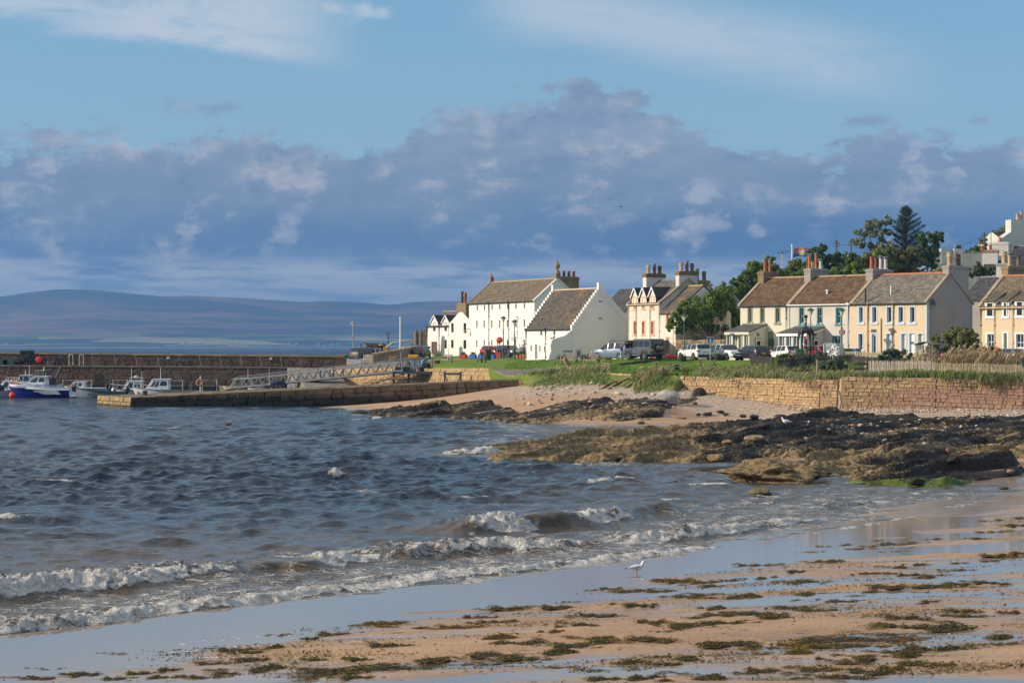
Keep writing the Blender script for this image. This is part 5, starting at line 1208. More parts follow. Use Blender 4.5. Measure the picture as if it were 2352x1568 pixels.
# ---- short pier
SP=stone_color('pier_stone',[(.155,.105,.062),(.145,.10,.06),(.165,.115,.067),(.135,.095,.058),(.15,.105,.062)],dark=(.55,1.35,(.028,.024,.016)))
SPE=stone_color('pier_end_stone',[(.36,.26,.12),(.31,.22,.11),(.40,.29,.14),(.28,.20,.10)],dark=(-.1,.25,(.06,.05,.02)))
A,B,C_,D_=(-35.7,186.6),(0.6,189.6),(1.4,193.6),(-40.4,194.3)
pier=thing('pier','low stone pier sloping up from the water to the green','pier',(A[0],A[1],0));bpy.context.view_layer.update()
zA,zB=.84,2.48
Lw=math.hypot(B[0]-A[0],B[1]-A[1]);zh=lambda x:zA+(zB-zA)*x/Lw
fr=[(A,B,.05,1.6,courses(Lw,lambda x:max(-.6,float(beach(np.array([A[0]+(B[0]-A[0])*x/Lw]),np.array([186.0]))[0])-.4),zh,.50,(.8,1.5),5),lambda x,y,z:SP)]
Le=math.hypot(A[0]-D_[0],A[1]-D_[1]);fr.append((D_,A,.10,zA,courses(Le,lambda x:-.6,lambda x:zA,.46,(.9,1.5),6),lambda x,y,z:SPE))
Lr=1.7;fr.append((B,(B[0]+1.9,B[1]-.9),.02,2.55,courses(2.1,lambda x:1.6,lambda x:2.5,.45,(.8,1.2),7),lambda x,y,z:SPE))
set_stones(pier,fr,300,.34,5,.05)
mb=MB();lo=[(p[0]-A[0],p[1]-A[1])for p in(A,B,C_,D_)];ins=[(.25,.15),(-.1,.15),(-.1,-.1),(.25,-.1)]
top=[zA,zB,zB+.1,zA+.05];vs=[(x+i[0],y+i[1],-.8)for(x,y),i in zip(lo,ins)]+[(x+i[0],y+i[1],z-.05)for(x,y),i,z in zip(lo,ins,top)]
mb.add(vs,[(3,2,1,0),(4,5,6,7),(0,1,5,4),(1,2,6,5),(2,3,7,6),(3,0,4,7)]);mb.part('core',MORTARD,pier)
def deck_mat(t,b):
 p=t.pos();x,y,z=t.sep(p);n=t.noise(t.scale(p,(.6,1,1)),1.1,6,.65);n2=t.noise(p,5,5,.7)
 c=t.mix(t.sstep(n,.35,.65),(.16,.115,.065),(.25,.185,.11));c=t.mix(t.sstep(n2,.55,.7),c,(.10,.075,.04));c=t.mix(t.sstep(n,.55,.7)*.6,c,(.14,.15,.05))
 t.put(b.inputs['Base Color'],c);b.inputs['Roughness'].default_value=.9;t.put(b.inputs['Normal'],t.bump(n2,.8,.08))
rr=np.random.default_rng(4);fm=mat('pier_deck',None,fn=deck_mat);nfl=0
for i in range(30):
 for j in range(7):
  u0,u1,v0,v1=i/30,(i+1)/30-.002,j/7,(j+1)/7-.008;q=MB();vs=[]
  for(u,v)in((u0,v0),(u1,v0),(u1,v1),(u0,v1)):
   x=(lo[0][0]+(lo[1][0]-lo[0][0])*u)*(1-v)+(lo[3][0]+(lo[2][0]-lo[3][0])*u)*v;y=(lo[0][1]+(lo[1][1]-lo[0][1])*u)*(1-v)+(lo[3][1]+(lo[2][1]-lo[3][1])*u)*v
   vs.append((x,y,zA+(zB-zA)*u+rr.uniform(-.03,.02)))
  q.add(vs+[(a,b_,c-.12)for a,b_,c in vs],[(0,1,2,3),(0,4,5,1),(1,5,6,2),(2,6,7,3),(3,7,4,0)]);q.part('flagstone',fm,pier)
for k_,x in((1,1363),):
 v=ZP(1,x,1130,191);q=MB();q.lathe([(.26,-.1),(.24,.38),(.28,.42),(.27,.52),(.0,.55)],(0,0,0),10);q.part('bollard',mat('rust_dark',(.07,.05,.035),.9,var=.3),None,True,'stubby dark mooring bollard on the end of the low pier','bollard',loc=(v.x,191,zA+(zB-zA)*((v.x-A[0])/(B[0]-A[0]))))
# ---- lit inner quay wall
IW=stone_color('inner_quay_stone',[(.42,.30,.14),(.36,.26,.125),(.46,.34,.18),(.33,.22,.11),(.40,.24,.13),(.44,.32,.16)])
a,b=(-20.4,225.0),(-2.0,197.0);Lw=math.hypot(b[0]-a[0],b[1]-a[1]);iw=thing('inner_quay_wall','sunlit yellow stone quay wall under the gangway','wall',(a[0],a[1],0));bpy.context.view_layer.update()
zh=lambda x:3.12+.35*x/Lw
st=courses(Lw,lambda x:.2,zh,.40,(.35,.75),12)
set_stones(iw,[(a,b,.22,3.3,st,lambda x,y,z:IW)],300,.24,6,.05);core(iw,[a,b],[-.6,-.6],[3.14,3.45],2.0,.22,MORTAR)
q=MB();v0,v1=ZP(2,722,875,232),ZP(2,832,965,222);
sl=thing('slip_wall','short sunlit stone wall at the side of the slipway','wall',(v0.x,v0.y,0));bpy.context.view_layer.update()
p1=(v1.x,v1.y);Lw=math.hypot(p1[0]-v0.x,p1[1]-v0.y);set_stones(sl,[((v0.x,v0.y),p1,.05,2.6,courses(Lw,lambda x:.2,lambda x:2.75-1.4*x/Lw,.36,(.4,.8),13),lambda x,y,z:IW)],300,.24,7);core(sl,[(v0.x,v0.y),p1],[-.5,-.5],[2.75,1.35],1.2,.05,MORTAR)
q=MB();c4=[P(660,0,233),P(765,0,229),P(830,0,200),P(735,0,199)];zz=[3.12,3.16,.3,.2]
q.add([(v.x,v.y,z)for v,z in zip(c4,zz)]+[(v.x,v.y,-1)for v in c4],[(0,1,2,3),(0,4,5,1),(1,5,6,2),(2,6,7,3),(3,7,4,0)]);q.part('slipway',mat('slip_concrete',(.22,.185,.15),.9,var=.25,vscale=.6,bump=.5),kind='structure',label='concrete slipway sloping down into the harbour')
q=MB();c4=[P(735,0,204),P(1150,0,196),P(1150,0,193),P(690,0,199)];c4=[P(640,0,224),P(800,0,219),P(1130,0,196.6),P(1100,0,192),P(700,0,193.5)];zz=[-.2,.55,1.6,1.5,.3]
q.add([(v.x,v.y,z)for v,z in zip(c4,zz)]+[(v.x,v.y,-1)for v in c4],[(0,1,2,3,4),(0,5,6,1),(1,6,7,2),(2,7,8,3),(3,8,9,4),(4,9,5,0)]);q.part('harbour_floor',mat('harbour_mud',(.15,.115,.075),.7,var=.3,vscale=.8,bump=.6),kind='structure',label='brown drying floor of the harbour between pier and quay wall')
# ---- long outer harbour wall
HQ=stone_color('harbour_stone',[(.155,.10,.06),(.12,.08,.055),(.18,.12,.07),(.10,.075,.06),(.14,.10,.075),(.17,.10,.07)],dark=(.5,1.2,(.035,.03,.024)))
x0,x1=-300,690;DQ=246.0
def hx(px,d):return(px-CX)/F*d
qa,qb=(hx(x0,DQ),DQ),(hx(x1,DQ-1),DQ-1);Lw=math.hypot(qb[0]-qa[0],qb[1]-qa[1])
qw=thing('quay_wall','long shaded stone quay wall behind the moored boats','wall',(qa[0],qa[1],0));bpy.context.view_layer.update()
zh=lambda x:3.42-.32*x/Lw
vis0=(hx(0,DQ)-qa[0]);st=[q_ for q_ in courses(Lw,lambda x:-.3,zh,.42,(.6,1.3),14)if q_[0]>vis0-1]
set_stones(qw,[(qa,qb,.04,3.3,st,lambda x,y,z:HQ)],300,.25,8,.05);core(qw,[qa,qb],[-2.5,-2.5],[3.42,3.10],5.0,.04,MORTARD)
q=MB();q.add([(0,-.12,3.44),(qb[0]-qa[0],qb[1]-qa[1]-.12,3.12),(qb[0]-qa[0],qb[1]-qa[1]+.6,3.12),(0,.6,3.44),(0,-.12,3.24),(qb[0]-qa[0],qb[1]-qa[1]-.12,2.92)],[(0,1,2,3),(4,5,1,0)]);q.part('cope',mat('quay_cope',(.19,.15,.11),.9,var=.3),qw)
DP=250.5;pa,pb_=(hx(x0,DP),DP),(hx(812,DP-1),DP-1);Lp=math.hypot(pb_[0]-pa[0],pb_[1]-pa[1])
pw=thing('parapet_wall','parapet wall along the top of the outer quay with pale pipes down it','wall',(pa[0],pa[1],0));bpy.context.view_layer.update()
zh=lambda x:4.88-.62*max(0,x-16)/(Lp-16)
st=[q_ for q_ in courses(Lp,lambda x:2.9,zh,.30,(.45,1.0),15)if q_[0]>hx(0,DP)-pa[0]-1]
set_stones(pw,[(pa,pb_,.03,4.6,st,lambda x,y,z:HQ)],300,.22,9,.05);core(pw,[pa,pb_],[2.2,2.2],[4.86,4.26],1.5,.03,MORTARD)
def cope_strip(o,p0,p1,z0,z1,m,nm='cope_stone',n=46,w=1.6,hh=.2):
 rr=np.random.default_rng(3);dx,dy=(p1[0]-p0[0]),(p1[1]-p0[1])
 for i in range(n):
  a_,b__=i/n,(i+.985)/n;q=MB();za,zb=z0+(z1-z0)*a_,z0+(z1-z0)*b__;j=rr.uniform(-.03,.03)
  q.add([(dx*a_,dy*a_-.12,za),(dx*b__,dy*b__-.12,zb),(dx*b__,dy*b__+w,zb),(dx*a_,dy*a_+w,za)]+[(dx*a_,dy*a_-.12,za+hh+j),(dx*b__,dy*b__-.12,zb+hh+j),(dx*b__,dy*b__+w,zb+hh+j),(dx*a_,dy*a_+w,za+hh+j)],[(4,5,6,7),(0,1,5,4),(1,2,6,5),(3,0,4,7)]);q.part(nm,m,o)
cope_strip(pw,(hx(-40,DP)-pa[0],0)if False else(0,0),(pb_[0]-pa[0],pb_[1]-pa[1]),4.86,4.26,SPE)
for x,k in[(215,1),(437,1),(866,1),(1076,1),(1277,1),(1484,1),(1684,1),(1880,1),(2076,1),(2268,1),(585,2),(787,2),(167,2),(375,2)]:
 px=Z(k,x,0)[0];X=hx(px,DP-1);t=(X-pa[0])/(pb_[0]-pa[0]);y=-1*t-.2;zt_=4.9-.6*t
 pass
 q=MB();q.tube([(X-pa[0]-.06,y-.06,zt_+.05),(X-pa[0],y-.08,zt_-.4),(X-pa[0]+.16,y-.10,3.1)],.034,6);q.part('wall_pipe',mat('galvanised',(.22,.22,.21),.6,.2),pw)
for k,x,y in((1,567,768),(1,1583,779),(2,480,743)):
 v=ZP(k,x,y,DP-1.0);q=MB();q.box((0,0,0),(.34,.22,.34));q.box((0,-.13,-.02),(.24,.05,.22));q.part('wall_lamp',mat('lamp_grey',(.5,.5,.48),.4),None,label={567:'pale square lamp on the parapet above the dark bench',1583:'pale square lamp on the parapet over the middle of the quay',480:'pale square lamp on the parapet nearest the slipway'}[x],cat='lamp',group='lamps on the parapet',loc=(v.x,DP-1.0,v.z))
v=ZP(1,305,850,248.5);mb=MB();rr=np.random.default_rng(2)
CREELM=mat('creel_net',(.022,.022,.024),.8,var=.3)
ci=0
def creel_mesh():
 mb=MB();w,d,hh=.8,.5,.42
 for x in(-w/2,0,w/2):mb.tube([(x,-d/2,0),(x,-d/2,hh*.6),(x,-d/4,hh),(x,d/4,hh),(x,d/2,hh*.6),(x,d/2,0)],.025,5)
 for y,z in((-d/2,0),(d/2,0),(-d/2,hh*.6),(d/2,hh*.6),(0,hh)):mb.bar((-w/2,y,z),(w/2,y,z),.03)
 return mb
creel_frame=creel_mesh().mesh('creel_frame',mat('creel_frame_m',(.05,.045,.04),.7));q=MB();q.prism([(-.24,.0),(.24,0),(.24,.25),(.12,.41),(-.12,.41),(-.24,.25)],-.39,.39,'X');creel_net=q.mesh('creel_net',CREELM)
def creel(loc,rz,label,group):
 t=thing('creel',label,'creel',loc,rz,group);link('frame',creel_frame,t);link('net',creel_net,t);return t
n=0
for lvl,cnt in enumerate((4,4,3,2)):
 for i in range(cnt):
  creel((v.x-1.75+.9*i+.35*(lvl%2)+lvl*.12,248.3+rr.uniform(-.1,.1),3.40+lvl*.44),rr.normal(0,.1),['black lobster creel in the bottom row of the pile on the outer quay','black lobster creel in the second row of the pile on the outer quay','black lobster creel in the third row of the pile on the outer quay','black lobster creel on top of the pile on the outer quay'][lvl],'creels piled on the outer quay')
def life_ring_disc(loc,rz,r,label,m):
 t=thing('lifebuoy_housing',label,'lifebuoy',loc,rz);q=MB();q.lathe([(r*.6,-.06),(r,-.04),(r,.05),(r*.85,.09),(0,.11)],(0,0,0),20,axis='Y');q.xf(Matrix.Rotation(math.pi,4,'Z'));q.part('disc',m,t,True);return t
M_ORANGE=mat('orange_plastic',(.80,.13,.02),.45,var=.06);M_RED=mat('red_plastic',(.62,.03,.02),.4,var=.06)
w=ZP(1,379,795,248.6);life_ring_disc((w.x,248.0,w.z),0,.43,'large round red lifebuoy housing beside the creels on the outer quay',M_RED)
w=ZP(1,620,845,248.5);t=thing('quay_bench','dark high backed bench against the parapet by the ladder','bench',(w.x,248.4,3.3))
for i in range(14):
 q=MB();q.b2(-1.4+i*.2,-1.24+i*.2,.22,.27,.5,1.35);q.part('slat',mat('dark_wood',(.035,.03,.035),.7,var=.2),t)
q=MB();q.b2(-1.45,1.45,-.25,.25,.42,.5);q.part('seat',mat('dark_wood',None),t)
for x in(-1.35,0,1.35):q=MB();q.b2(x-.06,x+.06,-.22,.25,0,.42);q.part('leg',mat('dark_wood',None),t)
w=ZP(1,690,860,245.5);t=thing('quay_ladder','rusty quay ladder with pale yellow hoop handrails','ladder',(w.x+.1,245.3,3.2));M_YHOOP=mat('pale_yellow_rail',(.55,.50,.30),.5,var=.1);M_RUST=mat('rust',(.12,.05,.025),.9,var=.35)
for x in(-.55,.75):
 q=MB();q.tube([(x-.25,.9,0),(x-.25,.9,1.25),(x-.12,.9,1.45),(x+.12,.9,1.45),(x+.25,.9,1.25),(x+.25,.9,0)],.055,6);q.part('handrail',M_YHOOP,t)
for x in(-.12,.50):q=MB();q.tube([(x,.0,.1),(x,-.35,.05),(x,-.38,-3.2)],.06,6);q.part('stile',M_RUST,t)
for i in range(9):q=MB();q.bar((-.12,-.38,-.35-i*.32),(.50,-.38,-.35-i*.32),.05);q.part('rung',M_RUST,t)
for i,(xa,xb)in enumerate(((5,60),(62,125))):
 w=ZP(1,(xa+xb)/2,845,248);t=thing('fish_crate',['dark green fish crate at the left end of the outer quay, left of the pair','dark green fish crate on the outer quay, right of the pair'][i],'crate',(w.x,247.6,3.38),0,'fish crates on the outer quay');q=MB()
 q.b2(-.65,.65,-.35,-.3,0,.55);q.b2(-.65,.65,.3,.35,0,.55);q.b2(-.65,-.6,-.3,.3,0,.55);q.b2(.6,.65,-.3,.3,0,.55);q.b2(-.6,.6,-.3,.3,0,.05);q.part('body',mat('crate_green',(.03,.08,.065),.6),t);q=MB();q.b2(-.68,.68,-.38,-.355,.48,.56);q.part('rim',mat('crate_rim',(.10,.20,.17),.6),t)
def line_thing(a,b,sag,r,m,label,cat='rope',nm='mooring_line'):
 pts=[a.lerp(b,i/10)-Vector((0,0,sag*math.sin(math.pi*i/10)))for i in range(11)];o0=pts[0].copy();q=MB();q.tube([p-o0 for p in pts],r,5);return q.part(nm,m,None,True,label,cat,loc=o0)
line_thing(ZP(1,90,862,246),ZP(1,0,1000,230),.3,.03,mat('rope_red',(.20,.06,.05),.9),'red and blue mooring line from the quay at the left edge');line_thing(ZP(1,570,848,246),ZP(1,515,965,229),.15,.025,mat('rope_grey',(.3,.3,.28),.9),'thin grey mooring line down to the white boat behind the blue cruiser')
# ---- pontoon, railings, gangway
M_GALV=mat('galvanised_steel',(.105,.112,.125),.5,.35,var=.12);M_DKST=mat('dark_steel',(.075,.085,.10),.5,.35,var=.15)
pont=thing('pontoon','long floating pontoon with low walkway behind the moored boats','pontoon',(hx(230,229),229,0));X0,X1=hx(230,229)-hx(230,229),hx(940,227)-hx(230,229)
q=MB();q.b2(X0,X1,-.9,1.1,.05,.42);q.part('float',mat('float_grey',(.16,.15,.14),.8),pont);
for i in range(60):q=MB();xa=X0+(X1-X0)*i/60;q.b2(xa,xa+(X1-X0)/60-.03,-1.0,1.2,.42,.47);q.part('deck_board',mat('deck_board',(.22,.19,.15),.85,var=.2),pont)
for k,xs_,yt in((1,(593,728,862),988),(1,(1066,1198,1330),988),(1,(1586,1718),992),(1,(1905,2040),990)):
 a=ZP(k,xs_[0],yt,228.2);b=ZP(k,xs_[-1],yt,228.2);zt_=H-(Z(k,0,yt)[1]-HY)/F*228.2
 t=thing('pontoon_railing',{593:'pale tube railing on the pontoon behind the small white cuddy boat',1066:'pale tube railing on the pontoon between the clinker boat and the radar boat',1586:'pale tube railing on the pontoon behind the white cabin boat',1905:'pale tube railing on the pontoon beside the lifebuoy'}[xs_[0]],'railing',(a.x,228.2,.47),0,'railings along the pontoon')
 for x in xs_:q=MB();xx=ZP(k,x,yt,228.2).x-a.x;q.tube([(xx,0,0),(xx,0,zt_-.47)],.05,6);q.lathe([(.08,zt_-.50),(.08,zt_-.40)],(xx,0,0),6);q.part('post',mat('rail_pale',(.42,.47,.40),.5),t)
 for zr_ in(zt_-.47,(zt_-.47)*.52):q=MB();q.tube([(0,0,zr_),(b.x-a.x,0,zr_)],.035,6);q.part('rail',mat('rail_grey',(.35,.36,.35),.5,.3),t)
w=ZP(1,1885,1010,228.0);t=thing('lifebuoy_post','faded orange lifebuoy hung on a white post on the pontoon','lifebuoy',(w.x,228,.45));q=MB();q.tube([(0,0,0),(0,0,w.z+.3)],.06,8);q.part('post',M_WPAINT,t)
def torus(mb,c,Rr,r,axis='Y',n=20,m=8):
 vs=[];fs=[]
 for i in range(n):
  a=2*math.pi*i/n
  for j in range(m):
   b=2*math.pi*j/m;rad=Rr+r*math.cos(b);u,v_,w_=rad*math.cos(a),r*math.sin(b),rad*math.sin(a);p={'Y':(u,v_,w_),'X':(v_,u,w_),'Z':(u,w_,v_)}[axis];vs.append((c[0]+p[0],c[1]+p[1],c[2]+p[2]))
 for i in range(n):
  for j in range(m):fs.append((i*m+j,i*m+(j+1)%m,((i+1)%n)*m+(j+1)%m,((i+1)%n)*m+j))
 mb.add(vs,fs);return mb
q=MB();torus(q,(-.08,-.1,w.z-.45),.33,.10);q.part('ring',mat('faded_orange',(.46,.20,.10),.7),t,True)
ga,gb=ZP(2,55,1050,226),ZP(2,1862,868,206.5);gw_=thing('gangway','long grey lattice truss gangway sloping down to the pontoon','gangway',ga);gv=gb-ga;L_=gv.length;gd=gv.normalized();side=Vector((-gd.y,gd.x,0)).normalized();up_=Vector((0,0,1))
hh=.92
for sg in(0,1):
 off=side*1.35*sg
 q=MB();q.bar(off,off+gv,.16,.22);q.part('bottom_chord',M_DKST,gw_);q=MB();q.bar(off+gd*.5+up_*hh,off+gv+up_*hh,.12,.12);q.part('top_chord',M_GALV,gw_)
 n=40
 for i in range(n):
  a=off+gv*(i/n);b=off+gv*((i+1)/n);q=MB()
  if i%2==0:q.bar(a+up_*.05,b+up_*hh,.075)
  else:q.bar(a+up_*hh,b+up_*.05,.075)
  q.part('lattice_bar',M_GALV,gw_)
 for f_ in(.22,.545,.62,.985):q=MB();a=off+gv*f_;q.bar(a,a+up_*hh,.12,.16);q.part('upright',M_DKST,gw_)
 q=MB();q.tube([off+gd*.3,off+gd*1.2+up_*(hh+.30),off+gv+up_*(hh+.30)],.035,6);q.part('handrail',M_GALV,gw_)
 for i in range(18):q=MB();a=off+gv*((i+.8)/18.5)+up_*hh;q.tube([a,a+up_*.30],.03,5);q.part('rail_post',M_GALV,gw_)
q=MB();q.bar(side*.67-gd*2.8+up_*-.28,side*.67+gd*.6+up_*.03,1.3,.08);q.part('hinged_flap',mat('flap_wood',(.27,.215,.14),.85),gw_)
for sg in(0,1):
 q=MB();a=side*1.35*sg-gd*.7;q.tube([a,a+up_*.9+gd*.8,a+up_*1.05+gd*2.4],.05,6);q.part('end_rail',M_GALV,gw_)
q=MB();q.bar(side*.67+up_*.02,side*.67+gv+up_*.02,1.2,.05);q.part('walkway',mat('walkway_grey',(.11,.11,.115),.7),gw_)
st_=thing('landing_stage','dark timber and steel landing stage carrying the upper end of the gangway','landing stage',(gb.x,gb.y,0));zt_=gb.z
q=MB();q.b2(-1.1,3.1,-.3,2.4,zt_-.34,zt_-.08);q.part('platform',M_DKST,st_)
for x,m_ in((-1.0,M_RUST),(.55,M_RUST),(2.9,M_DKST)):q=MB();q.b2(x-.12,x+.12,.2,.5,.4,zt_-.34);q.part('pile',m_,st_)
q=MB();q.b2(-1.2,2.2,.12,.2,zt_-1.0,zt_-.78);q.part('crossbeam',M_DKST,st_);q=MB();q.b2(-1.3,.2,.0,.12,zt_-.92,zt_-.62);q.part('fender_timber',mat('orange_timber',(.38,.20,.08),.85),st_)
for x in(-.1,.35,1.15,1.7,2.35,3.0):q=MB();q.tube([(x,1.2,zt_-.08),(x,1.2,zt_+1.2)],.045,6);q.part('rail_post',M_GALV,st_)
q=MB();q.tube([(-1.1,1.2,zt_+1.2),(3.0,1.2,zt_+1.2)],.04,6);q.part('rail',M_GALV,st_)
v=ZP(2,2300,975,200.5);w=ZP(7,0,0,200);a=P(*[(1300+1025/2.138)/1.7415,0],200);b=P(*[(1300+1160/2.138)/1.7415,0],199.2);zt_=H-((1440+112/2.138)/1.7415-HY)/F*200
t=thing('steel_trestle','dark steel trestle frame standing against the yellow quay wall','trestle',(a.x,199.6,1.2));wd=b.x-a.x
q=MB();q.b2(-.1,wd+.1,-.1,.1,zt_-1.35,zt_-1.15);q.part('beam',M_DKST,t)
for x in(0,wd):q=MB();q.b2(x-.08,x+.08,-.08,.08,-.6,zt_-1.35 if False else zt_-1.0);q.part('leg',M_DKST,t)
for x0_,x1_ in((0.05,wd*.42),(wd-.05,wd*.58)):q=MB();q.bar((x0_,0,zt_-1.4),(x1_,0,-.3),.07);q.part('brace',M_DKST,t)
M_PBLUE=mat('chair_blue',(.36,.50,.62),.6)
def garden_chair(loc,rz,label,group=None,m=M_PBLUE):
 t=thing('garden_chair',label,'chair',loc,rz,group)
 for x in(-.28,.28):
  for y in(-.25,.25):q=MB();q.b2(x-.035,x+.035,y-.035,y+.035,0,.42 if y<0 else .95);q.part('leg',m,t)
  q=MB();q.b2(x-.05,x+.05,-.3,.28,.62,.66);q.part('armrest',m,t)
 q=MB();q.b2(-.3,.3,-.3,.25,.40,.45);q.part('seat',m,t)
 for i in range(4):q=MB();q.b2(-.26,.26,.25,.285,.52+i*.12,.60+i*.12);q.part('slat',m,t)
 return t
garden_chair((gb.x+1.25,gb.y+1.9,gb.z-.08),.3,'pale blue slatted chair on the landing stage among the creels')
for i,(dx,dy)in enumerate(((-.4,1.7),(.45,1.7),(2.2,1.9),(2.6,1.8),(2.3,2.1))):creel((gb.x+dx,gb.y+dy-.2,gb.z-.08+(.42 if i==4 else 0)),.2*i,['grey rope creel at the gangway end of the landing stage','second creel from the gangway on the landing stage','creel under another by the stage railing','creel nearest the corner of the landing stage','creel lying on top of another on the landing stage'][i],'creels on the landing stage')
# ================================================================== VEHICLES
def carpaint(name,c,metal=0.0,rough=.3):return mat('paint_'+name,c,rough,metal,var=.03,coat=.6)
M_TYRE=mat('tyre_rubber',(.018,.018,.018),.85,var=.1);M_RIM=mat('alloy',(.55,.55,.56),.3,.7,var=.05);M_RIMD=mat('alloy_dark',(.16,.16,.17),.4,.6,var=.05);M_TRIM=mat('black_trim',(.016,.016,.017),.6,var=.05)
M_TAIL=mat('tail_red',(.45,.012,.012),.25,var=0);M_HEAD=mat('head_glass',(.62,.64,.66),.12,.2,var=0);M_PLATE=mat('plate_yellow',(.72,.46,.02),.5,var=0);M_PLATEW=mat('plate_white',(.75,.75,.72),.5,var=0);M_CAB=mat('car_glass',(.020,.027,.030),.05,var=0,spec=.8)
def text(parent,body,size,m,loc,rot=(0,0,0),name='lettering',ext=.006,align='CENTER'):
 cu=bpy.data.curves.new(name,'FONT');cu.body=body;cu.size=size;cu.extrude=ext;cu.align_x=align;cu.align_y='CENTER';cu.materials.append(m)
 c=bpy.data.objects.new(name,cu);me=bpy.data.meshes.new_from_object(c);bpy.data.objects.remove(c);o=link(name,me,parent,loc);o.rotation_euler=rot;return o
WH_CACHE={}
def wheel_mesh(r,w,spokes,dark):
 key=(r,w,spokes,dark)
 if key in WH_CACHE:return WH_CACHE[key]
 t=MB();t.lathe([(r*.66,-w/2),(r*.93,-w/2),(r,-w*.3),(r,w*.3),(r*.93,w/2),(r*.66,w/2)],(0,0,0),18,axis='Y');tm=t.mesh('tyre',M_TYRE,True)
 q=MB();q.lathe([(r*.60,w*.40),(r*.67,w*.52),(r*.67,-w*.5)],(0,0,0),18,axis='Y');q.lathe([(0,w*.44),(r*.14,w*.44),(r*.14,w*.2)],(0,0,0),10,axis='Y')
 for i in range(spokes):
  a=2*math.pi*i/spokes;q.bar((r*.1*math.cos(a),w*.38,r*.1*math.sin(a)),(r*.62*math.cos(a),w*.42,r*.62*math.sin(a)),r*.15,.03)
 q.cur=1;q.lathe([(0,w*.1),(r*.6,w*.1)],(0,0,0),14,axis='Y')
 WH_CACHE[key]=(tm,q.mesh('rim',[M_RIMD if dark else M_RIM,M_TRIM],False));return WH_CACHE[key]
PROF={
'hatch':[(0,.44,.46,.80),(.012,.54,.58,.92),(.035,.62,.68,.96),(.125,.655,.965,1),(.17,.655,.985,1),(.335,.645,1.0,1),(.35,.645,1.0,1),(.515,.625,.985,1),(.53,.625,.98,1),(.60,.62,.945,1),(.735,.60,.635,.99),(.88,.55,.585,.95),(.965,.45,.485,.86),(1,.34,.37,.70)],
'suv':[(0,.44,.46,.84),(.01,.56,.60,.94),(.03,.64,.70,.97),(.09,.66,.955,1),(.15,.66,.985,1),(.335,.65,1.0,1),(.35,.65,1.0,1),(.515,.635,.99,1),(.53,.635,.985,1),(.60,.63,.955,1),(.72,.61,.655,.99),(.88,.58,.615,.97),(.97,.48,.52,.90),(1,.36,.39,.76)],
'van':[(0,.44,.46,.94),(.006,.56,.60,.98),(.012,.60,.64,1),(.03,.62,.965,1),(.06,.62,.985,1),(.34,.61,1.0,1),(.36,.61,1.0,1),(.56,.60,.985,1),(.58,.60,.98,1),(.66,.60,.945,1),(.82,.57,.60,.98),(.92,.51,.55,.94),(.975,.42,.46,.86),(1,.32,.35,.74)],
}
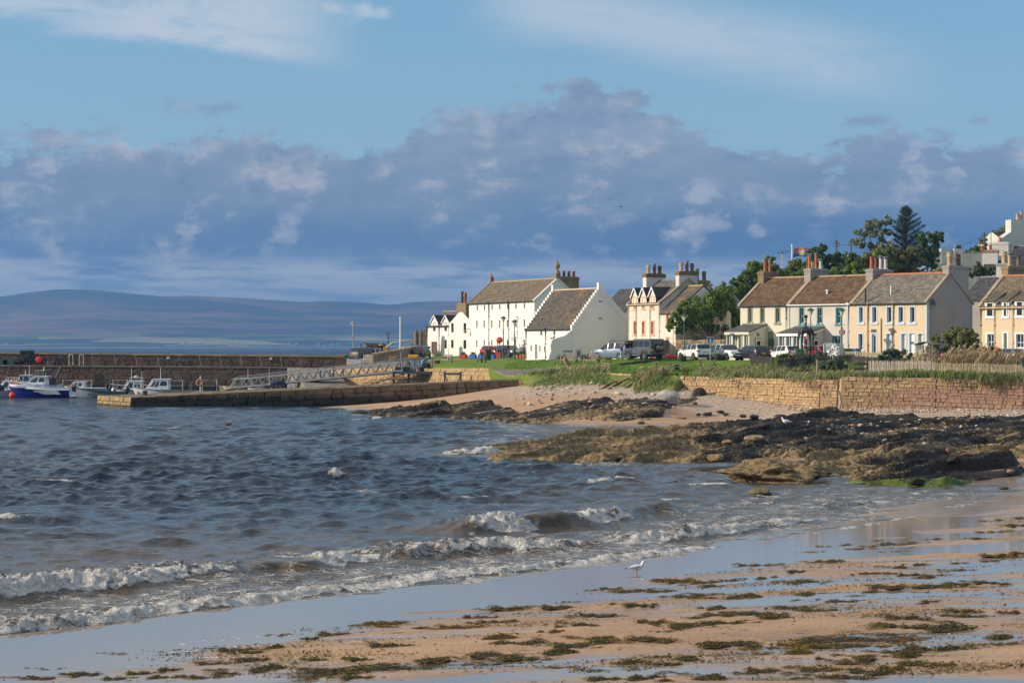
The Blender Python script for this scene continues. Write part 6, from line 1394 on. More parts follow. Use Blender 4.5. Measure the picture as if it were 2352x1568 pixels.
def car(name,label,cat,paint,pos,heading,kind='hatch',L=4.3,W=1.8,Hh=1.5,r=.32,front=False,plate=True,spokes=5,dark=False,tailgate=False,group='cars parked along the village road',plate_w=False,roofm=None,rails=False,van=False):
 t=thing(name,label,cat,pos,R(heading),group);z0=.20 if kind!='suv' else .26;pr=PROF[kind];w2=W/2;n=len(pr);ring=[]
 for fx_,zb,zr,ws in pr:
  x=-L/2+L*fx_;w=w2*ws;zb,zr=zb*Hh,zr*Hh;g=max(0,(zr-zb)/Hh);wr=w*(.955-.46*g)
  zlo=z0+(.10 if fx_ in(0,1)else 0)
  zm=zlo+(zb-zlo)*.55;half=[(w*.86,zlo),(w*.985,zlo+.10),(w,zm),(w*.965,zb),(wr,zr-.05*min(1,g*4)-.01),(wr*.82,zr)]
  ring.append([(x,y,z)for y,z in half]+[(x,-y,z)for y,z in reversed(half)])
 m=12;body,glass=MB(),MB();V=[p for q in ring for p in q];fb,fg=[],[]
 for i in range(n-1):
  for j in range(m):
   jn=(j+1)%m;f=(i*m+j,(i+1)*m+j,(i+1)*m+jn,i*m+jn)
   side=j in(3,7);topf=j in(4,5,6)
   gl_=(side and((i in(4,6)and not van)or i in(8,9)))or(topf and i in(2,9))or(side and i==3 and kind=='suv')
   if gl_ and tailgate and i==2:fb.append((f,1));continue
   (fg if gl_ else fb).append((f,0))
 for f,mi in fb:body.add([V[k]for k in f],[(0,1,2,3)],mi)
 for e,s_ in((0,1),(n-1,-1)):body.add(ring[e],[tuple(range(m))if s_>0 else tuple(reversed(range(m)))],0)
 body.part('body',[paint,M_TRIM],t,True)
 if roofm:pass
 groups={}
 for f,_ in fg:
  i,j=f[0]//m,f[0]%m;key=('rear_window' if i==2 else 'windscreen' if i==9 and j in(4,5,6)else 'side_window',j if j in(3,7)else 0,i if i<8 else 8);groups.setdefault(key,[]).append(f)
 for(nm,_,_),fs in sorted(groups.items(),key=str):
  q=MB();[q.add([V[k]for k in f],[(0,1,2,3)])for f in fs];q.part(nm,M_CAB,t)
 q=MB();x0,x1=-L/2,L/2
 q.box((x0+.06,0,z0+.17),(.16,W*.84,.24));q.part('bumper',M_TRIM,t);q=MB();q.box((x1-.10,0,z0+.13),(.20,W*.72,.20));q.part('bumper',M_TRIM,t)
 for s_ in(1,-1):q=MB();q.box((0,s_*(w2-.035),z0+.05),(L*.46,.08,.14));q.part('sill',M_TRIM,t)
 tm,rm=wheel_mesh(r,.22,spokes,dark)
 for fx_ in(.19,.805):
  for s_ in(1,-1):
   x=-L/2+L*fx_;q=MB();q.lathe([(r*1.16,-.10),(r*1.16,.008),(r*.9,.010)],(0,0,0),18,axis='Y');a=q.part('wheel_arch',M_TRIM,t,loc=(x,s_*w2,r+.03),rz=0 if s_>0 else math.pi)
   wl=link('wheel',None,t,(x,s_*(w2-.085),r),0 if s_>0 else math.pi);link('tyre',tm,wl);link('rim',rm,wl)
 zt=.60*Hh
 for s_ in(1,-1):
  q=MB();q.box((x0+.09,s_*(w2-.17),zt-.05),(.14,.30,.17 if kind!='van' else .34));q.part('tail_light',M_TAIL,t)
  q=MB();q.box((x1-.20,s_*(w2*.70),.475*Hh),(.24,.36,.12));q.part('headlight',M_HEAD,t)
  q=MB();q.box((L*.20-.08,s_*(w2+.09),.66*Hh),(.12,.20,.14));q.part('door_mirror',paint,t)
  for dx in(.06,-.19):
   if van:continue
   q=MB();q.box((L*dx,s_*(w2+.004),.56*Hh),(.18,.03,.035));q.part('door_handle',M_TRIM,t)
 q=MB();q.box((x1-.02,0,.40*Hh),(.10,W*.50,.11));q.part('grille',M_TRIM,t)
 pz=.50*Hh
 if plate and not tailgate:q=MB();q.box((x0-.005,0,pz),(.03,.52,.12));q.part('number_plate',M_PLATE,t)
 if front or plate_w:q=MB();q.box((x1+.015,0,.30*Hh),(.03,.52,.11));q.part('number_plate',M_PLATEW,t)
 if rails:
  for s_ in(1,-1):q=MB();q.bar((-L*.30,s_*w2*.70,Hh+.02),(L*.08,s_*w2*.70,Hh+.01),.05);q.part('roof_rail',M_TRIM,t)
 if tailgate:
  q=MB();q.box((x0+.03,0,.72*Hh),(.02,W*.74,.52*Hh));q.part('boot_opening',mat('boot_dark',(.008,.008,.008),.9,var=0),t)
  g=MB();xr=x0+L*.09;g.prism([(xr,Hh*.985),(xr-.35,Hh*1.12),(xr-.95,Hh*1.10),(xr-1.05,Hh*1.02),(xr-.95,Hh*1.05),(xr-.35,Hh*1.06)],-W*.44,W*.44,'Y');tg=g.part('tailgate',M_TRIM,t)
  for s_ in(1,-1):q=MB();q.bar((xr-.05,s_*W*.38,Hh*.75),(xr-.6,s_*W*.38,Hh*1.06),.03);q.part('gas_strut',M_TRIM,t)
 return t
P_WHITE,P_BLACK,P_RED,P_BLUE,P_SILVER,P_GREY,P_NAVY=carpaint('white',(.72,.72,.71)),carpaint('black',(.012,.014,.020)),carpaint('red',(.50,.012,.018)),carpaint('blue',(.012,.075,.26)),carpaint('silver_blue',(.13,.17,.225),.3),carpaint('grey',(.115,.115,.125),.3),carpaint('navy',(.012,.022,.12))
car('white_suv','white estate car seen from behind, parked by the blue dead end sign','car',P_WHITE,on(4,1115,199),113,'suv',4.4,1.84,1.62,.34,rails=True)
car('white_suv','white car with its front towards the bay, between the white estate and the black hatchback','car',P_WHITE,on(4,1488,199),-63,'suv',4.5,1.86,1.62,.35,front=True,plate=False,dark=True)
car('black_hatchback','shiny black hatchback seen from behind, beside the white car facing the bay','car',P_BLACK,on(4,1785,197),116,'hatch',4.3,1.8,1.48,.32)
car('white_hatchback','white hatchback seen from behind, in front of the teal windowed house','car',P_WHITE,on(4,2160,200),118,'hatch',4.0,1.75,1.47,.31,dark=True)
car('red_hatchback','red hatchback seen from behind, next to the silver cover','car',P_RED,on(5,1430,197.5),108,'hatch',4.1,1.76,1.50,.31)
car('silver_off_roader','silver blue off-roader facing left with its black tailgate open','car',P_SILVER,on(4,165,209),138,'suv',4.95,2.0,1.88,.40,tailgate=True,spokes=9,group='off-roaders parked by the store')
car('black_suv','black off-roader seen from behind with an orange plate on the quay road','car',P_BLACK,on(2,2050,268),76,'suv',4.3,1.8,1.66,.35,group='cars on the quay road')
car('grey_van','dark grey panel van with its rear doors catching the sun','van',P_GREY,on(2,1475,292),44,'van',4.6,1.85,1.86,.33,van=True,group='cars on the quay road')
car('red_hatchback','bright red hatchback nosing out by the tall white storehouse','car',P_RED,on(10,300,258),-58,'hatch',4.0,1.75,1.48,.31,front=True,plate=False,group='cars by the storehouse')
car('dark_hatchback','dark hatchback facing the green beside the lamp post','car',P_NAVY if False else P_BLACK,on(10,765,252),-58,'hatch',4.3,1.82,1.55,.33,front=True,plate=False,group='cars by the storehouse')
car('navy_hatchback','dark blue car half hidden behind the roses and the trellis arbour','car',P_NAVY,on(12,800,186),168,'hatch',4.3,1.8,1.50,.32)
car('blue_hatchback','bright blue hatchback behind the roses in front of the peach house','car',P_BLUE,on(12,2010,178),122,'hatch',4.1,1.76,1.50,.32)
car('grey_hatchback','grey green car cut off by the right edge of the picture','car',carpaint('grey_green',(.10,.14,.14),.2),on(12,2440,176),122,'hatch',4.1,1.76,1.45,.32)
p=on(4,520,195);t=thing('grey_off_roader','boxy grey long wheelbase off-roader with a covered spare wheel on its back door','car',p,R(121),'off-roaders parked by the store')
L,W,Hh,r=4.55,1.79,2.06,.40;w2=W/2;x0,x1=-L/2,L/2;zb=1.18
q=MB();q.prism([(x0,.55),(x1-.05,.55),(x1-.05,1.08),(x1-1.35,1.16),(x0,zb)],-w2,w2,'Y');q.part('body',P_GREY,t,bevel=.03)
q=MB();top=1.98;xa,xw=x0+.02,x1-1.42
q.prism([(xa,zb),(xw+.10,zb),(xw-.16,top),(xa+.06,top)],-w2+.10,w2-.10,'Y');q.part('cabin',P_GREY,t,bevel=.04)
q=MB();q.prism([(xa,top-.02),(xw-.1,top-.02),(xw-.25,Hh),(xa+.12,Hh)],-w2+.06,w2-.06,'Y');q.part('roof',carpaint('pale_grey',(.26,.27,.30),.3),t,bevel=.03)
for s_ in(1,-1):
 for a,b in((xw-.98,xw-.10),(xw-1.78,xw-1.10),(xa+.25,xw-1.95)):
  q=MB();q.b2(a,b,s_*(w2-.10)-.012,s_*(w2-.10)+.012,zb+.12,top-.14);q.part('side_window',mat('car_glass',None),t)
 q=MB();q.b2(x1-1.25,x1-.45,s_*(w2+.03)-.03,s_*(w2+.03)+.03,.92,1.02);q.bar((x1-1.25,s_*(w2+.03),.97),(x1-1.40,s_*(w2+.03),.62),.08);q.bar((x1-.45,s_*(w2+.03),.97),(x1-.30,s_*(w2+.03),.62),.08);q.part('wheel_arch',M_TRIM if s_<0 else P_GREY,t)
 q=MB();q.b2(x0+.55,x0+1.35,s_*(w2+.03)-.03,s_*(w2+.03)+.03,.92,1.02);q.bar((x0+1.35,s_*(w2+.03),.97),(x0+1.5,s_*(w2+.03),.62),.08);q.bar((x0+.55,s_*(w2+.03),.97),(x0+.42,s_*(w2+.03),.62),.08);q.part('wheel_arch',P_GREY,t)
 for x in(x0+.95,x1-.85):
  q=MB();q.lathe([(r*1.12,-.15),(r*1.12,.006),(r*.9,.008)],(0,0,0),16,axis='Y');q.part('wheel_well',M_TRIM,t,loc=(x,s_*w2,r+.06),rz=0 if s_>0 else math.pi)
  tm,rm=wheel_mesh(r,.25,5,False);wl=link('wheel',None,t,(x,s_*(w2-.08),r),0 if s_>0 else math.pi);link('tyre',tm,wl);link('rim',rm,wl)
 q=MB();q.b2(x0-.02,x0+.02,s_*(w2-.16)-.08,s_*(w2-.16)+.08,zb+.15,top-.2);q.part('rear_quarter_window',mat('car_glass',None),t)
 for z in(.95,.78):q=MB();q.lathe([(.06,0),(.05,.05),(0,.06)],(0,0,0),8);q.xf(Matrix.Translation((x0-.001,s_*(w2-.12),z))@Matrix.Rotation(R(-90),4,'Y'));q.part('tail_light',M_TAIL,t)
 q=MB();q.box((xw+.05,s_*(w2+.06),1.30),(.08,.16,.22));q.part('door_mirror',M_TRIM,t)
 q=MB();q.b2(x0+1.6,x1-1.5,s_*(w2-.02)-.09,s_*(w2-.02)+.09,.42,.50);q.part('side_step',M_LEAD,t)
q=MB();q.b2(x0-.03,x0-.002,-.50,.52,.68,top-.06);q.part('back_door',mat('paint_grey',None),t)
q=MB();q.b2(x0-.045,x0-.031,-.36,.40,zb+.15,top-.2);q.part('rear_window',mat('car_glass',None),t)
sp=MB();sp.lathe([(.36,.14),(.42,.10),(.43,-.10),(.40,-.18),(0,-.20)],(0,0,0),22,axis='X');spo=sp.part('spare_wheel_cover',M_TRIM,t,True,loc=(x0-.18,-.12,1.16))
text(spo,'MRD',.36,mat('silver_print',(.55,.55,.55),.4),(-.212,0,.08),(R(90),0,R(-90)),'lettering')
q=MB();q.b2(-.214,-.21,-.28,.28,-.12,-.09);q.part('printed_line',mat('silver_print',None),spo)
q=MB();q.b2(x0-.03,x0-.004,.56,.86,.86,1.06);q.part('number_plate',M_PLATE,t)
q=MB();q.b2(x0-.14,x0+.02,-w2+.05,w2-.05,.44,.58);q.part('bumper',M_TRIM,t);q=MB();q.b2(x1-.06,x1+.12,-w2,w2,.48,.64);q.part('bumper',M_TRIM,t)
q=MB();q.b2(x0+.3,x1-.3,-.4,.4,.30,.55);q.part('chassis',M_TRIM,t)
# ================================================================== BOATS
def hull_mesh(L,B,fb,bow_rise,draft,stern_w=.85,rake=.35,n=14,flare=.12,clinker=0,sheer_m=None,mats=None,band=.0):
 """stern at x = -L/2, bow at +L/2, waterline z = 0; returns MB with open deck ring"""
 mb=MB();ring=[];k=7
 for i in range(n+1):
  u=i/n;x=-L/2+L*u;w=B/2*(stern_w+(1-stern_w)*math.sin(min(1,u/.45)*math.pi/2))*(1 if u<.45 else max(.0,1-((u-.45)/.55)**2.2));zs=fb+bow_rise*max(0,(u-.25)/.75)**1.8;zk=-draft*(1 if u<.7 else 1-((u-.7)/.3)**2*1.0);pts=[]
  for j in range(k+1):
   v=j/k;y=w*(v**.42)*(1-flare*(1-v));z=zk+(zs-zk)*v**1.15;xs_=x+(rake*v if u>.55 else 0)*((u-.55)/.45 if u>.55 else 0)-.0
   pts.append((xs_,y,z))
  ring.append(pts)
 for s_ in(1,-1):
  for i in range(n):
   for j in range(k):
    a,b,c,d=ring[i][j],ring[i+1][j],ring[i+1][j+1],ring[i][j+1];mi=1 if(band and j>=k-band)else 0
    mb.add([(p[0],p[1]*s_,p[2])for p in(a,b,c,d)],[(0,1,2,3)if s_<0 else(3,2,1,0)],mi)
 st_=[(p[0],p[1],p[2])for p in ring[0]]+[(p[0],-p[1],p[2])for p in reversed(ring[0])];mb.add(st_,[tuple(range(len(st_)))],0)
 return mb,[r_[-1]for r_ in ring]
def boat(name,label,d,pxs,pxb,base_py,L=None,head=0,**kw):
 """pxs/pxb print x of stern and bow"""
 X0,X1=hx(min(pxs,pxb),d),hx(max(pxs,pxb),d);L=L or abs(X1-X0);flip=pxb<pxs
 t=thing(name,label,'boat',((X0+X1)/2,d,0),(math.pi if flip else 0)+R(head),'boats moored in the harbour');return t,L,(-1 if flip else 1)
def deck(mb,edge,z_in,inset=.0):
 n=len(edge)
 for i in range(n-1):
  a,b=edge[i],edge[i+1];mb.add([(a[0],a[1],a[2]+z_in),(b[0],b[1],b[2]+z_in),(b[0],-b[1],b[2]+z_in),(a[0],-a[1],a[2]+z_in)],[(3,2,1,0)])
def gunwale(edge,m,t,r=.05,nm='gunwale'):
 for s_ in(1,-1):q=MB();q.tube([(p[0],p[1]*s_,p[2])for p in edge],r,6);q.part(nm,m,t)
M_GEL=mat('white_gelcoat',(.70,.71,.72),.3,var=.04);M_HBLUE=mat('royal_blue_gelcoat',(.012,.022,.20),.25,var=.05,coat=.4);M_HGREY=mat('blue_grey_hull',(.22,.27,.31),.45,var=.08);M_BWIN=mat('boat_window',(.022,.028,.036),.08,var=0,spec=.7);M_RAIL=mat('stainless',(.5,.5,.5),.25,.8,var=0);M_OUTB=mat('outboard_black',(.015,.016,.018),.35,var=.05);M_TIMB=mat('varnished_timber',(.22,.12,.05),.5,var=.15);M_ANTI=mat('antifoul_brown',(.10,.045,.03),.8,var=.2);M_CANV=mat('navy_canvas',(.012,.016,.06),.8,var=.1)
def wheelhouse(t,xa,xf,w,z0,z1,rake_f=.45,rake_r=.1,m=M_GEL,over=.18,nm='wheelhouse',ws=(),roofm=None,zc=None):
 """xa aft, xf front at the foot"""
 q=MB();w2=w/2;k=.86
 vs=[(xa,-w2,z0),(xf,-w2*.92,z0),(xf,w2*.92,z0),(xa,w2,z0),(xa+rake_r,-w2*k,z1),(xf-rake_f,-w2*k*.95,z1),(xf-rake_f,w2*k*.95,z1),(xa+rake_r,w2*k,z1)]
 q.add(vs,[(3,2,1,0),(4,5,6,7),(0,1,5,4),(1,2,6,5),(2,3,7,6),(3,0,4,7)]);c=q.part(nm,m,t,bevel=.03)
 q=MB();q.prism([(xa+rake_r-over,z1),(xf-rake_f+.10,z1),(xf-rake_f-.02,z1+.10),(xa+rake_r-over,z1+.12)],-w2*k-.04,w2*k+.04,'Y');q.part('cabin_roof',roofm or m,c,bevel=.02)
 def sp(u,v,s_):
  xl,xr=xa+rake_r*v,xf-rake_f*v;x=xl+(xr-xl)*u;y=(w2*(1-.08*u))*(1-v)+(w2*k*(1-.05*u))*v;return(x,s_*(y+.012),z0+(z1-z0)*v)
 for s_ in(1,-1):
  for(u0,u1,v0,v1)in ws:
   q=MB();sh=.05;q.add([sp(u0,v0,s_),sp(u1,v0,s_),sp(u1-sh*.5,v1,s_),sp(u0+sh*.2,v1,s_)],[(0,1,2,3)]);q.part('cabin_window',M_BWIN,c)
 def fp(u,v):x=xf-rake_f*v;y=(u-.5)*w*(.92*(1-v)+k*.95*v);return(x+.014,y,z0+(z1-z0)*v)
 for u0,u1 in((.06,.47),(.53,.94)):q=MB();q.add([fp(u0,.42),fp(u1,.42),fp(u1,.92),fp(u0,.92)],[(0,1,2,3)]);q.part('windscreen',M_BWIN,c)
 return c
def outboard(t,x,z=.5,y=0,s=1.0,m=None):
 q=MB();q.prism([(x-.05,z-.1),(x-.12,z+.42),(x-.32,z+.52),(x-.55,z+.42),(x-.50,z+.05),(x-.35,z-.05),(x-.30,z-.8),(x-.12,z-.8)],y-.17*s,y+.17*s,'Y');return q.part('outboard_motor',m or M_OUTB,t,bevel=.03)
def pulpit(t,edge,i0,hh=.45,r=.022):
 e=edge[i0:];pts=[(p[0],p[1]*.94,p[2]+hh)for p in e]+[(p[0],-p[1]*.94,p[2]+hh)for p in reversed(e)];q=MB();q.tube(pts,r,6)
 for p in e[::2]:
  for s_ in(1,-1):q.tube([(p[0],s_*p[1]*.94,p[2]),(p[0],s_*p[1]*.94,p[2]+hh)],r,5)
 return q.part('pulpit_rail',M_RAIL,t)
def mast(t,x,y,z0,z1,r=.03,m=None,nm='aerial'):q=MB();q.tube([(x,y,z0),(x,y,z1)],[r,r*.6],6);return q.part(nm,m or M_WPAINT,t)
zb_=lambda k,y,d:H-(Z(k,0,y)[1]-HY)/F*d
d=220.;t,L,s=boat('blue_cruiser','royal blue and white cabin cruiser with a silver flash along its hull',d,Z(14,1405,0)[0],Z(14,268,0)[0],0)
mb,ed=hull_mesh(L,2.4,.78,.42,.35,.92,.45,band=0);mb.part('hull',M_HBLUE,t,True)
q=MB();deck(q,ed,.30);[q.add([(a[0],a[1]*s_,a[2]),(b[0],b[1]*s_,b[2]),(b[0],b[1]*s_*.97,b[2]+.30),(a[0],a[1]*s_*.97,a[2]+.30)],[(0,1,2,3)])for s_ in(1,-1)for a,b in zip(ed[:-1],ed[1:])];q.part('topside',M_GEL,t)
gunwale(ed,M_TRIM,t,.03,'rubbing_strake')
q=MB();q.prism([(L*.50,1.30),(L*.22,1.55),(-L*.06,1.62),(-L*.08,1.05),(L*.46,1.05)],-.95,.95,'Y');q.part('coachroof',M_GEL,t,bevel=.06)
c=wheelhouse(t,-L*.085,L*.25,1.85,1.45,zb_(14,232,d),.78,.12,ws=[(.06,.46,.34,.90),(.55,.80,.30,.90),(.83,.97,.30,.86)],over=.35)
zr=zb_(14,205,d);q=MB();[q.tube([(x_,y_,zr),(x_-.05,y_,zr+.55),(x_-.75,y_,zr+.60),(x_-.85,y_,zr)],.025,6)for x_ in(L*.10,)for y_ in(-.6,.6)];q.b2(-L*.05,L*.09,-.65,.65,zr+.52,zr+.60);q.part('radar_arch',M_RAIL,t);mast(t,-L*.02,0,zr+.6,zr+.95,.05);q=MB();q.bar((-L*.03,.2,zr+.55),(-L*.17,.2,zr+.75),.03);q.part('rod',M_RAIL,t)
pulpit(t,[(p[0],p[1],p[2]+.3)for p in ed],9,.30)
text(t,'Captain Hawk',.27,mat('hull_lettering',(.02,.02,.05),.5),(-L*.02,.99,1.34),(R(90),0,R(180)),'boat_name',.004)
for k_,(xa,xb,za,zc_)in enumerate(((-L*.30,L*.12,.62,.76),(-L*.32,L*.03,.48,.60),(-L*.34,-L*.03,.36,.46))):
 q=MB();q.add([(xb,1.196-.004*k_,zc_),(xa,1.19,zc_),(xa-.10,1.185,za),(xb-.15,1.17,za)],[(0,1,2,3)]);q.xf(Matrix.Identity(4));o_=q.part('hull_flash',mat('flash_silver',(.60,.62,.66),.35,var=0),t,loc=(0,.03,0))
q=MB();q.add([(-L*.50,1.06,1.1),(-L*.60,1.0,.12),(-L*.60,-1.0,.12),(-L*.5,-1.06,1.1),(-L*.47,1.06,1.1),(-L*.5,1.0,.05),(-L*.5,-1.0,.05),(-L*.47,-1.06,1.1)],[(0,1,2,3),(0,4,5,1),(3,2,6,7)]);q.part('stern_wedge',M_GEL,t);outboard(t,-L*.5,.75,.4);outboard(t,-L*.5,.75,-.4)
v=ZP(14,240,568,218.5);t=thing('mooring_buoy','round orange red mooring buoy at the bow of the blue cruiser','buoy',(v.x,218.5,.28));q=MB();q.ball((0,0,0),.36,16,10);q.part('ball',mat('buoy_orange',(.75,.06,.01),.4,var=.06),t,True);q=MB();q.lathe([(.09,.34),(.09,.44),(.04,.46)],(0,0,0),8);q.part('eye',M_RED,t)
d=223.;t,L,s=boat('white_cuddy_boat','small white cuddy boat with an orange lifebuoy on its rail',d,Z(14,470,0)[0],Z(14,35,0)[0],0,L=4.6);mb,ed=hull_mesh(L,2.0,.62,.25,.3,.9);mb.part('hull',M_GEL,t,True);q=MB();deck(q,ed,.0);q.part('deck',M_GEL,t);gunwale(ed,mat('buff_strake',(.40,.34,.24),.6),t,.05)
wheelhouse(t,-.6,1.7,1.6,.75,zb_(14,318,d),.75,.1,ws=[(.08,.42,.30,.88),(.50,.82,.25,.88)]);q=MB();[q.tube([(x_,y_,zb_(14,318,d)),(x_-.1,y_,zb_(14,240,d))],.03,6)for x_ in(-.5,.1,.7)for y_ in(-.5,.5)];q.tube([(-.6,.5,zb_(14,240,d)),(.6,.5,zb_(14,240,d))],.03,6);q.tube([(-.6,-.5,zb_(14,240,d)),(.6,-.5,zb_(14,240,d))],.03,6);q.part('roof_rail',M_RAIL,t);pulpit(t,ed,8,.4)
v=ZP(14,310,330,221.8);tb=thing('lifebuoy','orange lifebuoy hanging between the white cuddy boat and the cruiser','lifebuoy',(v.x,221.7,v.z));q=MB();torus(q,(0,0,0),.34,.09);q.part('ring',mat('lifebuoy_orange',(.60,.12,.04),.6),tb,True)
d=226.;t,L,s=boat('wheelhouse_boat','white boat with a tall blue-tinted wheelhouse behind the blue cruiser',d,Z(14,1170,0)[0],Z(14,300,0)[0],0);mb,ed=hull_mesh(L,2.6,1.35,.3,.4,.9);mb.part('hull',M_GEL,t,True);q=MB();deck(q,ed,-.1);q.part('deck',M_GEL,t);gunwale(ed,M_TRIM,t,.05)
wheelhouse(t,L*.12,L*.44,2.0,1.4,zb_(14,208,d),.4,.1,m=mat('pale_blue_grp',(.48,.54,.60),.4),ws=[(.08,.55,.35,.92),(.62,.95,.35,.92)]);mast(t,L*.16,.5,zb_(14,205,d),zb_(14,0,d),.035);mast(t,L*.26,.2,zb_(14,205,d),zb_(14,90,d),.09,M_BUFF,'exhaust');q=MB();q.ball((-L*.30,0,1.75),.55,10,6,sc=(1.2,.7,.8));q.part('covered_engine',mat('dark_tarp',(.02,.025,.04),.8),t)
d=224.;t,L,s=boat('white_day_boat','white day boat with a rounded cuddy and an orange tub at its stern',d,Z(14,2110,0)[0],Z(14,1330,0)[0],0);mb,ed=hull_mesh(L,2.1,.95,.15,.3,.9);mb.part('hull',mat('grey_white_grp',(.42,.44,.46),.5),t,True);q=MB();deck(q,ed,-.05);q.part('deck',M_GEL,t);gunwale(ed,M_GEL,t,.05);wheelhouse(t,L*.06,L*.46,1.7,.95,zb_(14,335,d),.6,.05,ws=[(.15,.45,.35,.85),(.55,.75,.3,.85),(.8,.95,.3,.8)])
q=MB();q.box((L*.36,.9,.95),(.8,.5,.5),taper=1.1);q.part('tub',mat('tub_orange',(.62,.24,.06),.6),t);outboard(t,-L*.44,1.0)
d=219.;t,L,s=boat('clinker_boat','open blue-grey clinker boat with a black rubbing strake',d,Z(1,1178,0)[0],Z(1,735,0)[0],0)
for k_ in range(1):mb,ed=hull_mesh(L,1.9,.62,.42,.3,.80,.25,flare=.10);mb.part('hull',M_HGREY,t,True)
for j in range(6):
 mb2,e2=hull_mesh(L,1.9+.02,.62,.42,.3,.80,.25,flare=.10)
 q=MB()
 for s_ in(1,-1):
  pts=[]
  for i in range(15):
   u=i/14;e_=e2[i];f_=(j+1)/7;zk=-.3*(1 if u<.7 else 1-((u-.7)/.3)**2);w_=e_[1];v_=f_**.87;pts.append((e_[0]-(.25*((u-.55)/.45)*(1-v_)if u>.55 else 0),s_*(w_*(v_**.42)*(1-.10*(1-v_))+.012),zk+(e_[2]-zk)*v_**1.15))
  q.tube(pts,.018,4)
 q.part('strake',mat('strake_grey',(.15,.19,.22),.5),t)
gunwale(ed,M_BLACK,t,.055)
q=MB();[q.b2(x-.14,x+.14,-.8,.8,.42,.46)for x in(-L*.25,0,L*.25)];q.part('thwart',M_TIMB,t);q=MB();deck(q,ed[:8],-.35);q.part('floor',M_HGREY,t);q=MB();q.bar((L*.5+.22,0,1.02),(L*.5-.02,0,-.1),.06);q.part('stem',mat('stem_yellow',(.45,.36,.12),.6),t);outboard(t,-L*.49,.55)
q=MB();q.ball((-L*.27,.2,.85),.30,10,6);q.part('fender',mat('clear_fender',(.25,.30,.34),.3),t);q=MB();q.prism([(-.18,.75),(.10,.65),(.28,1.0),(.0,1.15)],-.15,.15,'Y');q.part('spare_outboard',M_OUTB,t,loc=(-L*.2,-.4,0));mast(t,-L*.10,.3,.5,2.2,.018,M_RAIL,'rod')
d=223.5;t,L,s=boat('radar_boat','white fishing boat with a rail and aerials on its small wheelhouse',d,Z(1,1375,0)[0],Z(1,1150,0)[0],0,L=4.8);mb,ed=hull_mesh(L,2.0,.70,.3,.3,.9);mb.part('hull',mat('buff_grp',(.52,.48,.40),.5),t,True);q=MB();deck(q,ed,0);q.part('deck',M_GEL,t);gunwale(ed,M_TRIM,t,.05)
wheelhouse(t,-1.0,1.3,1.7,.75,zb_(1,1005,d),.65,.1,ws=[(.08,.44,.3,.9),(.52,.84,.25,.9)]);zr=zb_(1,1005,d);q=MB();[q.tube([(x_,y_,zr),(x_,y_,zr+.5)],.025,5)for x_ in(-.9,-.3,.4)for y_ in(-.6,.6)];[q.tube([(-.9,y_,zr+.5),(.4,y_,zr+.5)],.025,5)for y_ in(-.6,.6)];q.part('roof_rail',M_RAIL,t);mast(t,.25,.3,zr,zb_(1,870,d),.03);mast(t,-.8,-.3,zr,zb_(1,905,d),.025);pulpit(t,ed,8,.45);q=MB();q.lathe([(.22,0),(.22,.16),(.12,.2)],(-.2,0,zr+.5),10);q.part('radar',M_GEL,t)
d=219.5;t,L,s=boat('cabin_boat','long white cabin boat with a rounded wheelhouse forward and a tall aerial',d,Z(1,1845,0)[0],Z(1,1283,0)[0],0);mb,ed=hull_mesh(L,2.3,.74,.40,.3,.88,.45);mb.part('hull',M_GEL,t,True)
q=MB();deck(q,ed[:9],-.12);deck(q,ed[8:],.0);q.part('deck',M_GEL,t);gunwale(ed,mat('grey_fender',(.16,.16,.17),.6),t,.06)
wheelhouse(t,-L*.055,L*.33,1.8,.9,zb_(1,985,d),.75,.05,ws=[(.06,.44,.38,.88),(.50,.66,.30,.86),(.70,.86,.30,.86)]);mast(t,L*.085,.4,zb_(1,980,d),zb_(1,866,d),.035);pulpit(t,ed,9,.42);outboard(t,-L*.36,.95,m=mat('grey_outboard',(.10,.10,.11),.4));text(t,'SEA BELLE',.14,mat('hull_lettering',None),(L*.02,1.0,1.16),(R(90),0,R(180)),'boat_name',.004)
d=221.;t,L,s=boat('white_dinghy','small white open dinghy with its bow raised beside the lifebuoy post',d,Z(1,2075,0)[0],Z(1,1886,0)[0],0,L=4.2);mb,ed=hull_mesh(L,1.5,.40,.42,.2,.85,.3);mb.part('hull',M_GEL,t,True);q=MB();deck(q,ed,-.18);q.part('floor',mat('grey_white_grp',None),t);gunwale(ed,M_WPAINT,t,.04);q=MB();[q.b2(x-.12,x+.12,-.55,.55,.30,.34)for x in(-.9,.3)];q.part('thwart',M_TIMB,t)
d=228.5;t,L,s=boat('cream_wheelhouse_boat','cream boat with a yellowish wheelhouse showing through the gangway lattice',d,Z(2,330,0)[0],Z(2,85,0)[0],0,L=5.4);mb,ed=hull_mesh(L,2.0,.85,.3,.3,.9);mb.part('hull',mat('cream_grp',(.50,.42,.26),.5),t,True);q=MB();deck(q,ed,0);q.part('deck',mat('cream_grp',None),t);wheelhouse(t,-.9,1.7,1.7,.9,zb_(2,950,d),.6,.1,m=mat('cream_grp',None),ws=[(.08,.44,.3,.9),(.52,.84,.25,.9)]);mast(t,-.4,.3,zb_(2,945,d),zb_(2,850,d),.03);mast(t,.3,-.2,zb_(2,945,d),zb_(2,905,d),.06,M_BLACK,'lamp')
d=213.;t,L,s=boat('speedboat','white speedboat with a folded navy canopy below the gangway',d,Z(2,668,0)[0],Z(2,282,0)[0],0);t.location.z=.45;mb,ed=hull_mesh(L,1.9,.62,.12,.3,.92,.5);mb.part('hull',M_GEL,t,True);q=MB();deck(q,ed,.02);q.part('deck',M_GEL,t);gunwale(ed,mat('grey_fender',None),t,.04)
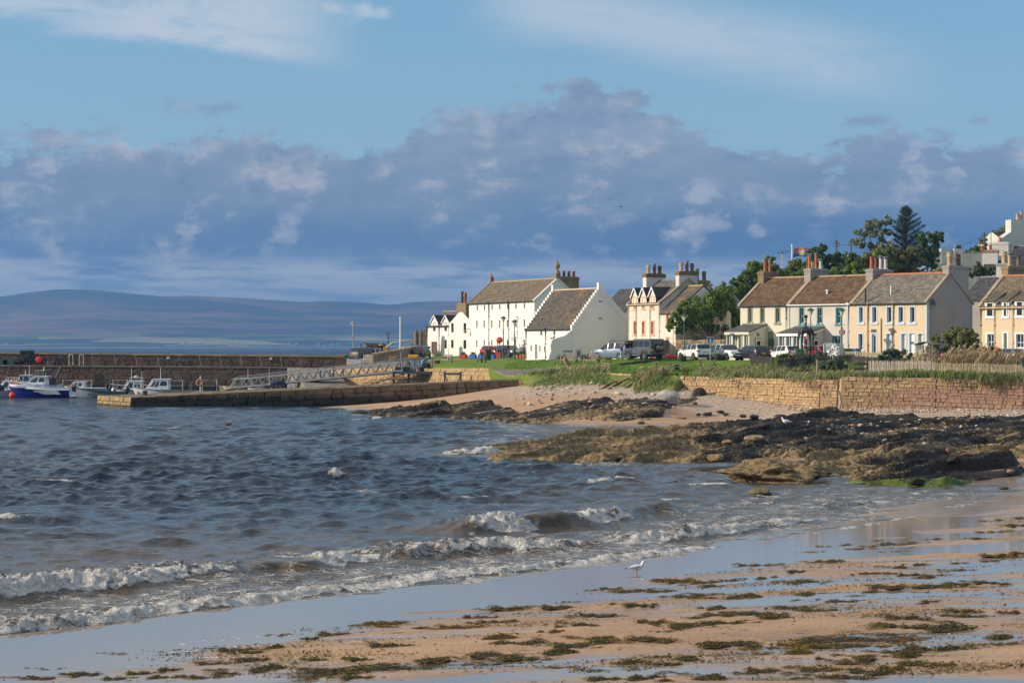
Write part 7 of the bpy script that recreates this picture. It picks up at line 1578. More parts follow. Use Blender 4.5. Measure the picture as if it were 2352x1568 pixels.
q=MB();q.prism([(L*.30,.66),(L*.06,.80),(-L*.05,1.28),(-L*.10,1.26),(-L*.02,.70)],-.75,.75,'Y');q.part('windscreen',mat('tint',(.06,.07,.09),.1),t);q=MB();q.ball((-L*.20,0,1.30),.62,12,7,sc=(1.35,1.2,.50));q.part('canopy',M_CANV,t,True);mast(t,L*.02,.4,.6,2.9,.025);q=MB();[q.tube([(-L*.3+i*.5,y_,.6),(-L*.22+i*.2,y_*.9,1.2)],.02,5)for i in(0,1)for y_ in(-.7,.7)];q.part('canopy_frame',M_RAIL,t);pulpit(t,ed,9,.22);outboard(t,-L*.49,.7,m=M_GEL)
d=221.;t=thing('dark_boat','dark hulled boat cut off by the left edge','boat',(hx(-14,d),d,0),0,'boats moored in the harbour');mb,ed=hull_mesh(3.6,1.8,.55,.3,.3,.85);mb.part('hull',mat('pale_hull',(.45,.47,.5),.5),t,True);q=MB();deck(q,ed,-.05);q.part('deck',M_GEL,t);q=MB();q.ball((.3,0,.95),.75,12,7,sc=(1.2,.8,.7));q.part('cover',M_CANV,t,True)
v=on(2,1838,283);t=thing('trailer_boat','grey open sports boat with a white windscreen frame standing on the quay','boat',(v.x,283,v.z+.55),R(8));L=7.2;mb,ed=hull_mesh(L,2.2,.75,.35,.35,.92,.6);mb.part('hull',mat('grey_pvc',(.13,.13,.14),.5),t,True);q=MB();deck(q,ed,-.1);q.part('deck',M_GEL,t);gunwale(ed,mat('grey_pvc',None),t,.14,'tube')
q=MB()
for y_ in(-.85,.85):q.tube([(-2.6,y_,.7),(-1.2,y_,1.75),(.9,y_,2.05),(1.5,y_,2.0),(2.5,y_,1.0)],.07,6);q.tube([(-.2,y_,1.9),(.3,y_,.9)],.05,6);q.tube([(1.4,y_,2.0),(.9,y_,.9)],.05,6)
q.tube([(.9,-.85,2.05),(.9,.85,2.05)],.06,6);q.part('frame',mat('frame_cream',(.55,.50,.40),.5),t);q=MB();q.b2(.2,.9,-.5,.5,.7,1.3);q.part('console',M_GEL,t);q=MB();torus(q,(.05,0,1.4),.22,.03,'X');q.part('steering_wheel',M_TRIM,t)
for x in(-1.2,1.2):q=MB();q.b2(x-.12,x+.12,-.9,.9,-.75,-.2);q.part('cradle',M_DKST,t)
# ================================================================== STREET FURNITURE AND SMALL THINGS
M_LGREEN=mat('lamp_green',(.022,.075,.050),.5,var=.1);M_LGREY=mat('lamp_post_grey',(.33,.35,.35),.5,.2);M_LGLASS=mat('lamp_glass',(.62,.62,.50),.2,var=0)
def lamp(k,x,ytop,d,label,m,base=None):
 p=on(k,x,d);hgt=H-(Z(k,0,ytop)[1]-HY)/F*d-p.z;t=thing('street_lamp',label,'street lamp',p,0,'street lamps round the green')
 s=hgt/5.2;q=MB();q.lathe([(.16,0),(.16,.1),(.12,.15),(.11,1.2),(.14,1.24),(.14,1.32),(.075,1.4),(.06,hgt*.60),(.10,hgt*.61),(.10,hgt*.625),(.055,hgt*.64),(.045,hgt-.78)],(0,0,0),10);q.part('post',m,t,True)
 for sg in(1,-1):q=MB();q.bar((0,0,hgt*.68),(sg*.22,0,hgt*.68),.04);q.ball((sg*.22,0,hgt*.68),.05,6,4);q.part('ladder_bar',m,t)
 q=MB();q.lathe([(.06,hgt-.80),(.10,hgt-.72),(.27,hgt-.30),(.27,hgt-.28)],(0,0,0),8);q.part('lantern',M_LGLASS,t);q=MB();q.lathe([(.42,hgt-.28),(.40,hgt-.24),(.10,hgt-.05),(.04,hgt-.04),(.03,hgt),(0,hgt)],(0,0,0),8);q.part('hood',m,t);return t
M_HGREEN=mat('lamp_hood_green',(.03,.16,.12),.5)
lamp(2,1338,353,300,'grey lamp post standing alone behind the van on the quay',M_LGREY)
lamp(3,972,573,246,'green lamp post beside the orange lifebuoy board',M_LGREEN);lamp(3,1077,606,236,'green lamp post in front of the grey notice on the storehouse',M_LGREEN)
lamp(4,990,745,206,'green lamp post in front of the big garden tree',M_LGREEN);lamp(5,1335,815,196,'green lamp post just behind the iron fountain',M_LGREEN);L6=lamp(5,1710,815,196,'lamp post carrying a round speed limit sign',M_LGREEN)
z20=H-(Z(5,0,1110)[1]-HY)/F*195.7-L6.location.z;t=thing('speed_sign','round red-ringed sign reading 20 on a lamp post','road sign',(L6.location.x,195.8,L6.location.z+z20));q=MB();q.lathe([(.31,.02),(.31,-.01),(0,-.012)],(0,0,0),22,axis='Y');q.part('rim',mat('sign_red',(.45,.04,.03),.5),t);q=MB();q.lathe([(.22,0),(.22,-.02),(0,-.022)],(0,0,0),22,axis='Y');q.part('face',M_WPAINT,t);text(t,'20',.30,M_BLACK,(0,-.026,0),(R(90),0,0),'numerals')
p=on(2,1707,285);hg=H-(Z(2,0,463)[1]-HY)/F*285-p.z;t=thing('old_lamp_post','rusty old lamp post with an empty lantern frame on the quay','lamp post',p);M_OLDI=mat('old_iron',(.075,.055,.045),.8,var=.2)
q=MB();q.lathe([(.14,0),(.14,.5),(.08,.6),(.065,hg*.78),(.16,hg*.79),(.16,hg*.80),(.05,hg*.82)],(0,0,0),9);q.bar((-.35,0,hg*.80),(.35,0,hg*.80),.05);q.part('post',M_OLDI,t);q=MB();za=hg*.82
for a in range(4):c_,s_=math.cos(a*math.pi/2+.7),math.sin(a*math.pi/2+.7);q.bar((c_*.15,s_*.15,za+.12),(c_*.42,s_*.42,hg),.045);c2,s2=math.cos((a+1)*math.pi/2+.7),math.sin((a+1)*math.pi/2+.7);q.bar((c_*.42,s_*.42,hg),(c2*.42,s2*.42,hg),.045);q.bar((c_*.15,s_*.15,za+.12),(c2*.15,s2*.15,za+.12),.04)
q.tube([(0,0,za-.05),(0,0,za+.12)],.03,5);q.part('lantern_frame',M_OLDI,t)
def pole(nm,label,cat,p,hgt,r,m,taper=.7):t=thing(nm,label,cat,p);q=MB();q.tube([(0,0,-.3),(0,0,hgt)],[r,r*taper],8);q.ball((0,0,hgt),r*1.2,8,5);q.part('pole',m,t);return t
def top_h(k,y,d,z):return H-(Z(k,0,y)[1]-HY)/F*d-z
p=on(2,1831,262);pole('flagpole','bare white flagpole on the quay in front of the trailer boat','flagpole',p,top_h(2,313,262,p.z),.11,M_WPAINT)
p=ZP(5,1110,270,275);p.z=land_z(p.x,275);hg=top_h(5,60,275,p.z);t=pole('flagpole','white flagpole flying a red, yellow and blue flag above the trees','flagpole',p,hg,.11,M_WPAINT)
def flag_fn(tt,b):
 x,y,z=tt.sep(tt.obj());n=tt.noise(tt.obj(),1.1,3,.6)
 c=tt.mix(tt.sstep(z+(n-.5)*.5,-.12,-.05),(.01,.16,.45),(.55,.16,.13));c=tt.mix(tt.sstep(n,.55,.60)*tt.sstep(z,-.3,0),c,(.62,.56,.55));r2=tt.m('SQRT',(x-1.35)*(x-1.35)+(z+.05)*(z+.05)*3.0);c=tt.mix(tt.sstep(r2,.36,.30),c,(.60,.52,.02));c=tt.mix(tt.sstep(tt.noise(tt.obj(),2.2,2,.5),.62,.66)*tt.sstep(z,.1,-.05),c,(.02,.02,.03));tt.put(b.inputs['Base Color'],c);b.inputs['Roughness'].default_value=.8
tx=MB();nx,nz=16,7;vs=[];fs=[]
for j in range(nz+1):
 for i in range(nx+1):u,v=i/nx,j/nz;vs.append((.12+2.15*u+.18*v,.22*math.sin(u*6+v)*u,-.62+1.25*v+.18*math.sin(u*4.5)*.6+.2*u))
for j in range(nz):
 for i in range(nx):a=j*(nx+1)+i;fs.append((a,a+1,a+nx+2,a+nx+1))
tx.add(vs,fs);fl=thing('flag','red flag with a yellow centre and blue foot flying from the white pole','flag',(p.x,275,p.z+hg-1.15));tx.part('cloth',mat('flag_cloth',None,fn=flag_fn),fl,True)
p=ZP(5,993,300,280);p.z=land_z(p.x,280);hg=top_h(5,185,280,p.z);t=pole('weather_vane','pale pole with a small weather vane left of the flag','weather vane',p,hg,.09,mat('pinkish_pole',(.55,.46,.44),.6));q=MB();q.tube([(0,0,hg),(0,0,hg+.75)],.03,5);q.bar((-.5,0,hg+.4),(.5,0,hg+.4),.03);q.bar((0,-.5,hg+.4),(0,.5,hg+.4),.03);q.bar((-.1,0,hg+.72),(.75,0,hg+.62),.03)
for a,b in((-.55,0),(.55,0),(0,-.55),(0,.55)):q.box((a,b,hg+.4),(.14,.04,.16))
q.box((.8,0,hg+.62),(.2,.03,.12));q.part('vane',M_BLACK,t)
M_TPOLE=mat('telegraph_wood',(.10,.085,.07),.9,var=.2)
tops=[]
for k,x,y,d,lb in((5,1645,12,290,'plain wooden telegraph pole between the flag and the tall trees'),(5,1822,0,300,'telegraph pole beside the white gable in the tall trees'),(6,1212,348,262,'telegraph pole with crossarms near the white garden wall')):
 p=ZP(k,x,300,d);p.z=land_z(p.x,d);hg=top_h(k,y,d,p.z);t=pole('telegraph_pole',lb,'telegraph pole',p,hg,.15,M_TPOLE);q=MB()
 for zz_ in(hg-.3,hg-.75):q.bar((-.45,0,zz_),(.45,0,zz_),.09)
 q.part('crossarm',M_TPOLE,t);tops.append(Vector((p.x,d,p.z+hg-.3)))
M_WIRE=mat('wire',(.02,.02,.022),.6,var=0)
line_thing(tops[0],tops[1],.4,.03,M_WIRE,'pair of overhead wires between the telegraph poles by the flag','wire','overhead_wire');line_thing(tops[1]+Vector((3,3,-4)),tops[2],.8,.03,M_WIRE,'overhead wire reaching the pole with crossarms','wire','overhead_wire')
for k,x,y,d,lb in((6,944,425,250,'thin grey street light behind the grey gable chimney'),(6,1272,338,256,'thin grey street light left of the white gable')):
 p=ZP(k,x,600,d);p.z=min(land_z(p.x,d),p.z);hg=top_h(k,y,d,p.z);t=thing('street_light',lb,'street light',p);q=MB();q.tube([(0,0,0),(0,0,hg)],.06,7);q.part('column',M_LGREY,t);q=MB();q.bar((0,0,hg),(.55,0,hg+.1),.06);q.box((.65,0,hg+.12),(.45,.16,.1));q.part('lamp_head',M_LGREY,t)
def aerial(k,x,y0,y1,d,lb,flip=1):
 p=ZP(k,x,y1,d);hg=top_h(k,y0,d,p.z);t=thing('tv_aerial',lb,'aerial',p);q=MB();q.tube([(0,0,0),(0,0,hg)],.035,6);q.part('mast',mat('aerial_buff',(.40,.32,.20),.6),t);q=MB();q.bar((-flip*1.3,0,hg-.05),(flip*.4,0,hg+.05),.04)
 for i in range(7):xx=-flip*(1.2-i*.2);q.bar((xx,-.25,hg-.04+i*.006),(xx,.25,hg-.04+i*.006),.025)
 q.box((flip*.4,0,hg+.05),(.06,.3,.4));q.part('elements',M_LEAD,t)
aerial(5,1290,195,420,205,'tall television aerial on the chimney between the cream houses');aerial(6,1048,562,640,195,'television aerial on the bare grey gable chimney')
p=ZP(3,490,535,331);t=thing('tv_aerial','tiny aerial on the ridge of the far white house','aerial',p);q=MB();q.tube([(0,0,0),(0,0,.9)],.04,5);q.bar((-.4,0,.85),(.4,0,.85),.05);q.part('mast',M_LEAD,t)
def dead_end(k,x,ya,yb,d,lb,w_,sub=False):
 p=on(k,x,d);z1=top_h(k,ya,d,p.z);z0=top_h(k,yb,d,p.z);hh_=z1-z0;t=thing('dead_end_sign',lb,'road sign',p,0,'no through road signs');q=MB();q.tube([(0,0,0),(0,0,z1-.05)],.05,8);q.part('post',M_LGREY,t)
 q=MB();q.b2(-w_/2,w_/2,-.085,-.06,z0,z1);q.part('plate',mat('sign_white_edge',(.6,.65,.7),.5),t);q=MB();q.b2(-w_/2+.03,w_/2-.03,-.092,-.085,z0+.03,z1-.03);q.part('face',mat('sign_blue',(.008,.13,.36),.5),t);q=MB();q.b2(-w_*.10,w_*.10,-.098,-.092,z0+.03,z0+hh_*.62);q.part('stem_mark',M_WPAINT,t);q=MB();q.b2(-w_*.24,w_*.24,-.099,-.092,z0+hh_*.62,z0+hh_*.82);q.part('bar_mark',mat('sign_red',None),t)
 if sub:q=MB();q.b2(-w_*.75,w_*.75,-.085,-.06,z0-.34,z0-.06);q.part('sub_plate',mat('sub_plate_m',(.45,.44,.42),.6),t)
dead_end(4,1298,1021,1090,193.5,'blue dead end road sign with red bar standing by the white estate car',.58);dead_end(9,454,145,222,298,'blue dead end road sign with plate below it behind the van',.46,True)
p=on(15,305,214.5);zt,zb_2=top_h(15,205,214.5,p.z),top_h(15,270,214.5,p.z);wd=405/9.8/7964.4*214.5;t=thing('street_name_sign','low street name board on two posts in front of the white gable','street sign',p,0)
q=MB();q.b2(-wd/2,wd/2,-.05,-.01,zb_2,zt);q.part('rim',M_BLACK,t);q=MB();q.b2(-wd/2+.04,wd/2-.04,-.06,-.05,zb_2+.035,zt-.035);q.part('board',mat('board_grey2',(.42,.41,.39),.6),t);text(t,'CHAPEL STREET',.115,M_BLACK,(0,-.066,(zt+zb_2)/2),(R(90),0,0),'lettering',.003)
for x in(-wd*.24,wd*.24):q=MB();q.tube([(x,0,0),(x,0,zb_2)],.03,6);q.part('post',M_LEAD,t)
p=on(10,460,243);t=thing('lifebuoy_board','round orange lifebuoy housing on a wooden post by the red planter','lifebuoy',p);zc=top_h(10,140,243,p.z);q=MB();q.tube([(-.15,0,0),(-.15,0,zc-.2)],.05,7);q.part('post',mat('red_brown_post',(.26,.11,.05),.7),t);q=MB();q.lathe([(.0,-.14),(.30,-.13),(.40,-.06),(.40,.08),(0,.1)],(.10,0,zc),22,axis='Y');q.part('disc',M_ORANGE,t,True);q=MB();q.b2(-.12,.30,-.16,-.13,zc-.2,zc-.14);q.b2(-.12,-.06,-.16,-.13,zc-.55,zc-.2);q.part('bracket',M_TRIM,t)
M_BENCH=mat('bench_wood',(.24,.18,.14),.8,var=.2);M_BENCHD=mat('bench_dark',(.07,.055,.05),.8,var=.2)
def bench(p,rz,lb,w=1.5,vertical=False,m=M_BENCH,arms=True,back=.95):
 t=thing('park_bench',lb,'bench',p,rz,'benches on the green')
 for x in(-w/2+.06,w/2-.06):
  for y in(-.26,.26):q=MB();q.b2(x-.05,x+.05,y-.05,y+.05,0,.62 if y<0 and arms else(.44 if y<0 else back));q.part('leg',m,t)
  if arms:q=MB();q.b2(x-.07,x+.07,-.32,.3,.62,.69);q.part('armrest',m,t)
 for i in range(4):q=MB();q.b2(-w/2,w/2,-.30+i*.14,-.19+i*.14,.41,.45);q.part('seat_slat',m,t)
 q=MB();q.b2(-w/2,w/2,-.32,-.29,.28,.42);q.part('apron',m,t)
 if vertical:
  n=11
  for i in range(n):xx=-w/2+.14+(w-.28)*i/(n-1);q=MB();q.bar((xx,.22,.47),(xx,.32,back-.08),.07,.03);q.part('back_slat',m,t)
  q=MB();q.b2(-w/2,w/2,.25,.33,back-.10,back);q.part('top_rail',m,t)
 else:
  for i in range(3):q=MB();q.b2(-w/2+.1,w/2-.1,.25+.03*i,.29+.03*i,.52+i*.16,.64+i*.16);q.part('back_slat',m,t)
 return t
bench(gl(3,442,1012),R(-55),'brown bench side on, next to the rusty fire bowl',1.5);bench(gl(3,768,1012),R(-70),'small dark bench side on, in front of the blue planters',1.3,m=M_BENCHD,arms=False)
bench(gl(3,1588,1016),R(-38),'brown bench with upright back slats beside the carved stump',1.75,True,back=1.02);bench(gl(3,1803,1020),R(-36),'brown bench with level back slats, right of the slatted one',1.55,back=1.0)
v=ZP(9,560,590,262);bench(Vector((v.x,262,land_z(v.x,262))),R(-25),'pale stone coloured seat by the low quay wall',1.9,m=mat('pale_seat',(.42,.37,.31),.85,var=.2),arms=False)
p=gl(15,240,885);t=thing('carved_stump','leaning carved tree stump on the grass in front of the slatted bench','stump',p);q=MB();q.tube([(.28,0,-.1),(.14,0,.35),(-.02,0,.70),(-.10,0,.92)],[.26,.22,.22,.17],9);q.part('trunk',mat('stump_wood',(.27,.17,.09),.9,var=.35,vscale=4,bump=.8,bscale=5),t);q=MB();q.ball((-.08,-.05,.86),.20,8,6,sc=(1,1,1.1));q.part('carved_head',mat('stump_wood',None),t)
p=gl(3,348,1022);t=thing('fire_bowl','rusty round fire bowl on the grass','fire bowl',p);q=MB();q.lathe([(.30,0),(.36,.1),(.37,.40),(.32,.40),(.30,.2),(0,.16)],(0,0,0),14);q.part('bowl',M_RUST,t,True)
def bin_(p,lb,m,s=1.0,rz=0,lidm=None):
 t=thing('wheelie_bin',lb,'bin',p,rz,'wheelie bins');q=MB();q.box((0,0,.52*s),(.46*s,.55*s,.95*s),taper=1.0);q.v[4:]=[(x*1.2,y*1.2,z)for x,y,z in q.v[4:]];q.part('body',m,t,bevel=.02);q=MB();q.prism([(-.38*s,0),(.36*s,0),(.34*s,.10*s),(-.34*s,.13*s)],-.31*s,.31*s,'X');q.part('lid',lidm or m,t,loc=(0,0,1.0*s))
 for x in(-.22*s,.22*s):q=MB();q.lathe([(.10*s,-.03),(.10*s,.03)],(x,.27*s,.10*s),10,axis='X');q.part('wheel',M_TRIM,t)
 q=MB();q.bar((-.24*s,.36*s,.98*s),(.24*s,.36*s,.98*s),.04);q.part('handle',m,t);return t
M_BING,M_BINB,M_BIND=mat('bin_green',(.035,.11,.05),.55,var=.1),mat('bin_blue',(.015,.20,.52),.5,var=.08),mat('bin_dark_green',(.020,.055,.028),.55,var=.1)
bin_(gl(3,828,990),'dark green wheelie bin on the grass beside the red hatchback',M_BIND,1.18,R(15));bin_(on(9,1145,266),'green wheelie bin under the flagpole on the quay',M_BING,1.05);bin_(on(11,240,195),'pale green wheelie bin left of the iron fountain',mat('bin_pale_green',(.09,.20,.06),.55),1.05);bin_(on(11,320,195.4),'pale green wheelie bin directly behind the iron fountain',mat('bin_pale_green',None),1.05)
bin_(on(11,1345,195),'green wheelie bin between the silver cover and the black-lidded bin',M_BING,1.05);bin_(on(11,1412,195.2),'grey green wheelie bin beside the blue bins',mat('bin_grey',(.05,.065,.05),.55),1.05)
bin_(on(11,1490,195.2),'bright blue wheelie bin, left of the pair by the peach house',M_BINB,1.0);bin_(on(11,1590,194.6),'larger blue wheelie bin, right of the pair by the peach house',mat('bin_blue2',(.018,.12,.36),.5),1.05,R(20))
def leafball(mb_or,n,c,r,size,seed,sc=(1,1,1),up=.3):
 """n leaf quads spread through an ellipsoid; returns V, F, rnd"""
 g=np.random.default_rng(seed);d_=g.normal(size=(n,3));d_/=np.linalg.norm(d_,axis=1)[:,None];rr_=g.random(n)**.5;p=d_*rr_[:,None]*r*np.array(sc)+np.array(c)
 return leaves(p,d_*.6+g.normal(size=(n,3))*.8+[0,0,up],size,g)
def leaves(p,nrm,size,g,asp=.7):
 n=len(p);nrm=nrm/(np.linalg.norm(nrm,axis=1)[:,None]+1e-9);a=np.cross(nrm,g.normal(size=(n,3)));a/=np.linalg.norm(a,axis=1)[:,None]+1e-9;b=np.cross(nrm,a);s=size*(.6+.8*g.random(n))[:,None]
 V=np.stack([p-a*s,p-b*s*asp*.5+nrm*s*.08,p+a*s,p+b*s*asp*.5+nrm*s*.08],1).reshape(-1,3);Fq=np.arange(4*n).reshape(n,4);return V,Fq,np.repeat(g.random(n),4)
def leaf_mat(name,c1,c2,c3=None,tr=.25):
 def fn(t,b):
  r=t.attr('rnd');c=t.mix(r,c1,c2)
  if c3:c=t.mix(t.sstep(r,.86,.90),c,c3)
  n=t.noise(t.pos(),.9,4,.6);c=t.mix(t.sstep(n,.35,.7)*.35,c,tuple(v*.55 for v in c1));t.put(b.inputs['Base Color'],c);b.inputs['Roughness'].default_value=.65;b.inputs['Specular IOR Level'].default_value=.25
  tl=t.n('ShaderNodeBsdfTranslucent');t.put(tl.inputs[0],c);mx=t.n('ShaderNodeMixShader');mx.inputs[0].default_value=tr;out=[q for q in t.t.nodes if q.type=='OUTPUT_MATERIAL'][0];t.t.links.new(b.outputs[0],mx.inputs[1]);t.t.links.new(tl.outputs[0],mx.inputs[2]);t.t.links.new(mx.outputs[0],out.inputs[0])
 return mat(name,None,fn=fn)
ML_POT=leaf_mat('pot_plant',(.045,.085,.02),(.10,.16,.04));ML_FLOW=leaf_mat('pot_flowers',(.05,.09,.025),(.11,.14,.05),(.45,.14,.16));ML_DRYP=leaf_mat('dry_plant',(.10,.08,.04),(.20,.15,.07))
def plant_in(t,z,r,n,m,seed,sc=(1,1,.8),size=.09,nm='foliage'):V,Fq,rn=leafball(None,n,(0,0,z+r*.5),r,size,seed,sc);return link(nm,mesh_np(nm,V,Fq,m,False,{'rnd':rn}),t)
M_PRED,M_PBLU,M_PBLK=mat('planter_red',(.36,.03,.02),.6,var=.1),mat('planter_blue',(.02,.12,.36),.6,var=.1),mat('planter_black',(.02,.02,.022),.7,var=.1)
def planter(p,w,d_,hh,m,lb,seed,lm=None,grp='box planters by the storehouse',rz=0):
 t=thing('box_planter',lb,'planter',p,rz,grp);q=MB();q.box((0,0,hh/2),(w,d_,hh),taper=1.05);q.part('box',m,t,bevel=.015);q=MB();q.box((0,0,hh+.015),(w*1.08,d_*1.1,.04));q.part('rim',m,t);plant_in(t,hh,.30,150,lm or ML_FLOW,seed,(w*1.5,1,.7));return t
for i,(xa,xb,yb,m,lb)in enumerate(((565,627,975,M_PRED,'red wooden planter standing alone on the road edge'),(658,717,975,M_PBLU,'blue planter next to the lone red one'),(737,797,978,M_PBLU,'blue planter behind the small dark bench'),(857,897,978,M_PBLU,'blue planter half hidden behind the dark green bin'),(900,957,968,M_PRED,'tall red planter at the foot of the lifebuoy post'))):
 p=gl(3,(xa+xb)/2,yb);p.z=land_z(p.x,p.y);planter(p,(xb-xa)/2.352/7964.4*p.y,.5,.55 if i<4 else .72,m,lb,40+i,rz=R(-25))
def round_pot(p,r,hh,m,lb,seed,lm,pr=.28,n=120,grp='flower pots along the store',pn='pot'):
 t=thing('flower_pot',lb,'flower pot',p,0,grp);q=MB();q.lathe([(r*.68,0),(r*.92,hh*.8),(r*1.06,hh*.8),(r*1.06,hh),(r*.9,hh),(r*.85,hh*.85),(0,hh*.85)],(0,0,0),12);q.part(pn,m,t,True);plant_in(t,hh,pr,n,lm,seed);return t
M_TPOT=mat('terracotta_pot',(.46,.17,.075),.8,var=.12);M_GPOT=mat('glazed_blue_pot',(.02,.03,.07),.3,var=.1)
pots=[(955,668,.21,.5,M_TPOT,ML_DRYP,'terracotta pot of faded heather, first of the row from the lamp post'),(1008,683,.24,.5,M_TPOT,ML_POT,'terracotta pot in front of the faded heather pot'),(1105,672,.24,.55,M_TPOT,ML_POT,'terracotta pot holding a round green tuft'),(1180,672,.22,.58,M_TPOT,ML_DRYP,'plain terracotta pot under the leafy climber'),(1258,690,.25,.52,M_TPOT,ML_POT,'terracotta pot with a leggy plant before the blue bench'),(1385,688,.23,.48,M_GPOT,ML_POT,'dark blue pot of bushy green beside an orange pot'),(1442,690,.23,.52,M_TPOT,ML_POT,'terracotta pot with a low plant in front of the store door'),(1590,692,.25,.50,M_GPOT,ML_DRYP,'dark blue pot of dry heather between the chairs and the downpipe'),(1745,695,.26,.42,M_GPOT,ML_FLOW,'dark pot with pink flowers standing apart'),(1862,692,.16,.22,M_TPOT,ML_FLOW,'small pot of orange flowers by the buttress')]
for i,(x,y,r_,hh_,m,lm,lb)in enumerate(pots):round_pot(gl(10,x,y),r_,hh_,m,lb,60+i,lm,.26 if i!=8 else .34)
for i,(x,y,lb)in enumerate(((1440,655,'pale blue slatted chair facing the green by the store door'),(1560,655,'pale blue chair turned side on by the store door'))):garden_chair(gl(10,x,y),R(-30 if i==0 else 60),lb,'blue chairs by the store',mat('pale_blue_wood',(.44,.56,.62),.6))
p=gl(10,1975,690);t=thing('plant_stand','narrow pale blue stand leaning at the foot of the buttress','plant stand',p);
for x in(-.16,.16):q=MB();q.b2(x-.03,x+.03,-.03,.03,0,1.0);q.part('upright',mat('pale_blue_wood',None),t)
for z in(.15,.45,.75,.97):q=MB();q.b2(-.13,.13,-.03,.03,z-.03,z+.03);q.part('rung',mat('pale_blue_wood',None),t)
p=gl(10,1200,672);p.y+=.6;t=thing('leafy_climber','tall sparse shrub growing against the storehouse wall','shrub',p);q=MB();g_=np.random.default_rng(5);q.tube([(0,0,0),(.1,0,.8),(-.2,0,1.7)],.03,5);q.tube([(.1,0,.8),(.4,0,1.5)],.02,5);q.part('stem',M_BROWNW,t);pp_=np.concatenate([g_.normal([-.25,0,1.6],[.3,.2,.3],(70,3)),g_.normal([.2,0,1.0],[.3,.2,.3],(60,3)),g_.normal([0,0,.5],[.25,.2,.25],(50,3))]);V,Fq,rn=leaves(pp_,g_.normal(size=pp_.shape),.10,g_);link('foliage',mesh_np('foliage',V,Fq,ML_POT,False,{'rnd':rn}),t)
p=gl(10,1120,560,140,262);t=thing('round_cover','rounded grey covered mound against the storehouse','cover',on(10,1125,250));q=MB();q.ball((0,0,.35),.75,14,8,sc=(1,.6,1.25));q.part('sheet',mat('grey_sheet',(.20,.20,.23),.7,var=.08),t,True)
p=gl(15,700,530);p=on(15,700,217);t=thing('heat_pump','grey boxed outdoor unit against the white gable','heat pump',p);q=MB();q.b2(-.38,.38,-.2,.2,.22,1.25);q.part('case',mat('unit_grey',(.36,.35,.35),.6),t,bevel=.02);q=MB();q.b2(-.10,.22,-.21,-.2,.42,.98);q.part('grille',mat('unit_dark',(.10,.10,.10),.7),t);q=MB();q.b2(-.34,.34,-.2,.2,0,.2);q.part('plinth',M_OLDW,t)
for i,(x,y)in enumerate(((968,1308),(1385,1300),(1425,1300),(1695,1290),(1935,1262))):
 p=gl(4,x,y);t=thing('tub_planter',['round black tub at the rear corner of the white estate car','black tub left of a pair before the white car facing the bay','black tub right of a pair before the white car facing the bay','black tub of greenery in front of the black hatchback','black tub with a rusty bush in front of the white hatchback'][i],'planter',p,0,'black tubs along the road');q=MB();q.lathe([(.34,0),(.40,.30),(.42,.30),(.42,.36),(.36,.36),(0,.3)],(0,0,0),14);q.part('tub',M_PBLK,t,True);plant_in(t,.34,.32,130,ML_POT if i!=4 else ML_DRYP,90+i,(1.1,1.1,.7))
M_PIC=mat('picnic_wood',(.27,.21,.14),.85,var=.25)
def picnic(p,rz,lb,s=1.0):
 t=thing('picnic_table',lb,'picnic table',p,rz,'picnic tables on the green');w=1.7*s
 for i in range(5):q=MB();q.b2(-w/2,w/2,-.36+i*.147,-.22+i*.147,.70,.74);q.part('table_board',M_PIC,t)
 for y in(-.75,-.60,.60,.75):q=MB();q.b2(-w/2,w/2,y-.065,y+.065,.42,.46);q.part('bench_board',M_PIC,t)
 for x in(-w*.36,w*.36):
  for sg in(1,-1):q=MB();q.bar((x,sg*.22,.69),(x,sg*.66,0),.05,.10);q.part('leg',M_PIC,t)
  q=MB();q.b2(x+.03,x+.08,-.80,.80,.33,.42);q.part('crossbar',M_PIC,t);q=MB();q.b2(x+.03,x+.08,-.34,.34,.61,.70);q.part('top_bearer',M_PIC,t)
 return t
picnic(gl(4,735,1420),R(-18),'weathered picnic table at the back left of the group of three',1.0);picnic(gl(4,915,1428),R(-5),'weathered picnic table standing free in the middle of the green');picnic(gl(4,1255,1400),R(-20),'picnic table half hidden by the long grass')
p=gl(4,905,1415);t=thing('tree_guard','short dark post beside the middle picnic table','bollard',p);q=MB();q.b2(-.2,.2,-.2,.2,0,.55);q.part('post',M_BENCHD,t)
p=on(4,770,207);t=thing('red_kayak','red and grey kayak lying by the pink house door','kayak',p,R(10));q=MB();q.tube([(-1.4,0,.25),(-1.0,0,.28),(0,0,.32),(.9,0,.28),(1.3,0,.25)],[.04,.24,.34,.26,.04],10);q.part('hull',M_RED,t,True);q=MB();q.tube([(-1.2,-.35,.2),(-.6,-.38,.34),(0,-.36,.25)],[.08,.22,.1],8);q.part('cover',mat('grey_sheet',None),t,True)
a,b=gl(4,215,1358),gl(4,590,1312);n=14;t=thing('kerb','low line of dark kerb stones on the green below the off-roaders','kerb',a,0)
for i in range(n):u,v=(b-a)*(i/n),(b-a)*((i+.93)/n);q=MB();q.bar(u+Vector((0,0,.08)),v+Vector((0,0,.08)),.28,.26);q.part('stone',mat('kerb_stone',(.075,.065,.05),.9,var=.3,objrand=.3),t)
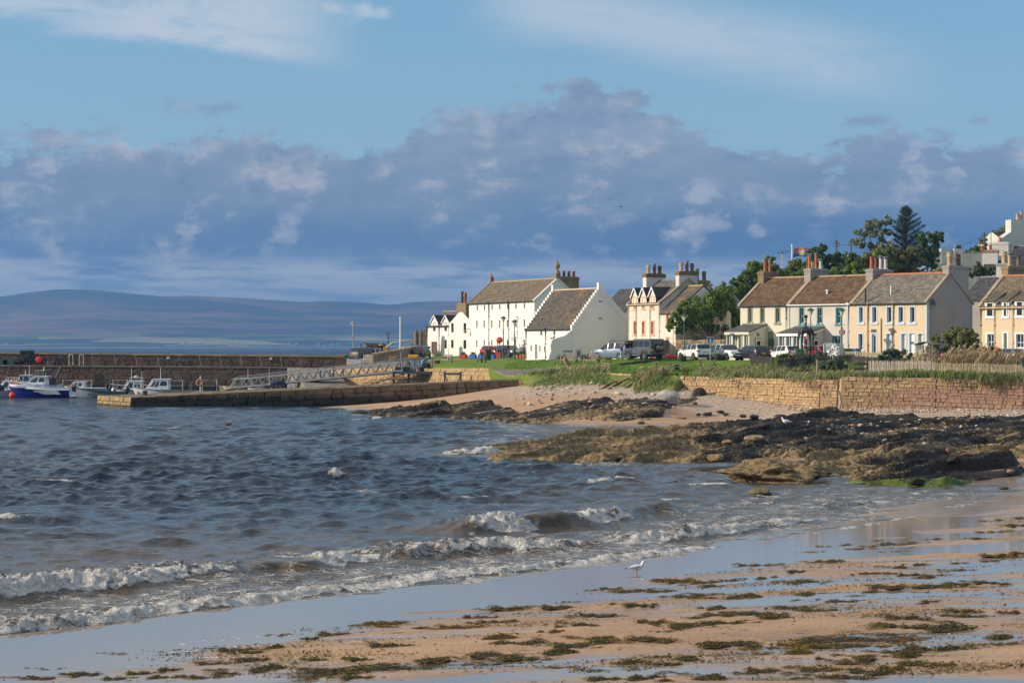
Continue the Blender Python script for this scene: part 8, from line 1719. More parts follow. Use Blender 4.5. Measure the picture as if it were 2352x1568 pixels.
# ---- quay clutter
p=on(9,220,236);p.z=land_z(p.x,236);wd=335/5.88/7964.4*236;t=thing('white_plinth','big pinkish white block with a blue lid at the head of the slip','bin store',(p.x,236,p.z-.1));zt=top_h(9,556,236,p.z-.1);q=MB();q.b2(-wd/2,wd/2,-.6,.6,0,zt);q.part('body',mat('pink_white',(.62,.55,.51),.8),t,bevel=.02);q=MB();q.b2(-wd*.35,wd/2,-.62,.62,zt,zt+.07);q.part('lid',mat('lid_blue',(.02,.10,.30),.5),t)
p=on(9,105,240);t=thing('green_tub','small green tub on the corner of the white block','tub',(p.x,235.7,land_z(p.x,236)-.1+zt+.005));q=MB();q.box((0,0,.22),(.5,.4,.44),taper=1.1);q.part('body',mat('tub_green',(.03,.13,.07),.5),t);q=MB();q.box((0,0,.46),(.56,.46,.05));q.part('lid',mat('tub_green',None),t)
def quay_box(k,xa,xb,ya,yb,d,nm,lb,cat,m,slats=0,grp=None,taper=1.0):
 pa_,pb2=ZP(k,xa,yb,d),ZP(k,xb,yb,d);hh_=(yb-ya)/{9:5.88,2:2.6133,11:5.7366}[k]/7964.4*d;t=thing(nm,lb,cat,((pa_.x+pb2.x)/2,d,pa_.z),R(-8),grp);w=pb2.x-pa_.x
 if not slats:q=MB();q.box((0,0,hh_/2),(w,.8,hh_),taper=taper);q.part('body',m,t,bevel=.03);q=MB();q.box((0,0,hh_+.02),(w*1.05,.86,.05));q.part('rim',m,t)
 else:
  for i in range(slats):q=MB();q.b2(-w/2,w/2,-.43,-.39,i*hh_/slats+.02,(i+.86)*hh_/slats);q.part('slat',m,t)
  q=MB();q.b2(-w/2,w/2,-.385,.4,.02,hh_-.02);q.part('lining',mat('crate_dark',(.12,.08,.04),.9),t)
 return t
quay_box(9,1045,1232,495,585,226,'timber_crate','slatted timber planter crate by the gangway handrail','crate',mat('crate_timber',(.42,.27,.12),.8,var=.2),5)
quay_box(9,1508,1715,465,528,224,'yellow_tub','bright yellow plastic fish tub on a pale stand','fish tub',mat('tub_yellow',(.72,.42,.02),.5,var=.08),0,taper=1.12);p=ZP(9,1590,600,224);t=thing('tub_stand','pale grey stand under the yellow fish tub','stand',(p.x,224,min(p.z,land_z(p.x,224))));hh_=ZP(9,0,529,224).z-t.location.z;q=MB();q.b2(-.95,.95,-.36,.36,0,hh_-.012);q.part('body',mat('pale_concrete',(.36,.32,.27),.9,var=.2),t);q=MB();q.b2(-1.0,1.0,-.40,.40,hh_-.14,hh_-.0121);q.part('top_slab',mat('pale_concrete',None),t)
for i,(x,lb)in enumerate(((828,'tall slate bollard with a pale face, left of the pair on the quay'),(865,'tall dark bollard with a gilt cap, right of the pair on the quay'))):
 p=on(9,x,274);hg=top_h(9,240,274,p.z);t=thing('slate_post',lb,'post',p,0,'pair of posts on the quay');q=MB();q.b2(-.26+.1*i,.26-.1*i,-.2,.2,0,hg);q.part('shaft',M_SLATED if False else mat('post_slate',(.035,.036,.042),.5),t)
 if i==0:q=MB();q.b2(-.18,.18,-.215,-.2,.6,hg-.35);q.part('face',mat('post_face',(.20,.24,.28),.5),t)
 q=MB();q.lathe([(.2,hg),(.16,hg+.1),(.1,hg+.15),(.14,hg+.28),(0,hg+.36)],(0,0,0),10);q.part('cap',mat('gilt',(.40,.30,.12),.5,.4),t)
p=on(9,945,276);hg=top_h(9,278,276,p.z);t=thing('notice_post','small yellow notice on a thin post on the quay','sign',p);q=MB();q.tube([(0,0,0),(0,0,hg)],.04,6);q.part('post',M_LEAD,t);q=MB();q.b2(-.26,.26,-.06,-.03,hg-.75,hg);q.part('plate',mat('notice_yellow',(.50,.30,.04),.6),t)
for x,m,lb in((952,mat('tub_grey_blue',(.08,.13,.16),.6),'grey blue tub at the foot of the notice post'),(1010,M_RED,'red buoy lying beside the old lamp post'),(1052,M_RED,'second red buoy, behind the old lamp post')):
 p=on(9,x,270);t=thing('fishing_gear',lb,'tub' if 'tub' in lb else 'buoy',p);q=MB()
 if 'tub' in lb:q.lathe([(.26,0),(.34,.75),(.28,.75),(.24,.2),(0,.15)],(0,0,0),12)
 else:q.ball((0,0,.42),.44,12,8)
 q.part('body',m,t,True);q=MB();q.lathe([(.06,.8),(.06,.92)],(0,0,0),6);q.part('lug',m,t)
v0,v1=ZP(9,665,590,252),ZP(9,1640,430,268);lw_=thing('low_quay_wall','low stone wall with a ragged cope rising along the quay road','wall',(v0.x,v0.y,0));bpy.context.view_layer.update()
LQ=stone_color('low_wall_stone',[(.34,.27,.19),(.28,.22,.16),(.40,.32,.23),(.32,.23,.17)]);Lw=math.hypot(v1.x-v0.x,v1.y-v0.y);z0f=lambda x:land_z(v0.x+(v1.x-v0.x)*x/Lw,v0.y+(v1.y-v0.y)*x/Lw)-.2;z1f=lambda x:v0.z+.55+(v1.z-v0.z+.1)*x/Lw
set_stones(lw_,[((v0.x,v0.y),(v1.x,v1.y),0,4,courses(Lw,z0f,z1f,.30,(.4,.8),31),lambda x,y,z:LQ)],300,.3,32);core(lw_,[(v0.x,v0.y),(v1.x,v1.y)],[z0f(0)-.3,z0f(Lw)-.3],[z1f(0),z1f(Lw)],.5,0,MORTAR)
for i in range(46):u=(i+.5)/46;k=link('cope_stone',stone_mesh(i%12,LQ),lw_,((v1.x-v0.x)*u,(v1.y-v0.y)*u+.2,z1f(Lw*u)+.14));k.scale=(.28,.5,.34);k.rotation_euler=(0,R(-22),math.atan2(v1.y-v0.y,v1.x-v0.x))
h=House('harbour_hut','low dark stone hut with a turf roof behind the van',Z(9,372,0)[0],325,12,3.4,'hut');Lh=h.lx(Z(9,788,0)[0]);zt=h.zz(*Z(9,580,250));q=MB();q.b2(0,Lh,0,4,-.5,zt);q.part('wall',mat('hut_stone',(.14,.12,.09),.9,var=.3,bump=.8),h.o);q=MB();
for i in range(10):q.box((Lh*(i+.5)/10,2,zt+.12),(Lh/10*1.1,4.3,.3+.12*(i%3)))
q.part('roof',mat('turf',(.07,.06,.03),.95,var=.3),h.o);q=MB();a_=h.lx(Z(9,485,0)[0]);q.b2(a_,Lh*.82,-.03,0,.3,zt-.5);q.part('door',mat('hut_door',(.22,.23,.25),.7),h.o)
for i,(xa,xb)in enumerate(((1622,1722),(1727,1842))):
 p=on(9,(xa+xb)/2,322);r_=(xb-xa)/5.88/7964.4*322/2;hg=H-(Z(2,0,478 if i==0 else 485)[1]-HY)/F*322-p.z;t=thing('gate_pillar',['round stone gate pillar with a conical cap, left of the pair','round stone gate pillar with a conical cap, right of the pair'][i],'pillar',p,0,'gate pillars by the white house');q=MB();q.lathe([(r_*.98,-.3),(r_,hg*.5),(r_*.96,hg)],(0,0,0),16);q.part('shaft',mat('pillar_stone',(.19,.15,.10),.9,var=.35,vscale=1.5,bump=.9,bscale=3),t,True);q=MB();q.lathe([(r_*1.12,hg),(r_*1.1,hg+.15),(r_*.2,hg+.55),(0,hg+.6)],(0,0,0),16);q.part('cap',mat('pillar_stone',None),t,True)
v0,v1=ZP(9,1535,330,330),ZP(9,1930,330,326);t=thing('rubble_wall','old rubble wall sloping up behind the round gate pillars','wall',(v0.x,326,land_z(v0.x,326)));w=v1.x-v0.x;q=MB();q.prism([(0,-.3),(w,-.3),(w,4.9),(w*.55,4.7),(w*.25,3.2),(0,1.2)],0,.6,'Y');q.part('wall',mat('rubble_tan',(.26,.19,.11),.95,var=.4,vscale=1.2,bump=1,bscale=2.5),t)
def railing(k,pts,d,hh_,lb,m,n):
 a,b=ZP(k,*pts[0],d),ZP(k,*pts[1],d);a.z,b.z=land_z(a.x,d),land_z(b.x,d);t=thing('quay_railing',lb,'railing',a);v=b-a
 for i in range(n+1):q=MB();p=v*(i/n);q.tube([p,p+Vector((0,0,hh_))],.04,6);q.part('post',m,t)
 for f_ in(.5,1.0):q=MB();q.tube([Vector((0,0,hh_*f_)),v+Vector((0,0,hh_*f_))],.035,6);q.part('rail',m,t)
 return t
railing(9,((740,470),(1130,470)),310,1.25,'pale green railing along the far side of the quay',mat('rail_green',(.35,.42,.36),.5),6);railing(9,((100,400),(190,400)),312,1.1,'short railing left of the van',M_DKST,2)
rr=np.random.default_rng(12)
def rock_mesh(seed,sub=3,rough=.35,sc=(1,1,1),flat=0.0):
 import bmesh
 b=bmesh.new();bmesh.ops.create_icosphere(b,subdivisions=sub,radius=1.0);g=np.random.default_rng(seed);pl=[(Vector(g.normal(size=3)).normalized(),g.uniform(.55,.9))for _ in range(9)];off=g.random(3)*50
 from mathutils import noise
 for v in b.verts:
  p=v.co.copy()
  for n_,h_ in pl:
   e=p.dot(n_)-h_
   if e>0:p-=n_*e*.85
  nz=noise.fractal(p*1.4+Vector(off),1.0,2.0,5)*rough*.35;p*=1+nz;p=Vector((p.x*sc[0],p.y*sc[1],p.z*sc[2]));v.co=p
 return b
def rock(name,label,p,r,sc,seed,m,rz=0,sub=3,rough=.4,cat='rock',group=None):
 b=rock_mesh(seed,sub,rough,sc);me=bpy.data.meshes.new(name);b.to_mesh(me);b.free();me.materials.append(m);me.polygons.foreach_set('use_smooth',[sub>3]*len(me.polygons));me.attributes.new('tan','FLOAT','POINT').data.foreach_set('value',[.62]*len(me.vertices));o=link(name,me,None,p,rz,label,cat,group);o.scale=(r,r,r);return o
M_RTAN=mat('tan_boulder',(.26,.18,.09),.9,var=.35,vscale=2,bump=.9,bscale=6);M_RBLK=mat('weedy_boulder',(.030,.022,.014),.8,var=.5,vscale=5,bump=1,bscale=9);M_RGREY=mat('pale_boulder',(.40,.37,.34),.9,var=.16,vscale=1.5,bump=.8,bscale=5);M_RGRN=mat('green_boulder',(.06,.09,.015),.8,var=.5,vscale=4,bump=.9,bscale=8)
for i in range(16):
 x=1100+i*15;d=305+rr.uniform(-6,6);p=on(2,x,d);rock('quay_rock',['pale boulder in the rock armour behind the outer wall','rusty boulder in the rock armour behind the outer wall'][int(i>5)],p+Vector((0,0,.1)),rr.uniform(.7,1.3),(1.1,.9,.8),300+i,M_RGREY if i<=5 and i%2 else mat('rusty_boulder',(.16,.10,.05),.9,var=.4,bump=.9),rr.uniform(0,6),2,group='boulders behind the outer wall')
p=gl(9,1860,800);t=thing('wheelbarrow','blue wheelbarrow tipped on end at the edge of the grass','wheelbarrow',p,R(20));q=MB();q.prism([(-.25,.25),(.12,.1),(.35,1.05),(.05,1.2),(-.30,.85)],-.3,.3,'Y');q.part('tray',mat('barrow_blue',(.10,.22,.30),.6),t,bevel=.03);q=MB();q.tube([(.2,-.25,.1),(.5,-.25,.7),(.85,-.25,.75)],.03,6);q.tube([(.2,.25,.1),(.5,.25,.7),(.85,.25,.75)],.03,6);q.part('handle',M_DKST,t);q=MB();q.lathe([(.2,-.05),(.2,.05)],(.0,0,.2),12,axis='Y');q.part('wheel',M_TYRE,t)
# ---- iron fountain
p=on(11,425,190);t=thing('iron_fountain','ornate black iron canopy fountain with a tall finial','fountain',p,R(8));zt=lambda y:top_h(11,y,190,p.z);M_IRON=mat('fountain_iron',(.020,.022,.026),.45,var=.15);M_GILT=mat('gilt',None);hw=.66
zs=zt(650);zd=zt(575);zp=zt(395)
for i in range(4):
 a=R(45+90*i);cx,cy=hw*math.cos(a)*1.2,hw*math.sin(a)*1.2;q=MB();q.lathe([(.11,0),(.11,.25),(.05,.32),(.045,zs-.15),(.09,zs-.08),(.10,zs+.0),(.10,zd+.18),(.04,zd+.25),(.05,zd+.4),(0,zd+.5)],(cx,cy,0),9);q.part('column',M_IRON,t,True);q=MB();q.lathe([(.115,.22),(.115,.27)],(cx,cy,0),9);q.lathe([(.05,zd+.42),(.06,zd+.47),(0,zd+.6)],(cx,cy,0),8);q.part('gilding',M_GILT,t)
 a2=R(45+90*(i+1));c2=Vector((hw*1.2*math.cos(a2),hw*1.2*math.sin(a2),0));c1=Vector((cx,cy,0));q=MB();n=10;vs=[]
 for j in range(n+1):
  u=j/n;b_=c1.lerp(c2,u);zi=zs-.05+(zd-zs+.35)*math.sin(math.pi*u)**.7;vs+=[(b_.x,b_.y,zi),(b_.x,b_.y,zd+.42)]
 q.add(vs,[(2*j,2*j+2,2*j+3,2*j+1)for j in range(n)]);q.part('arch',M_IRON,t)
 q=MB();q.tube([Vector(v)*1.01 for v in vs[::2]],.025,5);q.part('arch_edging',M_GILT if i in(1,2,3,0)else M_IRON,t)
 q=MB();vs=[];m_=6
 for j in range(m_+1):
  ph=math.pi/2*j/m_;rr_=.80*math.cos(ph);zz_=zd+.40+(zp-zd-.40)*math.sin(ph)
  for a_ in(a,a2 if a2>a else a2+2*math.pi):pass
  for k in range(5):an=a+(math.pi/2)*k/4;vs.append((rr_*math.cos(an),rr_*math.sin(an),zz_))
 q.add(vs,[(j*5+k,j*5+k+1,(j+1)*5+k+1,(j+1)*5+k)for j in range(m_)for k in range(4)]);q.part('dome_panel',M_IRON,t,True)
 q=MB();q.tube([vs[j*5]for j in range(m_+1)],.03,5);q.part('dome_rib',M_IRON,t)
q=MB();zf=zt(78);q.lathe([(.26,zp-.06),(.20,zp+.06),(.10,zp+.12),(.08,zp+.3),(.16,zp+.36),(.08,zp+.42),(.06,zp+.62),(.14,zp+.68),(.05,zp+.76),(.16,zp+.98),(.20,zp+1.08),(.05,zp+1.2),(.05,zf-.3),(.10,zf-.2),(.03,zf-.12),(0,zf)],(0,0,0),10);q.part('finial',M_IRON,t,True)
q=MB();q.lathe([(.34,0),(.30,.3),(.17,.45),(.15,zt(900)),(.12,zt(875)),(.42,zt(858)),(.46,zt(845)),(.40,zt(845)),(.1,zt(862)),(0,zt(862))],(0,0,0),14);q.part('bowl',mat('fountain_stone',(.13,.11,.10),.8,var=.2),t,True)
q=MB();q.tube([(0,0,zt(860)),(.02,0,zt(780)),(-.06,0,zt(720)),(.02,0,zt(690)),(0,0,zt(640))],[.16,.11,.13,.08,.03],8);q.ball((-.02,0,zt(655)),.09,8,5);q.part('figure',M_IRON,t,True);q=MB();q.tube([(.05,-.08,zt(800)),(.07,-.10,zt(720)),(.03,-.06,zt(640))],.035,6);q.part('red_pipe',M_RED,t)
p=on(11,1060,192);t=thing('covered_stall','box shaped frame wrapped in shiny silver plastic sheet','covered frame',p,R(-24));zt2=top_h(11,778,192,p.z);w,dp_=1.55,1.3;M_SILV=mat('silver_sheet',(.52,.52,.52),.38,.3,var=.15,vscale=2.5,bump=.5,bscale=3)
q=MB();g_=np.random.default_rng(3);nx,nz=14,10
def sheet(ax,fixed,lo,hi):
 vs=[];
 for j in range(nz+1):
  for i in range(nx+1):u=lo+(hi-lo)*i/nx;z=zt2*j/nz;o_=g_.normal(0,.035)*(1-abs(2*j/nz-1)**3);vs.append((u,fixed+o_,z)if ax=='y' else(fixed+o_,u,z))
 return vs,[(j*(nx+1)+i,j*(nx+1)+i+1,(j+1)*(nx+1)+i+1,(j+1)*(nx+1)+i)for j in range(nz)for i in range(nx)]
for ax,fx_,lo_,hi_ in(('y',-dp_/2,-w/2,w/2),('y',dp_/2,-w/2,w/2),('x',-w/2,-dp_/2,dp_/2),('x',w/2,-dp_/2,dp_/2)):q.add(*sheet(ax,fx_,lo_,hi_))
q.prism([(-w/2-.02,zt2),(w/2+.02,zt2),(w/2,zt2+.06),(-w/2,zt2+.10)],-dp_/2,dp_/2,'Y');q.part('sheet',M_SILV,t)
for x in(-w/2,w/2):q=MB();q.tube([(x,-dp_/2-.03,0),(x,-dp_/2-.03,zt2+.05)],.07,8);q.part('pole',mat('bright_foil',(.75,.75,.75),.25,.7),t)
pa_=ZP(12,360,395,158);p=Vector((ZP(12,525,395,158).x,158,land_z(ZP(12,525,395,158).x,158)));t=thing('trellis_arbour','wooden trellis arbour with a curved roof behind the pale fence','arbour',p,R(-38));zt3=top_h(12,95,158,p.z);M_ARB=mat('arbour_wood',(.22,.17,.11),.85,var=.2);w,dp_=1.35,1.05
for x in(-w/2,w/2):
 for y in(-dp_/2,dp_/2):q=MB();q.b2(x-.05,x+.05,y-.05,y+.05,0,zt3);q.part('post',M_ARB,t)
for y_ in(-dp_/2,dp_/2):
 for x in np.linspace(-w/2,w/2,6)[1:-1]:q=MB();q.b2(x-.02,x+.02,y_-.015,y_+.015,.1,zt3-.05);q.part('lattice',M_ARB,t)
 for z in np.linspace(.35,zt3-.1,7):q=MB();q.b2(-w/2,w/2,y_-.035,y_-.018,z-.02,z+.02);q.part('lattice',M_ARB,t)
for x_ in(-w/2,w/2):
 for y in np.linspace(-dp_/2,dp_/2,5)[1:-1]:q=MB();q.b2(x_-.015,x_+.015,y-.02,y+.02,.1,zt3-.05);q.part('lattice',M_ARB,t)
 for z in np.linspace(.35,zt3-.1,7):q=MB();q.b2(x_-.035,x_-.018,-dp_/2,dp_/2,z-.02,z+.02);q.part('lattice',M_ARB,t)
q=MB();pr_=[(-w/2-.2+(w+.4)*i/8,zt3+.22*math.sin(math.pi*i/8))for i in range(9)];q.prism(pr_+[(a_,b_+.06)for a_,b_ in reversed(pr_)],-dp_/2-.15,dp_/2+.15,'Y');q.part('roof',mat('arbour_felt',(.13,.11,.09),.85),t);q=MB();q.b2(-w/2+.08,w/2-.08,-.1,dp_/2-.08,.42,.48);q.part('seat',M_ARB,t)
# ---- fences
def fence(name,label,a,b,hh_,sp,w,m,rail=None,posts=0,th=.025,jit=.0,cat='fence',zf=None,post_h=None,round_top=False,lean=0.0):
 t=thing(name,label,cat,a);v=b-a;v.z=0;Lf=v.length;ang=math.atan2(v.y,v.x);t.rotation_euler=(0,0,ang);g=np.random.default_rng(int(abs(a.x*100))%9999);n=int(Lf/sp);q=MB();q.prism([(-w/2,0),(w/2,0),(w/2,hh_-.05),(0,hh_),(-w/2,hh_-.05)],-th/2,th/2,'Y');me=q.mesh('picket',m);zf=zf or(lambda x:land_z(a.x+v.x*x/Lf,a.y+v.y*x/Lf))
 for i in range(n):
  x=(i+.5)*Lf/n
  if jit and g.random()<jit*.3:continue
  k=link('picket',me,t,(x,-.03,zf(x)-a.z+.05+g.normal(0,.012)));k.rotation_euler=(0,g.normal(0,.02)+lean,0);k.scale=(1,1,1+g.normal(0,.03))
 for z in(.30,.78):
  q=MB();q.bar((0,.012,zf(0)-a.z+hh_*z),(Lf,.012,zf(Lf)-a.z+hh_*z),.03,.08);q.part('rail',rail or m,t)
 for i in range(posts+1):
  x=Lf*i/max(1,posts);q=MB();q.b2(x-.05,x+.05,-.06,.06,zf(x)-a.z-.2,zf(x)-a.z+(post_h or hh_)+.03);q.part('post',rail or m,t)
 return t
M_FDK=mat('dark_fence',(.060,.052,.042),.85,var=.3,objrand=.25);M_FPL=mat('pale_fence',(.46,.38,.31),.8,var=.15,objrand=.2);M_FPL2=mat('straw_fence',(.44,.36,.22),.8,var=.2,objrand=.2);M_FCAP=mat('fence_cap',(.36,.30,.19),.85,var=.2,objrand=.2)
fence('picket_fence','dark picket fence behind the long grass below the black hatchback',on(5,610,184),on(5,880,178),.95,.16,.10,M_FDK,posts=4);fence('picket_fence','dark picket fence in front of the iron fountain',on(5,935,172),on(5,1400,180),.95,.16,.10,M_FDK,posts=6);fence('picket_fence','dark picket fence running from the fountain to the silver cover',on(5,1130,184),on(5,1530,188),.95,.16,.10,M_FDK,posts=5);fence('picket_fence','dark picket fence to the right of the silver cover',on(5,1400,176),on(5,1850,182),.95,.16,.10,M_FDK,posts=6)
fence('picket_fence','sun-bleached picket fence in front of the blue bins',on(11,1300,190),on(6,620,182),1.0,.13,.09,M_FCAP,posts=6);fence('picket_fence','dark picket fence among the shrubs left of the arbour',on(5,1835,180),on(6,640,166),.9,.17,.10,M_FDK,posts=6)
fence('pale_fence','tall close-set pale picket fence above the sea wall',Vector((*on(8,668,153)[:2],on(8,668,153).z)),on(12,640,150.5),1.12,.088,.058,M_FPL,posts=5,post_h=.78)
fence('pale_fence','straw coloured picket fence at the right end above the sea wall',on(12,645,149.5),on(12,2420,146.5),1.00,.095,.055,M_FPL2,rail=mat('pink_rail',(.44,.33,.26),.8,var=.15),posts=8,post_h=.75,lean=.03)
p=on(8,630,151.5);t=thing('board_gate','three dark boards of an old gate beside the pale fence','gate',p);
for z in(.25,.62,1.0):q=MB();q.b2(-.55,.5,-.03,.03,z-.10,z+.07);q.part('board',M_BENCHD,t)
q=MB();q.b2(.42,.55,-.06,.06,-.2,1.2);q.part('post',M_BENCHD,t)
p=on(8,185,151.5);t=thing('timber_post','pale weathered timber post standing alone by the sea wall','post',p);q=MB();hg=top_h(8,148,151.5,p.z);q.lathe([(.075,-.2),(.07,hg-.03),(.05,hg)],(0,0,0),10);q.part('post',mat('post_wood',(.34,.27,.18),.85,var=.25),t);q=MB();q.lathe([(.078,hg*.8),(.078,hg*.82)],(0,0,0),10);q.part('band',M_RUST,t)
p=on(8,2268,145.0);t=thing('metal_post','galvanised metal post with a dark plate at the right edge','sign post',p);hg=top_h(8,130,145,p.z);q=MB();q.tube([(0,0,-.2),(0,0,hg)],.04,8);q.part('post',M_LGREY,t);q=MB();q.b2(-.10,.20,-.06,-.04,hg-.65,hg);q.part('plate',M_DKST,t)
v0,v1=P(*[Z(4,888,0)[0],0],213),P(*[Z(4,1458,0)[0],0],208);gwl=thing('garden_rubble_wall','tall rubble garden wall under the big garden tree','wall',(v0.x,213,0));bpy.context.view_layer.update();Lw=math.hypot(v1.x-v0.x,v1.y-v0.y);zt4=H-(Z(4,0,1062)[1]-HY)/F*211
RB=stone_color('garden_wall_stone',[(.30,.23,.15),(.24,.17,.11),(.35,.27,.18),(.22,.15,.11)]);set_stones(gwl,[((v0.x,213),(v1.x,208),0,zt4,courses(Lw,lambda x:4.2,lambda x:zt4,.32,(.4,.85),51),lambda x,y,z:RB)],300,.25,52);core(gwl,[(v0.x,213),(v1.x,208)],[3.6,3.6],[zt4+.08,zt4+.08],.6,0,MORTAR)
# ================================================================== PLANTS
def crown(clusters,k,d,n_leaf,size,seed,dep=.9,sub=9,org=Vector((0,0,0)),flat=1.0):
 """leaf clumps: clusters = [(x, y, r)] readings; each is an uneven bundle of smaller clumps"""
 g=np.random.default_rng(seed);pos=[];nrm=[];tot=sum(c[2]**2 for c in clusters);sc={2:2.6133,4:2.94,5:3.0157,6:2.24,12:4.742,11:5.7366,8:2.5289,3:2.352}[k];cs=[]
 for x,y,r in clusters:
  c=ZP(k,x,y,d+(max(0,x-1000)*.016 if seed==1 else 0));R_=r/sc/7964.4*d*(1.3 if seed in(1,66)else 1.12);c.y+=g.normal(0,.4)*R_*dep;cs.append((c-org,R_));n=max(12,int(n_leaf*r*r/tot));ns=max(4,int(sub*1.7*(r/90)**.8))
  dirs=g.normal(size=(ns,3));dirs/=np.linalg.norm(dirs,axis=1)[:,None];sc_=g.uniform(.35,1.0,ns)[:,None];cen=dirs*sc_*R_*np.array([1,dep,flat])+np.array(c-org);rad=R_*g.uniform(.17,.40,ns)
  pick=g.choice(ns,n,p=rad**2/(rad**2).sum());dd=g.normal(size=(n,3));dd/=np.linalg.norm(dd,axis=1)[:,None];p=cen[pick]+dd*(rad[pick]*g.random(n)**.35)[:,None];pos.append(p);nrm.append(dd+g.normal(size=(n,3))*.55+[0,0,.25])
 p,nn=np.concatenate(pos),np.concatenate(nrm);return leaves(p,nn,size,g),cs
def tree(name,label,k,d,clusters,base,n,size,m,seed,trunk_r=.22,cat='tree',group=None,sub=9,limbs=True,bark=None,dep=.9):
 n=int(n*2.3);size*=1.22;b=ZP(k,*base,d);b.z=land_z(b.x,d);t=thing(name,label,cat,b,0,group);(V,Fq,rn),cs=crown(clusters,k,d,n,size,seed,dep,sub,b);link('crown',mesh_np('crown',V,Fq,m,False,{'rnd':rn}),t)
 if limbs:
  g=np.random.default_rng(seed);q=MB();mz=sum(c.z for c,_ in cs)/len(cs);fork=Vector((g.normal(0,.3),0,max(.5,mz*.45)));q.tube([(0,0,-.3),fork*.5+Vector((.1,0,0)),fork],[trunk_r,trunk_r*.85,trunk_r*.7],8);q.part('trunk',bark or M_BARK,t,True)
  for c,R_ in cs:
   q=MB();mid=fork.lerp(c,.55)+Vector((g.normal(0,.25),g.normal(0,.2),-.15*R_));q.tube([fork,mid,c+Vector((0,0,.2*R_))],[trunk_r*.34,trunk_r*.20,trunk_r*.06],6)
   for _ in range(3):e=c+Vector(g.normal(size=3))*R_*.6;q.tube([mid.lerp(c,.6),e],[trunk_r*.14,trunk_r*.04],4)
   q.part('limb',bark or M_BARK,t)
 return t
M_BARK=mat('bark',(.15,.115,.08),.9,var=.3,bump=.6);M_BARKD=mat('dark_bark',(.075,.06,.045),.9,var=.3)
L1_=leaf_mat('sycamore_leaf',(.085,.160,.026),(.245,.342,.060),(.342,.321,.085));L2_=leaf_mat('dark_leaf',(.046,.096,.030),(.150,.213,.060));L3_=leaf_mat('olive_leaf',(.139,.160,.046),(.321,.321,.117));L4_=leaf_mat('grey_leaf',(.160,.193,.096),(.373,.395,.224),(.640,.640,.470));L5_=leaf_mat('brown_green_leaf',(.128,.132,.043),(.288,.245,.096),(.321,.193,.063));LC_=leaf_mat('conifer_needle',(.035,.067,.028),(.105,.144,.067),None,.1);LB_=leaf_mat('buckthorn_leaf',(.088,.123,.070),(.201,.236,.140));LR_=leaf_mat('rose_leaf',(.052,.114,.021),(.149,.219,.044),(.298,.210,.035))
tree('garden_tree','big windswept garden tree with bare limbs showing, right of the pink house',4,211,[(1440,520,120),(1310,620,150),(1500,690,140),(1170,730,120),(1020,650,80),(930,715,60),(870,830,62),(825,900,45),(1060,860,105),(1350,850,140),(1560,850,100),(1230,990,100),(1450,980,120),(940,950,50),(1600,960,80),(1150,900,70),(1300,940,75),(1400,900,75),(1250,800,80)],(1290,1100),13000,.15,L1_,1,.24,sub=12)
tree('tall_tree','tall loose tree rising behind the garden tree and the terrace chimney',4,266,[(1850,190,100),(1980,140,70),(1760,280,100),(1880,330,130),(1650,400,90),(1560,360,45),(1700,500,130),(1600,580,90),(2060,260,90),(2000,350,90),(1800,440,110)],(1780,640),8000,.17,L1_,2,.28,sub=9)
tree('conical_bush','feathery pale green bush peeping up right of the pink house gable',4,246,[(1300,440,36),(1300,490,45),(1370,470,40)],(1300,700),700,.12,L4_,3,.08)
tree('light_bush','yellow green bush behind the roof of the first cream house',5,262,[(1060,400,90),(1170,350,100),(1120,310,60),(1250,390,90),(1010,420,70),(960,440,60)],(1120,470),3500,.17,L3_,4,.14)
tree('dark_sycamore','dark broad-leaved tree below the flagpole wires, behind the second chimney',5,268,[(1420,190,110),(1490,110,60),(1340,260,80),(1530,300,120),(1440,330,110),(1280,330,70),(1350,140,45)],(1430,500),6000,.18,L2_,5,.24)
tree('hedge_tree','continuous green hedge tops behind the ridge of the cream terrace',5,260,[(980,440,60),(1080,440,80),(1220,420,80),(1580,420,80),(1680,440,80),(1780,420,80),(1880,380,100),(1960,400,90),(1900,280,70),(1800,200,60)],(1600,520),6500,.17,L1_,66,.1)
tree('hedge_tree','dark green rounded tree between the dark sycamore and the tall pair',5,272,[(1680,300,110),(1760,250,70),(1620,230,55),(1790,370,100),(1680,400,90)],(1700,520),4500,.18,L2_,6,.2)
tree('thin_tree','tall thin-leaved tree with its twigs showing, left of the conifer',6,276,[(250,250,62),(335,230,50),(180,320,64),(90,350,45),(120,420,66),(280,360,75),(55,420,32),(210,470,75),(310,470,70),(170,240,32)],(230,640),4200,.155,L4_,7,.22,sub=8)
tree('green_shrub','bright green shrubs under the thin-leaved tree',6,264,[(270,570,90),(370,520,60),(350,640,90),(180,600,70)],(290,720),4500,.155,L1_,8,.1);tree('olive_shrub','olive shrub at the left foot of the thin-leaved tree',6,263,[(110,590,85),(60,640,70),(130,680,60)],(100,720),3000,.155,L5_,9,.1)
tree('brown_shrub','large brownish green shrub at the foot of the conifer',6,265,[(440,560,95),(540,540,90),(600,600,85),(500,650,100),(420,640,80)],(500,740),5500,.155,L5_,10,.12)
tree('glossy_tree','dark glossy-leaved tree right of the conifer, by the white garden wall',6,266,[(740,420,82),(795,365,48),(700,480,76),(745,550,70),(825,400,32),(690,590,62),(770,610,46),(650,400,42)],(720,720),5000,.17,L2_,11,.2)
tree('willow','pale grey-green tree behind the high white gable',6,300,[(1380,330,62),(1335,380,44),(1425,285,36),(1300,400,35),(1420,360,50),(1440,250,25)],(1390,560),2600,.16,L4_,12,.16);tree('wall_shrub','small pale shrub by the pole with crossarms',6,275,[(1210,430,36),(1185,400,20),(1230,460,32)],(1210,560),600,.15,L4_,13,.08)
